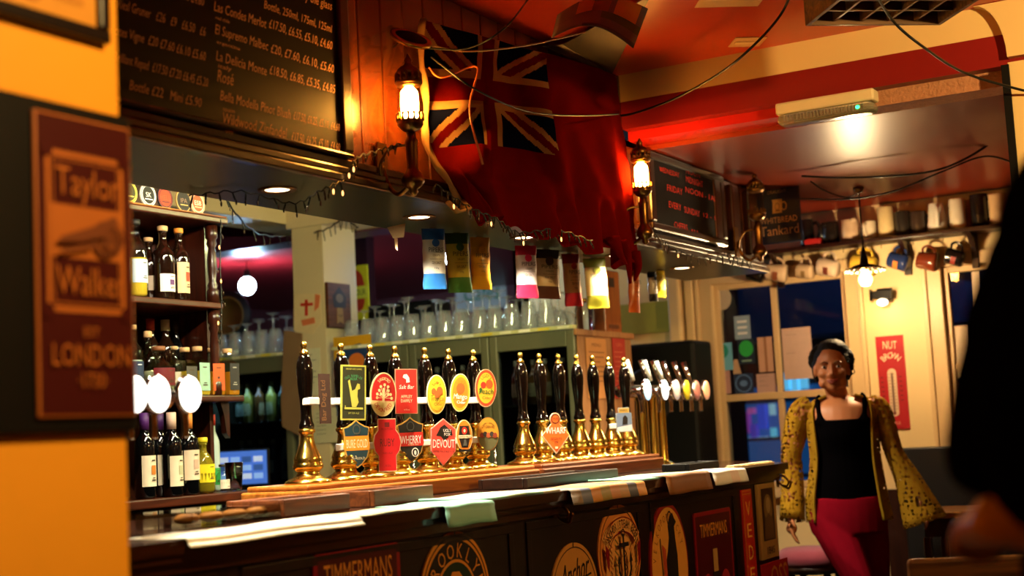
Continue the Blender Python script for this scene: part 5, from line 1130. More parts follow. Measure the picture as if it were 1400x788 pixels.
def glasses(y0, y1, n, rows, where):
    for r in range(rows):
        for k in range(n):
            kind = 'wine_glass' if (k*7+r*3) % 7 else 'pint_glass'
            o = bpy.data.objects.new(kind, GT[kind]); COL.objects.link(o)
            o.location = (XF+.09+.115*r, y0+(y1-y0)*(k+.5)/n+random.uniform(-.008, .008), 1.7758); s = random.uniform(1.15, 1.5) if kind == 'wine_glass' else 1.05; o.scale = (1.08, 1.08, s)
            rn = ('front', 'second', 'third')[r]
            tag(o, 'upturned %s in the %s row on top of the %s' % (kind.replace('_', ' '), rn, where), 'glass', 'upturned %ses in the %s row on the %s' % (kind.replace('_', ' '), rn, where))
glasses(3.33, 4.64, 13, 3, 'wide fridge'); glasses(4.97, 5.58, 6, 3, 'narrow fridge')
# ------------------------------------------------------------------ on and around the pillar
def onpillar(name, x0y, z0, y1, z1): pass
pn = MB(); o = at(418, 430, x=6.2)
pts = [at(px, py, x=6.195) for px, py in ((402, 402), (438, 402), (440, 440), (428, 457), (402, 452))]
pm = MB(); c = sum(pts, Vector())/5
pm.add([(p.x-c.x, p.y-c.y, p.z-c.z) for p in pts], [tuple(range(5))], flat('#e0c898'))
def pl(px, py): q = at(px, py, x=6.193); return (q.x-c.x, q.y-c.y, q.z-c.z)
pm.add([pl(*q) for q in ((417, 410), (421, 410), (421, 432), (417, 432))], [(0, 1, 2, 3)], flat('#c83218')); pm.add([pl(*q) for q in ((411, 415), (428, 414), (428, 418), (411, 419))], [(0, 1, 2, 3)], flat('#c83218')); pm.add([pl(*q) for q in ((412, 438), (430, 434), (431, 442), (414, 446))], [(0, 1, 2, 3)], flat('#d8784a')); pm.add([pl(*q) for q in ((431, 402), (438, 404), (436, 420), (430, 426))], [(0, 1, 2, 3)], flat('#d8784a'))
o = solo('pennant', pm, 'cream pennant with a red cross pinned to the left face of the cream pillar', 'pennant', c); md = o.modifiers.new('thickness', 'SOLIDIFY'); md.thickness = .002
a, b_ = at(444, 386, y=4.695), at(478, 450, y=4.695)
m = MB().box((0, 0, 0), (b_.x-a.x, .02, a.z-b_.z), wood('plaque_wood', '#3a1c0c', '#6a3818'), .004); W_, H_ = b_.x-a.x, a.z-b_.z; m.M = Matrix.Translation((0, -.0003, 0)); dk = flat('#1a100c')
m.poly([(W_*.25, H_*.45), (W_*.75, H_*.45), (W_*.8, H_*.7), (W_*.5, H_*.92), (W_*.2, H_*.7)], dk); m.poly([(W_*.35, H_*.08), (W_*.5, H_*.14), (W_*.65, H_*.08), (W_*.62, H_*.45), (W_*.38, H_*.45)], flat('#8a6a30')); m.disc(W_*.5, H_*.66, W_*.16, H_*.1, flat('#6a5a4a')); m.text('TAP', W_*.5, H_*.24, H_*.06, dk, w=W_*.2)
solo('wooden_plaque', m, 'brown wooden plaque with a dark shield on the right face of the cream pillar', 'plaque', (a.x, 4.679, b_.z))
def facing_note(name, label, cat, px0, py0, px1, py1, x, col, deco=None, t=.002):
    a, b_ = at(px0, py0, x=x), at(px1, py1, x=x); w, h = a.y-b_.y, a.z-b_.z; m = MB().box((-w/2, 0, -h/2), (w/2, t, h/2), flat(col))
    m.M = Matrix.Translation((0, -.0002, 0))
    if deco: deco(m, w, h)
    return solo(name, m, label, cat, (x-t, (a.y+b_.y)/2, (a.z+b_.z)/2), -PI/2)
def scribble(m, w, h):
    for k in range(6): m.line([(-w*.36, h*(.36-.12*k)), (-w*.36+w*.7*random.uniform(.5, 1), h*(.37-.12*k))], h*.012, flat('#5a5a54'))
facing_note('notice_paper', 'pale handwritten notice on the cream pillar above the lone handpull', 'notice', 413, 478, 440, 540, 6.198, '#d8d4b4', scribble)
facing_note('notice_paper', 'plain pale notice low on the cream pillar beside the brown label card', 'notice', 428, 560, 462, 605, 6.195, '#cfc8a4', scribble)
def poster(m, w, h):
    m.poly([(-w*.5, h*.2), (-w*.2, h*.36), (w*.2, h*.4), (w*.5, h*.3), (w*.5, h*.5), (-w*.5, h*.5)], flat('#d8a01c')); m.disc(.1*w, h*.16, w*.22, h*.12, flat('#d8742a')); m.rect(-w*.46, h*.08, -w*.1, h*.2, flat('#c8c8b8'))
    for k in range(9): m.poly([(-w*.42, h*(-.42+.05*k)), (-w*.2, h*(-.40+.05*k)), (-w*.2, h*(-.375+.05*k)), (-w*.42, h*(-.395+.05*k))], flat('#c8a01c'))
facing_note('poster', 'blue and yellow poster behind the tall green clip handpull', 'poster', 456, 462, 512, 566, 6.196, '#1c3a6a', poster)
m = MB(); pts = [at(px, py, x=6.184) for px, py in ((388, 452), (412, 456), (414, 560), (409, 596), (386, 584), (384, 548))]; c = sum(pts, Vector())/6
m.add([(p-c) for p in pts]+[(p-c)+Vector((.012, 0, 0)) for p in pts], [tuple(range(6)), tuple(range(11, 5, -1))]+[(i, i+6, (i+1) % 6+6, (i+1) % 6) for i in range(6)], mat('brown_cardboard', '#8a6a4a', rough=.8))
solo('hanging_cloth', m, 'brown bar cloth hanging beside the narrow fridge and the lone handpull', 'cloth', c)
# posters on the end of the wide fridge
def side_poster(px0, px1, py0, py1, col, label, word, wc):
    a, b_ = at(px0, py0, y=3.175), at(px1, py1, y=3.175); w, h = b_.x-a.x, a.z-b_.z; m = MB().box((-w/2, 0, -h/2), (w/2, .003, h/2), flat(col)); m.M = Matrix.Translation((0, -.0003, 0))
    m.text(word, 0, h*.36, h*.06, flat(wc), w=w*.45)
    for k in range(7): m.rect(-w*.4, h*(.26-.08*k), -w*.4+w*random.uniform(.5, .8), h*(.275-.08*k), flat(wc))
    solo('poster', m, label, 'poster', ((a.x+b_.x)/2, 3.172, (a.z+b_.z)/2))
cabn = thing('end_cupboard', 'pale wooden cupboard closing the right end of the drinks fridges', 'cupboard', (0, 0, 0)); CW = wood('pale_cupboard_wood', '#8a5a34', '#b07c4c', axis='Z', rough=.5)
xe = at(862, 470, y=3.18).x
MB().box((XF+.02, 3.1785, .02), (xe, 3.1845, 1.74), CW).box((XF+.555, 3.1846, .02), (xe, 3.45, 1.74), CW).build('carcass', cabn); MB().box((XF-.01, 3.165, 1.7405), (xe+.02, 3.1845, 1.772), CW, .004).box((XF+.555, 3.1846, 1.7405), (xe+.02, 3.46, 1.772), CW, .004).build('cornice', cabn)
side_poster(800, 832, 462, 545, '#c8884c', 'tan printed poster on the end cupboard beside the fridges', 'MENU', '#7a4a24'); side_poster(836, 858, 462, 545, '#a8281c', 'red printed poster on the end cupboard beside the lager taps', 'GIN', '#c86a4a')
# dark loudspeaker beyond the taps
sp = thing('loudspeaker', 'large black loudspeaker standing in the dark corner left of the window', 'loudspeaker', (7.28, 3.42, 0), -PI/2); MB().box((-.2, -.02, .0), (.42, .25, 1.74), BLACKPLASTIC, .02).build('cabinet', sp)
MB().lathe([(.15, 0), (.155, .012), (.14, .014), (.10, -.02 if False else .004), (.04, .003), (.0, .010)], mat('speaker_cone', '#1c1a1c', rough=.5), 30, M=Matrix.Translation((.14, -.0205, 1.45)) @ Matrix.Rotation(PI/2, 4, 'X')).build('woofer', sp)
# wooden box on the end cupboard, round tin of lights behind glasses
wb = thing('wooden_bottle_box', 'upright brown wooden bottle box standing on the end cupboard', 'box', (at(840, 420, y=3.24).x, 3.30, 1.7725)); MB().box((-.10, -.05, 0), (.10, .05, .34), wood('box_wood', '#7a3c14', '#a85c20', axis='Z'), .006).build('box_body', wb); MB().box((-.03, -.0525, .25), (.03, -.0505, .30), flat('#2a140a')).build('hand_hole', wb); MB().box((-.06, -.0525, .03), (.06, -.0505, .05), flat('#5a2c10')).build('batten', wb)
jr = thing('glass_jar', 'round glass jar glinting yellow-green beside the wooden bottle box', 'jar', (at(804, 430, y=3.24).x, 3.26, 1.7725)); MB().lathe([(.04, 0), (.05, .01), (.05, .12), (.04, .14), (.04, .15)], CLEAR, 18).build('jar_body', jr); MB().lathe([(.043, .1505), (.043, .17), (0, .172)], BRASS, 18).build('lid', jr)

# ------------------------------------------------------------------ behind the canopy: the batten that lights the fridges
bt = thing('strip_light', 'greenish fluorescent strip light fixed behind the canopy facing the fridges', 'strip light', (4.9, 2.80, 2.30)); MB().box((-.6, -.0504, -.03), (.6, -.02, .03), WHITEPLASTIC).build('batten', bt); MB().tube([(-.58, 0, 0), (.58, 0, 0)], .013, glow('lit_green_tube', '#f0ffb0', 6.0), 10).build('tube', bt)
lamp('strip_glow', (.0, .03, -.03), P_BATTEN, GREENISH, 'AREA', rot=(math.radians(65), 0, 0), size=(1.1, .05), parent=bt)

t2 = thing('strip_light', 'added warm strip light hidden behind the canopy to brighten the bottle shelves', 'strip light', (3.5, 2.80, 2.30)); MB().box((-.5, -.0504, -.03), (.5, -.02, .03), WHITEPLASTIC).build('batten', t2); MB().tube([(-.48, 0, 0), (.48, 0, 0)], .013, glow('added_warm_tube', '#ffe8b8', 6.0), 10).build('tube', t2)  # added out of sight to brighten the bottle shelves
lamp('strip_glow', (.0, .03, -.03), P_SHELF, NEUTRAL, 'AREA', rot=(math.radians(60), 0, 0), size=(.9, .05), parent=t2)
t3 = thing('strip_light', 'added cold white strip light hidden above the upturned glasses to make them sparkle', 'strip light', (6.56, 3.85, 2.50)); MB().box((-.03, -.6, .02), (.03, .6, .06), WHITEPLASTIC).build('batten', t3); MB().tube([(0, -.58, 0), (0, .58, 0)], .013, glow('added_cold_tube', '#d8ecff', 40.0), 10).build('tube', t3)  # added, hidden by the canopy, to put sparkle on the glasses
for q in (-.5, .5): MB().tube([(0, q, .06), (0, q, .117)], .004, BLACKPLASTIC).build('hanger', t3)
lamp('strip_glow', (0, 0, -.02), P_GLASS, COOL, 'AREA', rot=(0, 0, PI/2), size=(1.1, .05), parent=t3)
# ------------------------------------------------------------------ back room seen over the glasses
pb = at(338, 391, x=7.9)
pd = thing('pendant_bulb', 'bare cold-white pendant bulb lit in the back room', 'pendant lamp', pb); MB().ball((0, 0, 0), (.062, .062, .066), glow('lit_cold_bulb', '#d8f0ff', 25.0), 18, 12).build('lit_bulb', pd); MB().lathe([(.02, .06), (.024, .07), (.024, .11), (.008, .12)], BLACKPLASTIC, 14).build('lamp_holder', pd); MB().tube([(0, 0, .12), (0, 0, 2.617-pb.z)], .004, BLACKPLASTIC, 6).build('cord', pd)
lamp('cold_bulb_glow', (0, 0, -.02), P_COOL, COOL, radius=.07, parent=pd)
ps = thing('pendant_bulb', 'added cold-white pendant bulb in the back room hidden behind the crisp packets', 'pendant lamp', (7.3, 4.4+.15, 2.36)); MB().ball((0, 0, 0), .05, glow('lit_cold_bulb', '#d8f0ff', 25.0), 14, 10).build('lit_bulb', ps); MB().lathe([(.02, .05), (.024, .06), (.024, .10), (.008, .11)], BLACKPLASTIC, 14).build('lamp_holder', ps); MB().tube([(0, 0, .11), (0, 0, 2.617-2.36)], .004, BLACKPLASTIC, 6).build('cord', ps); lamp('cold_bulb_glow', (0, 0, -.03), P_COOL*.12, COOL, radius=.05, parent=ps)  # second bulb, added unseen for more cold light in the back room
rc = thing('round_wall_sign', 'round dark sign with a tan ring in the back room below the cold bulb', 'sign', at(313, 432, x=7.4), -PI/2+.2); MB().lathe([(.17, 0), (.17, .03), (0, .031)], flat('#14161c'), 30, M=Matrix.Rotation(PI/2, 4, 'X')).build('disc', rc); MB().lathe([(.115, .0315), (.115, .034), (.13, .034), (.13, .0315)], flat('#9a7a3a'), 30, M=Matrix.Rotation(PI/2, 4, 'X')).build('ring', rc); MB().tube([(0, .0, -.17), (0, 0, 0-rc.location.z+.002)], .02, BLACKMETAL).build('stand_pole', rc)
def yposter(m, w, h):
    m.poly([(w*.36*math.cos(t), h*.12+h*.30*math.sin(t)) for t in [PI*k/14 for k in range(15)]], flat('#b83a1c')); m.poly([(w*.36*math.cos(t), -h*.12-h*.26*math.sin(t)) for t in [PI*k/14 for k in range(15)][::-1]], flat('#b83a1c')); m.rect(-w*.5, -h*.11, w*.5, h*.11, flat('#e0d840')); m.text('FLAVOUR', .0, -h*.05, h*.11, flat('#2a4a1c'), w=w*.8)
facing_note('wall_poster', 'bright yellow poster with red half-circles in the back room right of the pillar', 'poster', 470, 366, 506, 436, 7.55, '#d8c81c', yposter, .01).location.y += 0
# (poster hangs on a screen wall of the back room)
struct('wall_back_room_screen', MB().box((7.556, at(508, 380, x=7.6).y, 0), (7.64, 5.75, 2.618), mat('plum_paint', '#2a0a12', rough=.5)))
cl = at(520, 380, x=8.2); struct('wall_back_room_column', MB().box((8.2, at(545, 380, x=8.2).y, 0), (8.55, at(508, 380, x=8.2).y, 2.14), GREYWALL))
db = thing('dark_dresser', 'black shelf unit in the back room just above the wide fridge glasses', 'shelf unit', (7.0, 4.45, 0)); ya, yb2 = at(590, 400, x=7.0).y-4.45, at(502, 400, x=7.0).y-4.45
MB().box((0, ya, 1.95), (.2, yb2, 2.09), BLACKPLASTIC, .004).build('top_rail', db); MB().box((.0, ya, 0), (.2, ya+.05, 1.9495), BLACKPLASTIC).build('upright', db); MB().box((.0, yb2-.05, 0), (.2, yb2, 1.9495), BLACKPLASTIC).build('upright', db)
def csign(m, w, h): m.text('Carlsfest', 0, -h*.2, h*.5, flat('#1c8a5a'), w=w*.8, sh=.2)
facing_note('wall_sign', 'white sign with green script in the back room below the amber packet', 'sign', 622, 384, 694, 420, 11.09, '#d8d8d0', lambda m, w, h: m.text('Cafés', 0, -h*.2, h*.5, flat('#1c8a5a'), w=w*.7, sh=.2), .008)
facing_note('wall_board', 'yellow-green painted board on the wall left of the window, beyond the taps', 'board', 848, 418, 934, 452, XW-.002, '#a8a03a', None, .02)
# ------------------------------------------------------------------ mug shelf on the window wall
zs = at(1200, 325, x=XW-.16).z
sh = thing('mug_shelf', 'long dark shelf of mugs running along the wall above the windows', 'shelf', (XW, 1.9, zs)); MB().box((-.17, -1.1, -.022), (-.0005, .95, 0), DARKWOOD, .004).build('shelf_board', sh)
for px in (1236, 1060, 1330):
    q = at(px, 350, x=XW-.08).y-1.9; MB().box((-.03, q-.018, -.20), (-.0005, q+.018, -.0225), DARKWOOD, .003).prism([(-.16, -.0225), (-.03, -.0225), (-.03, -.15), (-.06, -.09)], q-.012, q+.012, DARKWOOD).build('shelf_bracket', sh)
def mug(label, loc, col, h=.11, r=.042, taper=1.0, hanging=False, motif=None, jug=False, rz=0.0, grp=None, handle=True):
    gm = mat('glazed_'+col.lstrip('#'), col, rough=.22, var=.08, coat=.3); M = thing('mug' if not jug else 'jug', label, 'mug' if not jug else 'jug', loc, 0, grp)
    m = MB(); rt = r*taper
    m.lathe([(0, .006), (r*.92, .006), (rt*.92, h-.002), (rt, h), (rt*1.02, h-.004), ((r+rt)/2*1.06 if jug else (r+rt)/2, h*.45), (r*1.04 if jug else r, h*.12), (r*.9, 0), (0, 0)], gm, 22)
    if jug: m.prism([(-rt*.98, h*.86), (-rt*1.4, h*1.0), (-rt*.9, h)], -.012, .012, gm)
    m.build('mug_body', M)
    if handle: MB().tube(bez([(rt*.96, 0, h*.84), (rt+.022, 0, h*.86), (rt+.036, 0, h*.62), (rt+.024, 0, h*.30), (r*.98, 0, h*.2)], 6), h*.055+.001, gm, 8).build('mug_handle', M)
    if motif:
        m = MB(); m.lathe([(r*1.035, h*.35), (r*1.04, h*.62)], flat(motif), 8, a0=-PI/2-.5-.5, a1=-PI/2+.5-.5); m.build('motif', M)
    if hanging: M.rotation_euler = (math.radians(0), math.radians(-75)+random.uniform(-.12, .12), rz)
    else: M.rotation_euler = (0, 0, rz)
    return M
GM = 'mugs standing on the shelf'
for px, col, h, r, tp, mo, jug, rz, lab in ((1104, '#14100f', .15, .04, .9, None, False, 0, 'tall black jar-like mug, leftmost on the shelf by the blue sign'), (1136, '#1a1512', .12, .045, 1, None, False, -2, 'dark brown mug on the shelf right of the black one'), (1163, '#c8a888', .12, .048, .95, '#8a6a50', True, 2.2, 'cream and tan jug on the shelf'),
                                 (1188, '#d8c8ac', .10, .042, 1, '#2a2a30', False, -1.6, 'white mug with a dark picture on the shelf'), (1213, '#d8c08a', .165, .044, .95, None, False, 2.0, 'tall cream tankard on the shelf above the yellow hanging mug'), (1236, '#2c2620', .13, .042, 1, None, False, 0, 'dark grey mug on the shelf right of the tall cream tankard'),
                                 (1257, '#3a2c22', .12, .042, 1, None, False, 1, 'dark brown mug on the shelf left of the white jug'), (1283, '#d8d0bc', .15, .050, .78, '#3a3a34', True, -1.3, 'white swan-necked jug with a dark mark on the shelf'), (1312, '#dccfb4', .16, .042, 1, '#2a2622', False, 2.6, 'tall white tankard with a small dark square on the shelf'), (1342, '#120e0c', .17, .044, 1, None, False, 0, 'tall black tankard near the right end of the shelf'), (1368, '#d8b484', .16, .046, 1, None, False, 2, 'buff tankard at the right end of the shelf, behind the dark coat')):
    y = at(px, 320, x=XW-.085).y; mug(lab, (XW-.088, y, zs+.0008), col, h, r, tp, False, mo, jug, -PI/2+rz, GM)
GH = 'mugs hanging under the shelf'
for px, py, col, h, r, mo, lab, tp in ((1052, 366, '#15110f', .09, .04, None, 'dark mug hanging under the shelf, leftmost, below the blue sign', 1), (1084, 362, '#d8b894', .11, .05, '#8a4a2a', 'cream flowered mug hanging under the shelf', .9), (1120, 360, '#d0b08a', .085, .040, '#8a6a3a', 'small cream cup hanging under the shelf', 1), (1154, 356, '#d8bca0', .105, .046, '#6a2a1a', 'white mug with a brown motif hanging left of the pendant lamp', 1.05),
                                   (1206, 352, '#d8b03c', .125, .052, None, 'large yellow mug hanging right of the pendant lamp', 1), (1250, 348, '#20305e', .10, .046, '#c8782a', 'deep blue mug hanging under the shelf', .9), (1291, 346, '#6a2a14', .10, .052, None, 'glossy brown round mug hanging under the shelf', .82), (1327, 342, '#15100e', .09, .042, '#8a2a1c', 'dark mug with a red mark hanging at the right under the shelf', 1)):
    p = at(px, py, x=XW-.085); mug(lab, (XW-.085, p.y+.04, p.z-.046), col, h, r, tp, True, mo, False, random.uniform(-.25, .25)+PI/2+PI if False else -PI/2+random.uniform(-.2, .2), GH)
    MB().tube([(XW-.085, p.y, zs-.0226), (XW-.085, p.y, zs-.05)], .002, BRASS_OLD, 6).build('hook', sh).location = (-XW, -1.9, -zs)
red = solo('red_tin', MB().box((-.03, -.045, 0), (.03, .045, .035), flat('#a81814'), .006), 'small flat red tin on the mug shelf in front of the black mug', 'tin', (XW-.13, at(1113, 330, x=XW-.12).y, zs+.0008))
# ------------------------------------------------------------------ things on the far wall
def therm(m, w, h):
    m.text('NUT', -.0, h*.36, h*.085, flat('#f0d8b0'), w=w*.5, rot=-.05); m.arc('BROWN', 0, h*.20, w*.36, h*.09, 90, 120, h*.065, flat('#f0d8b0'), .85)
    s = w*.16; m.poly([(s*math.cos(t), h*.10+s*math.sin(t)) for t in [PI*k/10 for k in range(11)]]+[(-s*math.cos(t), -h*.32-s*math.sin(t)) for t in [PI*k/10 for k in range(11)]], flat('#d8b896')); m.rect(-w*.035, -h*.32, w*.035, h*.10, flat('#6a4a3a')); m.disc(0, -h*.33, w*.06, w*.06, flat('#6a2a20'))
    for k in range(12): m.rect(-w*.12, -h*.29+h*.034*k, -w*.05, -h*.285+h*.034*k, flat('#6a4a3a')); m.rect(w*.05, -h*.29+h*.034*k, w*.12, -h*.285+h*.034*k, flat('#6a4a3a'))
    for k in range(6): m.rect(-w*.38, -h*.2+h*.05*k, -w*.28, -h*.19+h*.05*k, flat('#5a0c0c')); m.rect(w*.28, -h*.2+h*.05*k, w*.38, -h*.19+h*.05*k, flat('#5a0c0c'))
    m.text('ALE', w*.1, -h*.45, h*.03, flat('#e0a080'))
facing_note('thermometer_sign', 'red upright thermometer sign with white capitals on the cream wall', 'thermometer', 1197, 461, 1245, 586, XW-.001, '#a8101a', therm, .008)
sp_ = at(1206, 408, x=XW-.10); sc = thing('wall_spotlight', 'small black wall spotlight lit between the windows above the red thermometer', 'spotlight', sp_)
MB().box((.02, -.035, -.02), (.099, .035, .055), BLACKMETAL, .008).box((-.02, -.05, .0), (.0199, .05, .04), BLACKMETAL, .004).build('lamp_body', sc); MB().box((-.03, .051, -.01), (.0, .058, .05), BLACKMETAL).box((-.03, -.058, -.01), (.0, -.051, .05), BLACKMETAL).build('barn_door', sc); MB().ball((0, 0, -.022), (.03, .03, .02), glow('lit_spot_lens', '#ffe8c0', 5.0), 14, 8).build('lens', sc); lamp('spotlight_glow', (-.02, 0, -.06), 1.0, AMBER, radius=.03, parent=sc)
# pendant lamp
pp = at(1183, 379, x=6.95); pl_ = thing('pendant_lamp', 'pendant lamp with a small black scalloped shade and lit bulb before the far wall', 'pendant lamp', pp)
MB().lathe([(.004, -.045), (.022, -.042), (.034, -.022), (.034, -.004), (.022, .024), (.016, .040), (.015, .052), (0, .053)], glow('lit_pendant_bulb', '#ffc860', 14.0), 18).build('lit_bulb', pl_)
m = MB().lathe([(.014, .0535), (.020, .056), (.050, .052), (.095, .036), (.097, .039), (.052, .058), (.022, .066), (.018, .09), (.012, .12), (.006, .15), (.0, .152)], BLACKMETAL, 28)
for k in range(18): a = 2*PI*k/18; m.ball((.095*math.cos(a), .095*math.sin(a), .034), (.009, .009, .008), mat('pearly_glass', '#e8d8b8', rough=.2), 8, 5)
m.build('lamp_shade', pl_); MB().tube([(0, 0, .15), (.001, 0, .25), (0, 0, 2.404-pp.z)], .004, BLACKPLASTIC, 6).build('cord', pl_); MB().lathe([(.0, 2.404-pp.z-.03), (.02, 2.404-pp.z-.022), (.028, 2.404-pp.z-.0005)], BRASS_OLD, 14).build('ceiling_rose', pl_)
lamp('pendant_glow', (0, 0, -.055), P_PENDANT, PALEAMBER, radius=.04, parent=pl_)
# hanging blue sign on its bracket
a, b_ = at(1028, 252, x=6.62), at(1091, 331, x=6.62); ys0, ys1 = a.y, at(1088, 246, x=6.62).y; zt, zb = at(1060, 249, x=6.62).z, at(1062, 332, x=6.62).z; w, h = ys0-ys1, zt-zb
hs = thing('hanging_sign', 'navy hanging pub sign with a tankard and pale lettering at the end of the canopy', 'sign', (6.655, (ys0+ys1)/2, (zt+zb)/2), -PI/2)
SB = mat('navy_sign_enamel', '#141c3c', rough=.35, var=.15); m = MB().box((-w/2, 0, -h/2), (w/2, .014, h/2), SB, .008); m.M = Matrix.Translation((0, -.0003, 0)); pg = flat('#d8a880')
m.text('DRAUGHT', .0, h*.33, h*.055, pg, w=w*.42); m.text('WHITBREAD', -.0, -h*.16, h*.10, pg, w=w*.84); m.text('Tankard', .0, -h*.36, h*.16, pg, w=w*.88)
m.poly([(-w*.13, -.0), (w*.09, 0), (w*.11, h*.19), (w*.11, h*.23), (-w*.13, h*.23), (-w*.11, h*.19)], flat('#c89a5a')); m.ring(w*.14, h*.11, w*.07, h*.075, .006, flat('#c89a5a'), 20); m.ring(-w*.01, h*.11, w*.055, h*.06, .003, flat('#6a4a2a'), 16); m.rect(-w*.06, h*.03, w*.05, h*.05, flat('#6a4a2a')); m.build('sign_board', hs)
m = MB().tube([(-w/2-.16, .007, h/2+.035), (w/2+.06, .007, h/2+.035)], .006, BLACKMETAL, 8)
m.tube(bez([(-w/2-.10, .007, h/2+.10), (-w*.25, .007, h/2+.115), (-w*.02, .007, h/2+.06), (w*.25, .007, h/2+.05), (w*.34, .007, h/2+.11), (w*.20, .007, h/2+.13), (w*.16, .007, h/2+.09), (w*.23, .007, h/2+.085)]), .005, BLACKMETAL, 8)
m.tube(bez([(-w*.45, .007, h/2+.04), (-w*.42, .007, h/2+.075), (-w*.30, .007, h/2+.085), (-w*.24, .007, h/2+.06), (-w*.32, .007, h/2+.05)]), .004, BLACKMETAL, 8); m.tube(bez([(w*.36, .007, h/2+.036), (w*.42, .007, h/2+.065), (w*.52, .007, h/2+.05), (w*.46, .007, h/2+.02)]), .004, BLACKMETAL, 8)
for q in (-w*.3, w*.3): m.tube([(q, .007, h/2-.004), (q, .007, h/2+.035)], .003, BLACKMETAL, 6)
m.build('scroll_bracket', hs)
# papers stuck on the window glass
def wpaper(label, px0, py0, px1, py1, col, shape='rect', inner=None):
    x = XW+.0455; a, b_ = at(px0, py0, x=x), at(px1, py1, x=x); w, h = a.y-b_.y, a.z-b_.z; m = MB(); f = flat(col)
    if shape == 'rect': m.box((-w/2, 0, -h/2), (w/2, .001, h/2), f)
    elif shape == 'oval': m.prism(oval(26, w/2, h/2), 0, .001, f)
    else: m.prism([(-w/2, -h/2), (w/2, -h/2), (w*.1, h/2), (-w*.3, h/2)], 0, .001, f)
    m.M = Matrix.Translation((0, -.0002, 0))
    if inner: inner(m, w, h)
    return solo('window_paper', m, label, 'paper', (x-.0012, (a.y+b_.y)/2, (a.z+b_.z)/2), -PI/2, 'papers stuck on the window')
def lines(n, col='#8a7a70'):
    def f(m, w, h):
        for k in range(n): m.rect(-w*.38, h*(.36-.72*k/n), -w*.38+w*.76*random.uniform(.4, 1), h*(.36-.72*k/n)+h*.02, flat(col))
    return f
wpaper('round white disc stuck at the top left of the window', 974, 394, 1001, 423, '#b8a894', 'oval')
wpaper('small pale blue notice high in the left window pane', 1003, 433, 1027, 463, '#8aa0b8', 'rect', lambda m, w, h: [m.rect(-w*.3, h*(.2-.25*k), w*.3, h*(.3-.25*k), flat('#e0e0e0')) for k in range(3)])
wpaper('dark poster with a bright green circle on the window', 1008, 465, 1033, 497, '#14243a', 'rect', lambda m, w, h: [m.disc(0, h*.12, w*.42, h*.33, flat('#2aa84a')), m.rect(-w*.3, -h*.4, w*.3, -h*.34, flat('#8ab0a0'))])
wpaper('pale blue poster with a teal circle at the left edge of the window', 978, 470, 1003, 506, '#6ab0d0', 'rect', lambda m, w, h: [m.disc(-w*.1, h*.2, w*.36, h*.25, flat('#1a8a80'))])
wpaper('tan paper with a brown stripe on the window beside the middle bar', 1035, 462, 1059, 508, '#c89a80', 'rect', lambda m, w, h: [m.rect(-w*.08, -h*.5, w*.1, h*.5, flat('#9a6a4a'))])
wpaper('small tan triangle of paper on the window', 1001, 492, 1014, 511, '#c09a78', 'tri')
wpaper('pinkish paper low at the left edge of the window', 980, 508, 1000, 538, '#b88a88', 'rect', lines(4))
wpaper('dark blue round emblem paper low in the window', 1003, 512, 1031, 537, '#16284a', 'rect', lambda m, w, h: [m.ring(0, 0, w*.44, h*.46, w*.06, flat('#5a7ab0')), m.disc(0, 0, w*.2, h*.16, flat('#5a7ab0'))])
wpaper('pinkish paper just above the meeting rail left of the middle bar', 1034, 512, 1062, 537, '#c09a90', 'rect', lines(3))
wpaper('large plain pinkish sheet in the right half of the window above the woman', 1068, 450, 1113, 517, '#c8a898', 'rect', lines(2, '#b89a8c'))
x2 = at(1292, 450, x=XW+.05)
wpaper('large white sheet in the right-hand window beside the dark coat', 1292, 447, 1330, 516, '#d8bc98', 'rect'); wpaper('smaller white sheet below the rail of the right-hand window', 1296, 524, 1318, 566, '#c8b094', 'rect')
wpaper('narrow white sheet high in the right-hand window', 1328, 372, 1345, 440, '#d8c0a0', 'rect')
# ------------------------------------------------------------------ across the street: a lit shop window and an awning
shp = thing('shop_front', 'lit blue shop front across the street seen through the lower window panes', 'shop front', (12.9, 0, 0)); a, b_ = at(985, 548, x=12.9), at(1068, 628, x=12.9); SBL = glow('blue_lit_shop', '#1f5f9c', .5)
MB().box((.0, b_.y-.6, -.1), (.05, a.y+.15, a.z+.1), SBL).build('shop_window', shp)
for k, (px, py, w, h, c) in enumerate(((996, 565, 10, 12, '#3a6a8a'), (1013, 567, 8, 8, '#7ab0c0'), (1000, 592, 14, 10, '#2a7a6a'), (1024, 578, 7, 30, '#8a3a8a'), (1034, 590, 8, 20, '#4a3aa0'), (1045, 570, 10, 34, '#2a4ac0'), (1058, 560, 5, 16, '#9ac8c8'), (1060, 592, 5, 14, '#60c8d8'), (1038, 600, 26, 5, '#8ab8d0'), (995, 610, 18, 6, '#3a8a7a'), (1030, 562, 8, 8, '#b0508a'))):
    q = at(px, py, x=12.88); sw = w*12.88/F_PX/.87; sh_ = h*13/F_PX; MB().box((-.10, q.y-sw/2, q.z-sh_/2), (-.02, q.y+sw/2, q.z+sh_/2), glow('shop_light_%d' % k, c, .8)).build('lit_display', shp)
for z in (0.75, 1.1, 1.45): MB().box((-.16, b_.y-.5, z), (-.0005, a.y+.1, z+.03), flat('#0a1a2c')).build('shop_shelf', shp)
for q in ((1078, 522, 8), (1090, 526, 6), (1101, 520, 6)):
    p = at(q[0], q[1], x=12.88); MB().box((-.10, p.y-.03, p.z-.08), (-.02, p.y+.03, p.z+.08), glow('shop_light_b', '#6ac8e8', 1.2)).build('lit_display', shp)
aw = thing('blue_awning', 'dark blue arched awning across the street behind the window papers', 'awning', (12.2, 4.0, 2.0)); 
m = MB(); pts = [(1.9*math.cos(PI*k/20), .0, .55*math.sin(PI*k/20)) for k in range(21)]; AWM = mat('blue_awning_canvas', '#28406a', rough=.8, emit=.0)
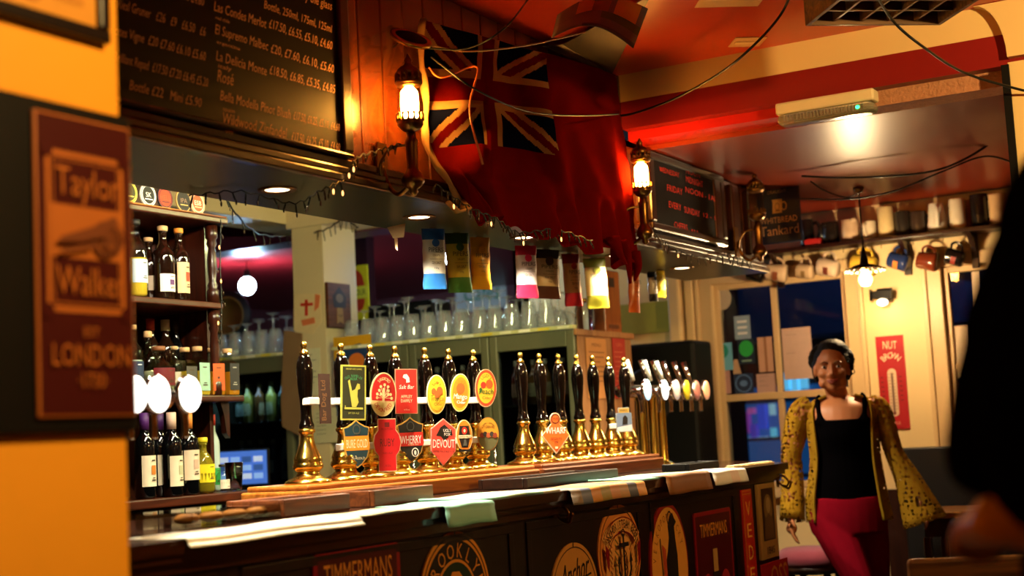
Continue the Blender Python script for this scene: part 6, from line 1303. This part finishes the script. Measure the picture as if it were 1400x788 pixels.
m.prism([(p[0], p[2]) for p in pts], -.3, .3, AWM, M=Matrix.Rotation(PI/2, 4, 'Z')); m.build('awning_canvas', aw)
for s_ in (-1.8, 1.8): MB().tube([(0, s_, -2.1), (0, s_, .02)], .03, BLACKMETAL).build('awning_post', aw)
lamp('street_lamp_glow', (10.6, 2.6, 3.6), 45, (.5, .68, 1.0), radius=.15)
# ------------------------------------------------------------------ furniture at the right
def chair_leg(x, y, h): return MB().box((x-.018, y-.018, 0), (x+.018, y+.018, h), DARKWOODZ, .004)
tb = thing('pub_table', 'dark wooden pub table against the far wall behind the woman', 'table', (7.14, 1.40, 0)); zt = at(1225, 702, x=6.90).z
MB().box((-.22, -.40, zt-.03), (.22, .40, zt), wood('table_top_wood', '#5a3418', '#9a6a3c', rough=.3, axis='Y'), .006).build('tabletop', tb); MB().box((-.18, -.35, zt-.12), (.18, .35, zt-.0305), DARKWOOD).build('apron', tb)
for sx in (-.17, .17):
    for sy in (-.34, .34): chair_leg(sx, sy, zt-.121).build('leg', tb)
st = thing('settle', 'dark high-backed wooden settle under the far window beside the table', 'bench', (7.40, 1.55, 0)); zb_ = at(1260, 612, x=7.45).z
MB().box((.06, -.55, .0), (.12, .42, zb_), mat('black_painted_wood', '#0d0b0d', rough=.5), .008).build('backrest', st); MB().box((-.02, -.55, .40), (.0595, .42, .44), DARKWOOD, .006).build('seat', st); MB().box((-.015, -.5, 0), (.025, -.46, .3995), DARKWOODZ).build('leg', st); MB().box((-.015, .34, 0), (.025, .38, .3995), DARKWOODZ).build('leg', st)
def wchair(x, y, rz, label):
    c = thing('wooden_chair', label, 'chair', (x, y, 0), rz, 'wooden chairs by the pub table'); SW = wood('chair_wood', '#2a1409', '#5a3016', axis='Z', rough=.4)
    MB().box((-.2, -.2, .43), (.2, .2, .46), SW, .012).build('seat', c)
    for sx in (-.17, .17):
        MB().box((sx-.018, -.185, 0), (sx+.018, -.149, .4295), SW, .004).build('leg', c); MB().box((sx-.018, .16, 0), (sx+.018, .196, .4295), SW, .004).build('leg', c)
        MB().box((sx-.018, .165, .4605), (sx+.018, .195, .90), SW, .006).build('back_post', c)
    MB().box((-.2, .163, .80), (.2, .190, .90), wood('chair_rail_wood', '#4a2c12', '#8a5a2c', rough=.4), .01).build('top_rail', c); MB().box((-.15, .17, .60), (.15, .185, .65), SW, .004).build('back_rail', c)
    for sx in (-.09, 0, .09): MB().box((sx-.012, .172, .6505), (sx+.012, .184, .7995), SW).build('back_slat', c)
    return c
qc = at(1345, 775, d=3.6)
wchair(qc.x-.15, qc.y-.08, -1.15, 'wooden chair whose pale top rail shows at the lower right by the dark coat'); wchair(6.60, 1.02, PI/2+.2, 'dark wooden chair at the pub table behind the woman\'s wide sleeve')
bs = at(1108, 756, x=7.05); bq = thing('padded_stool', 'low stool with a plum-red padded seat behind the end of the bar', 'stool', (7.1, bs.y, 0)); zz = bs.z+.02
MB().lathe([(.19, zz-.085), (.205, zz-.06), (.20, zz-.025), (.15, zz), (0, zz+.006)], mat('plum_velvet', '#7a2034', rough=.8, sheen=.4, bump=.1), 26).build('seat', bq); MB().lathe([(.17, zz-.12), (.19, zz-.086), (0, zz-.0855)], DARKWOOD, 24).build('seat_frame', bq)
for k in range(4): a = PI/4+PI/2*k; MB().tube([(.13*math.cos(a), .13*math.sin(a), zz-.115), (.17*math.cos(a), .17*math.sin(a), 0)], [.02, .014], DARKWOODZ, 10).build('leg', bq)
# ------------------------------------------------------------------ people
SKIN = mat('warm_brown_skin', '#a8683f', rough=.5, var=.08, scale=12, bump=.03, bscale=200); HAIR = mat('black_brown_hair', '#070403', rough=.6, spec=.2, var=.3, scale=60, bump=.5, bscale=160)
def skin_part(mb): return mb
def capsule(mb, pts, rs, m, segs=14, flat_=1.0):
    """tapered limb with round ends"""
    mb.tube(pts, rs, m, segs, flatten=flat_); mb.ball(pts[0], rs[0]*.98, m, segs, 8); mb.ball(pts[-1], rs[-1]*.98, m, segs, 8)
def rings(mb, rr, m, segs=24, a0=0, a1=2*PI, cap=True):
    """stack of elliptical sections (cx,cy,z,rx,ry)"""
    full = a1-a0 > 2*PI-.01; n = segs if full else segs+1; vs = []; fs = []
    for cx, cy, z, rx, ry in rr:
        for i in range(n): a = a0+(a1-a0)*i/segs; vs.append((cx+rx*math.cos(a), cy+ry*math.sin(a), z))
    for j in range(len(rr)-1):
        for i in range(segs): i2 = (i+1) % n; fs.append((j*n+i, j*n+i2, (j+1)*n+i2, (j+1)*n+i))
    if full and cap: fs.append(tuple(range(n-1, -1, -1))); fs.append(tuple((len(rr)-1)*n+i for i in range(n)))
    mb.add(vs, fs, m, True)
def smooth_rings(keys, n=6):
    P = [Vector((a, b, c)) for a, b, c, d, e in keys]; R = [Vector((d, e, 0)) for a, b, c, d, e in keys]; A = bez(P, n); B = bez(R, n)
    return [(p.x, p.y, p.z, r.x, r.y) for p, r in zip(A, B)]
def hand(mb, wrist, d, up, side, m, s=1.0, curl=.35):
    """palm, four unequal bent fingers and a thumb; d = fingers' direction, up = back of the hand, side = thumb's side"""
    d, up, side = Vector(d).normalized(), Vector(up).normalized(), Vector(side).normalized(); w = Vector(wrist)
    capsule(mb, [w, w+d*.045*s, w+d*.085*s], [.024*s, .031*s, .029*s], m, 12, .6)
    for k, (o, L) in enumerate(((.027, .072), (.009, .080), (-.010, .074), (-.027, .058))):
        b = w+d*.085*s+side*o*s; f1 = (d-up*curl*.5).normalized(); f2 = (d-up*curl*1.5).normalized(); f3 = (d-up*curl*2.6).normalized(); p1 = b+f1*L*.45*s; p2 = p1+f2*L*.32*s; p3 = p2+f3*L*.25*s
        capsule(mb, [b-d*.015*s, b, p1, p2, p3], [.010*s, .0098*s, .009*s, .0082*s, .007*s], m, 10)
    b = w+d*.025*s+side*.026*s; p1 = b+(d*.6+side*.8-up*.2).normalized()*.04*s; p2 = p1+(d*.9+side*.3-up*.4).normalized()*.03*s; capsule(mb, [b-side*.012*s, b, p1, p2], [.013*s, .0125*s, .0105*s, .008*s], m, 10)
def head(mb, c, m, s=1.0):
    """face towards -Y; c = middle of the head"""
    c = Vector(c)
    def B(x, y, z, r): mb.ball(c+Vector((x, y, z))*s, tuple(q*s for q in r), m, 22, 14)
    B(0, .012, .022, (.074, .092, .088)); B(0, -.014, -.028, (.064, .070, .078)); B(0, -.030, -.078, (.040, .044, .030)); B(0, -.062, -.092, (.020, .018, .015))
    for sx in (-1, 1):
        B(sx*.036, -.058, -.026, (.026, .024, .022)); B(sx*.043, -.030, -.070, (.022, .034, .026)); B(sx*.032, -.073, .020, (.024, .012, .008)); B(sx*.077, .008, -.012, (.009, .020, .030)); B(sx*.012, -.083, -.040, (.011, .010, .008))
    mb.tube([c+Vector((0, -.078, .014))*s, c+Vector((0, -.090, -.010))*s, c+Vector((0, -.100, -.032))*s, c+Vector((0, -.088, -.042))*s], [.009*s, .011*s, .014*s, .010*s], m, 12)
    B(0, -.074, -.062, (.024, .014, .010)); B(0, -.070, -.075, (.020, .014, .009))
VOX = [('REMESH', dict(mode='VOXEL', voxel_size=.006)), ('SMOOTH', dict(factor=.5, iterations=4))]
# ---- the woman walking past the end of the bar (local: faces -Y, x to the viewer's right)
PD = 6.75; kpx = PD/F_PX
base = at(1150, 587, d=PD)
woman = thing('person', 'dark-haired woman in open mustard knit cardigan, black top and red trousers by the bar end', 'person', (base.x, base.y, 0))
woman.rotation_euler = (0, 0, math.atan2(-base.x, base.y)*1.0 if False else -math.atan2(base.x, base.y))
def L(px, py, y=0.0): q = at(px, py, d=PD); r = RT; dx = (q-base); hx = Vector((RT.x, RT.y, 0)).normalized(); return Vector((dx.dot(hx), y, q.z))
sk = MB(); hc = L(1139, 503, -.02)
head(sk, hc, SKIN, 1.02)
nk = L(1146, 540, .0)
capsule(sk, [hc+Vector((0, .02, -.06)), nk+Vector((0, .025, 0)), L(1150, 566, .03)], [.052, .052, .062], SKIN)
sL, sR = L(1100, 560, .03), L(1199, 556, .03); hip = L(1156, 690, .02); cen = L(1151, 560, .03)
tor = smooth_rings([(hip.x, .02, hip.z-.10, .158, .122), (hip.x, .02, hip.z, .155, .122), (L(1153, 650).x, .01, L(1153, 650).z, .132, .112), (L(1152, 620).x, .01, L(1152, 620).z, .122, .108), (L(1151, 590).x, .0, L(1151, 590).z, .134, .118), (cen.x, .015, cen.z, .160, .110), (cen.x, .03, cen.z+.045, .125, .080), (nk.x, .03, nk.z-.01, .058, .055)])
rings(sk, tor, SKIN)
# right arm (viewer's left) hanging, left arm swung out
eA, hA = L(1082, 632, .05), L(1080, 700, .0); eB, hB = L(1224, 628, .03), L(1248, 676, -.03)
capsule(sk, [sL, (sL+eA)/2, eA], [.052, .046, .038], SKIN); capsule(sk, [eA, (eA+hA)/2, hA], [.038, .036, .026], SKIN); capsule(sk, [sR, (sR+eB)/2, eB], [.052, .046, .038], SKIN); capsule(sk, [eB, (eB+hB)/2, hB], [.038, .036, .026], SKIN)
hand(sk, hA, (.0, -.15, -1), (-1, 0, 0), (0, -1, 0), SKIN, .95); hand(sk, hB, (.35, -.1, -1), (1, 0, .3), (0, -1, .0), SKIN, .95)
# legs: viewer's left leg steps forward across, the other behind
hl, hr = Vector((hip.x-.085, .01, hip.z-.06)), Vector((hip.x+.075, .03, hip.z-.06)); kl, kr = L(1170, 790, -.13), L(1192, 790, .10); al = kl+Vector((.02, -.06, -kl.z+.10)); ar = kr+Vector((.03, .22, -kr.z+.13))
for a, b_, c in ((hl, kl, al), (hr, kr, ar)): capsule(sk, [a, (a+b_)/2, b_], [.092, .078, .056], SKIN); capsule(sk, [b_, b_*.55+c*.45+Vector((0, .02, 0)), c], [.055, .052, .036], SKIN)
body = evaluated(sk, 'body', VOX, woman)
# trousers
TR = cloth('red_trousers', '#6c0a18', .0, .75); m = MB()
rings(m, smooth_rings([(hip.x, .02, hip.z-.13, .176, .137), (hip.x, .02, hip.z-.06, .182, .140), (hip.x, .02, hip.z+.0, .181, .137), (hip.x-.002, .02, hip.z+.04, .172, .131)]), TR)
for a, b_, c in ((hl, kl, al), (hr, kr, ar)): capsule(m, [a, (a+b_)/2, b_], [.106, .090, .067], TR); capsule(m, [b_, b_*.55+c*.45+Vector((0, .02, 0)), c+Vector((0, 0, .02))], [.066, .062, .046], TR)
evaluated(m, 'trousers', [('REMESH', dict(mode='VOXEL', voxel_size=.007)), ('SMOOTH', dict(factor=.5, iterations=3))], woman)
SHOE = mat('black_shoe', '#0c0a0a', rough=.35)
for c, yaw in ((al, 0), (ar, 0)): MB().lathe([(.045, 0), (.05, .012), (.046, .04), (.034, .075), (.030, .09), (0, .095)], SHOE, 18, M=Matrix.Translation((c.x, c.y-.05, c.z-.10)) @ Matrix.Diagonal((.9, 2.2, .9, 1))).build('shoe', woman)
# black scoop-neck top
BT_ = cloth('black_jersey', '#050405', .0, .8); hem = L(1155, 686).z
tp = [(cx, cy, z, rx+.009, ry+.010) for cx, cy, z, rx, ry in tor if hem-.005 < z < L(1150, 572).z]
m = MB(); rings(m, [(tp[0][0], tp[0][1], hem-.02, tp[0][3]+.006, tp[0][4]+.006)]+tp, BT_)
for s_, sh_ in ((-1, sL), (1, sR)): capsule(m, [Vector((cen.x+s_*.098, -.075, L(1150, 572).z-.012)), Vector((cen.x+s_*.110, -.035, cen.z+.035)), Vector((cen.x+s_*.105, .03, cen.z+.055)), Vector((cen.x+s_*.095, .10, cen.z-.03))], [.028]*4, BT_, 12, .5)
evaluated(m, 'top', [('REMESH', dict(mode='VOXEL', voxel_size=.007)), ('SMOOTH', dict(factor=.5, iterations=3))], woman)
# mustard cardigan: open shell, sleeves
KN = lace('mustard_open_knit', '#946e1c', .445, 52); m = MB()
top = L(1150, 545).z; low = L(1150, 712).z
ck = [(hip.x+.005, .03, low, .200, .150), (hip.x, .03, L(1150, 680).z, .190, .148), (cen.x, .02, L(1150, 630).z, .165, .142), (cen.x, .02, L(1150, 590).z, .168, .140), (cen.x, .03, L(1150, 562).z, .170, .122), (cen.x, .035, cen.z+.040, .145, .100), (cen.x, .035, top+.012, .085, .082)]
rings(m, smooth_rings(ck, 5), KN, 40, math.radians(-38), math.radians(218))
def sleeve(pts, rs, fl=.7): m.tube(bez(pts, 6), [r for r in [rs[0]+(rs[-1]-rs[0])*i/(6*(len(pts)-1)) for i in range(6*(len(pts)-1)+1)]] if len(rs) == 2 else rs, KN, 22, caps=False, flatten=fl)
def lerp_r(keys, n): return [v.x for v in bez([Vector((k, 0, 0)) for k in keys], n)]
pA = [sL+Vector((.04, 0, .022)), sL+Vector((-.02, 0, -.02)), eA+Vector((.005, -.01, .06)), eA+Vector((0, 0, -.06)), L(1082, 712, 0)]; m.tube(bez(pA, 6), lerp_r([.050, .062, .054, .056, .064], 6), KN, 22, caps=False, flatten=.9)
pB = [sR+Vector((-.04, 0, .022)), sR+Vector((.015, 0, -.02)), L(1219, 618, 0), L(1236, 655, -.01), L(1257, 712, -.03)]; m.tube(bez(pB, 6), lerp_r([.050, .062, .056, .080, .135], 6), KN, 22, caps=False, flatten=.75)
card = m.build('cardigan', woman); md = card.modifiers.new('knit', 'SOLIDIFY'); md.thickness = .005; md.offset = 0
# collar bands down the two front edges
m = MB(); KB = cloth('mustard_rib', '#8a6a1c', .1, .9)
for s_ in (-1, 1):
    a = math.radians(-38 if s_ > 0 else 218); E_ = [(cx+rx*math.cos(a), cy+ry*math.sin(a)-.004, z) for cx, cy, z, rx, ry in smooth_rings(ck, 5)]; m.tube(E_, .016, KB, 8, flatten=.5)
m.build('cardigan_band', woman)
# hair: swept back with loose curls
m = MB(); m.ball(hc+Vector((0, .028, .040)), (.083, .095, .078), HAIR, 22, 14); m.ball(hc+Vector((.0, .085, .02)), (.080, .06, .085), HAIR, 16, 10); m.ball(hc+Vector((.01, .02, .085)), (.07, .075, .055), HAIR, 16, 10)
for sx in (-1, 1): m.ball(hc+Vector((sx*.070, .040, .0)), (.024, .045, .065), HAIR, 12, 8)
rg = random.Random(4)
for k in range(220):
    t = rg.uniform(-.2, PI+.2); ph = rg.uniform(-.2, 1.2); d = Vector((math.cos(t)*math.cos(ph), .55*math.sin(ph)+.2, math.sin(t)*.9)); p = hc+Vector((0, .03, .035))+Vector((d.x*.092, d.y*.095, d.z*.090)); m.ball(p, rg.uniform(.007, .021), HAIR, 8, 6)
for k in range(9):
    s0 = hc+Vector((.055+.02*rg.random(), -.01+.04*rg.random(), .05-.07*rg.random())); m.tube(bez([s0, s0+Vector((.022, .0, .004)), s0+Vector((.034, .005, -.016)), s0+Vector((.024, .0, -.030))], 5), .0035, HAIR, 6)
0 and m.tube(bez([hc+Vector((-.066, -.055, .062)), hc+Vector((-.02, -.082, .086)), hc+Vector((.05, -.06, .07)), hc+Vector((.078, -.02, .02))], 6), .016, HAIR, 8, flatten=.6)
evaluated(m, 'hair', [('REMESH', dict(mode='VOXEL', voxel_size=.0035))], woman)
EYEW = mat('eye_white', '#d8d0c4', rough=.2); IRIS = mat('dark_iris', '#1a0d08', rough=.1); LIPM = mat('lip', '#8a4034', rough=.4)
for sx in (-1, 1):
    e = MB().ball(hc+Vector((sx*.033, -.0745, .002)), (.0125, .008, .006), EYEW, 12, 8).ball(hc+Vector((sx*.033, -.081, .002)), (.006, .004, .0055), IRIS, 10, 6); e.build('eye', woman); MB().tube(bez([hc+Vector((sx*.014, -.088, .018)), hc+Vector((sx*.032, -.088, .026)), hc+Vector((sx*.052, -.074, .018))], 5), [.004]*5+[.0035]*5+[.002], HAIR, 8, flatten=.5).build('eyebrow', woman)
m = MB().tube(bez([hc+Vector((-.027, -.080, -.060)), hc+Vector((-.010, -.090, -.062)), hc+Vector((.010, -.090, -.062)), hc+Vector((.027, -.080, -.059))], 5), [.002]+[.005]*14+[.002], LIPM, 8); m.tube(bez([hc+Vector((-.022, -.080, -.066)), hc+Vector((0, -.089, -.072)), hc+Vector((.022, -.080, -.066))], 5), [.002]+[.006]*9+[.002], LIPM, 8); m.build('lips', woman)

# ---- person in a dark coat standing very near, at the right edge of the picture (local: faces -Y)
ND = 1.45; nb = at(1655, 590, d=ND)
near = thing('person', 'blurred person in a bulky black coat close at the right edge', 'person', (nb.x, nb.y, 0), math.radians(150))
inv = Matrix.Rotation(-math.radians(150), 3, 'Z')
def N(px, py, d=ND): q = at(px, py, d=d); v = inv @ Vector((q.x-nb.x, q.y-nb.y, 0)); return Vector((v.x, v.y, q.z))
SK2 = mat('fair_skin', '#c08a5a', rough=.5, var=.06, scale=10); sk = MB(); zsh = 1.47
head(sk, (0, -.02, 1.66), SK2, 1.04); capsule(sk, [(0, .0, 1.60), (0, .01, 1.52), (0, .02, 1.46)], [.056, .056, .07], SK2)
rings(sk, smooth_rings([(0, .0, .82, .17, .12), (0, 0, .95, .168, .12), (0, 0, 1.10, .155, .115), (0, 0, 1.28, .175, .12), (0, .01, 1.40, .17, .10), (0, .02, 1.47, .08, .06)]), SK2)
# left arm on the camera's side: elbow bent, forearm forward
sh2 = Vector((.19, .01, 1.42)); el2 = N(1490, 700, ND-.06); wr2 = N(1362, 712, ND-.02); tip = N(1312, 738, ND+.17)
capsule(sk, [sh2, (sh2+el2)/2, el2], [.055, .050, .042], SK2); capsule(sk, [el2, (el2+wr2)/2, wr2], [.042, .038, .028], SK2); hand(sk, wr2, tip-wr2, (0, 0, 1), (tip-wr2).cross(Vector((0, 0, 1))), SK2, .85, .5)
sh3, el3, wr3 = Vector((-.19, .01, 1.42)), Vector((-.26, .03, 1.12)), Vector((-.22, -.14, .95)); capsule(sk, [sh3, (sh3+el3)/2, el3], [.055, .05, .042], SK2); capsule(sk, [el3, wr3], [.042, .028], SK2); hand(sk, wr3, (.1, -.6, -.7), (-1, 0, 0), (0, -.6, .6), SK2, .95)
for s_ in (-1, 1): capsule(sk, [(s_*.09, 0, .82), (s_*.095, 0, .48), (s_*.1, .02, .10)], [.09, .06, .04], SK2)
evaluated(sk, 'body', VOX, near)
COAT = cloth('black_wool_coat', '#080707', .0, .9); m = MB()
fr = N(1296, 640, ND); fr2 = N(1330, 470, ND); fr3 = N(1372, 300, ND)
rings(m, smooth_rings([(0, 0, .98, .21, .17), (0, .0, 1.10, .215, .18), (0, 0, 1.25, .21, .165), (0, .005, 1.38, .205, .14), (0, .02, 1.47, .13, .10), (0, .02, 1.52, .075, .075)]), COAT)
capsule(m, [sh2+Vector((-.02, 0, .03)), (sh2+el2)/2+Vector((.02, 0, 0)), el2+Vector((.02, 0, .05))], [.085, .09, .085], COAT)
capsule(m, [N(1415, 275), N(1372, 420), N(1355, 540), N(1338, 630)], [.02, .032, .04, .036], COAT); capsule(m, [N(1440, 300), N(1400, 440), N(1392, 620)], [.05, .06, .06], COAT)
capsule(m, [sh3+Vector((0, 0, .03)), el3, wr3+Vector((0, 0, .03))], [.085, .075, .055], COAT)
evaluated(m, 'coat', [('REMESH', dict(mode='VOXEL', voxel_size=.010)), ('SMOOTH', dict(factor=.5, iterations=4))], near)
m = MB(); TRD = cloth('black_trousers', '#0b0b0e', .0, .85); rings(m, smooth_rings([(0, 0, .78, .19, .145), (0, 0, .90, .19, .145), (0, 0, 1.02, .18, .14)]), TRD)
for s_ in (-1, 1): capsule(m, [(s_*.09, 0, .82), (s_*.098, 0, .48), (s_*.1, .02, .09)], [.105, .078, .06], TRD)
evaluated(m, 'trousers', [('REMESH', dict(mode='VOXEL', voxel_size=.010))], near)
for s_ in (-1, 1): MB().lathe([(.045, 0), (.05, .012), (.046, .04), (.034, .075), (.030, .09), (0, .095)], SHOE, 18, M=Matrix.Translation((s_*.1, -.04, 0)) @ Matrix.Diagonal((.9, 2.4, 1, 1))).build('shoe', near)
m = MB().ball((0, .012, 1.70), (.088, .105, .098), HAIR, 22, 14).ball((0, .05, 1.63), (.082, .07, .09), HAIR, 18, 12); evaluated(m, 'hair', [('REMESH', dict(mode='VOXEL', voxel_size=.008))], near)
for sx in (-1, 1): MB().ball((sx*.034, -.097, 1.662), (.0125, .008, .006), EYEW, 12, 8).ball((sx*.034, -.1035, 1.662), (.006, .004, .0055), IRIS, 10, 6).build('eye', near)
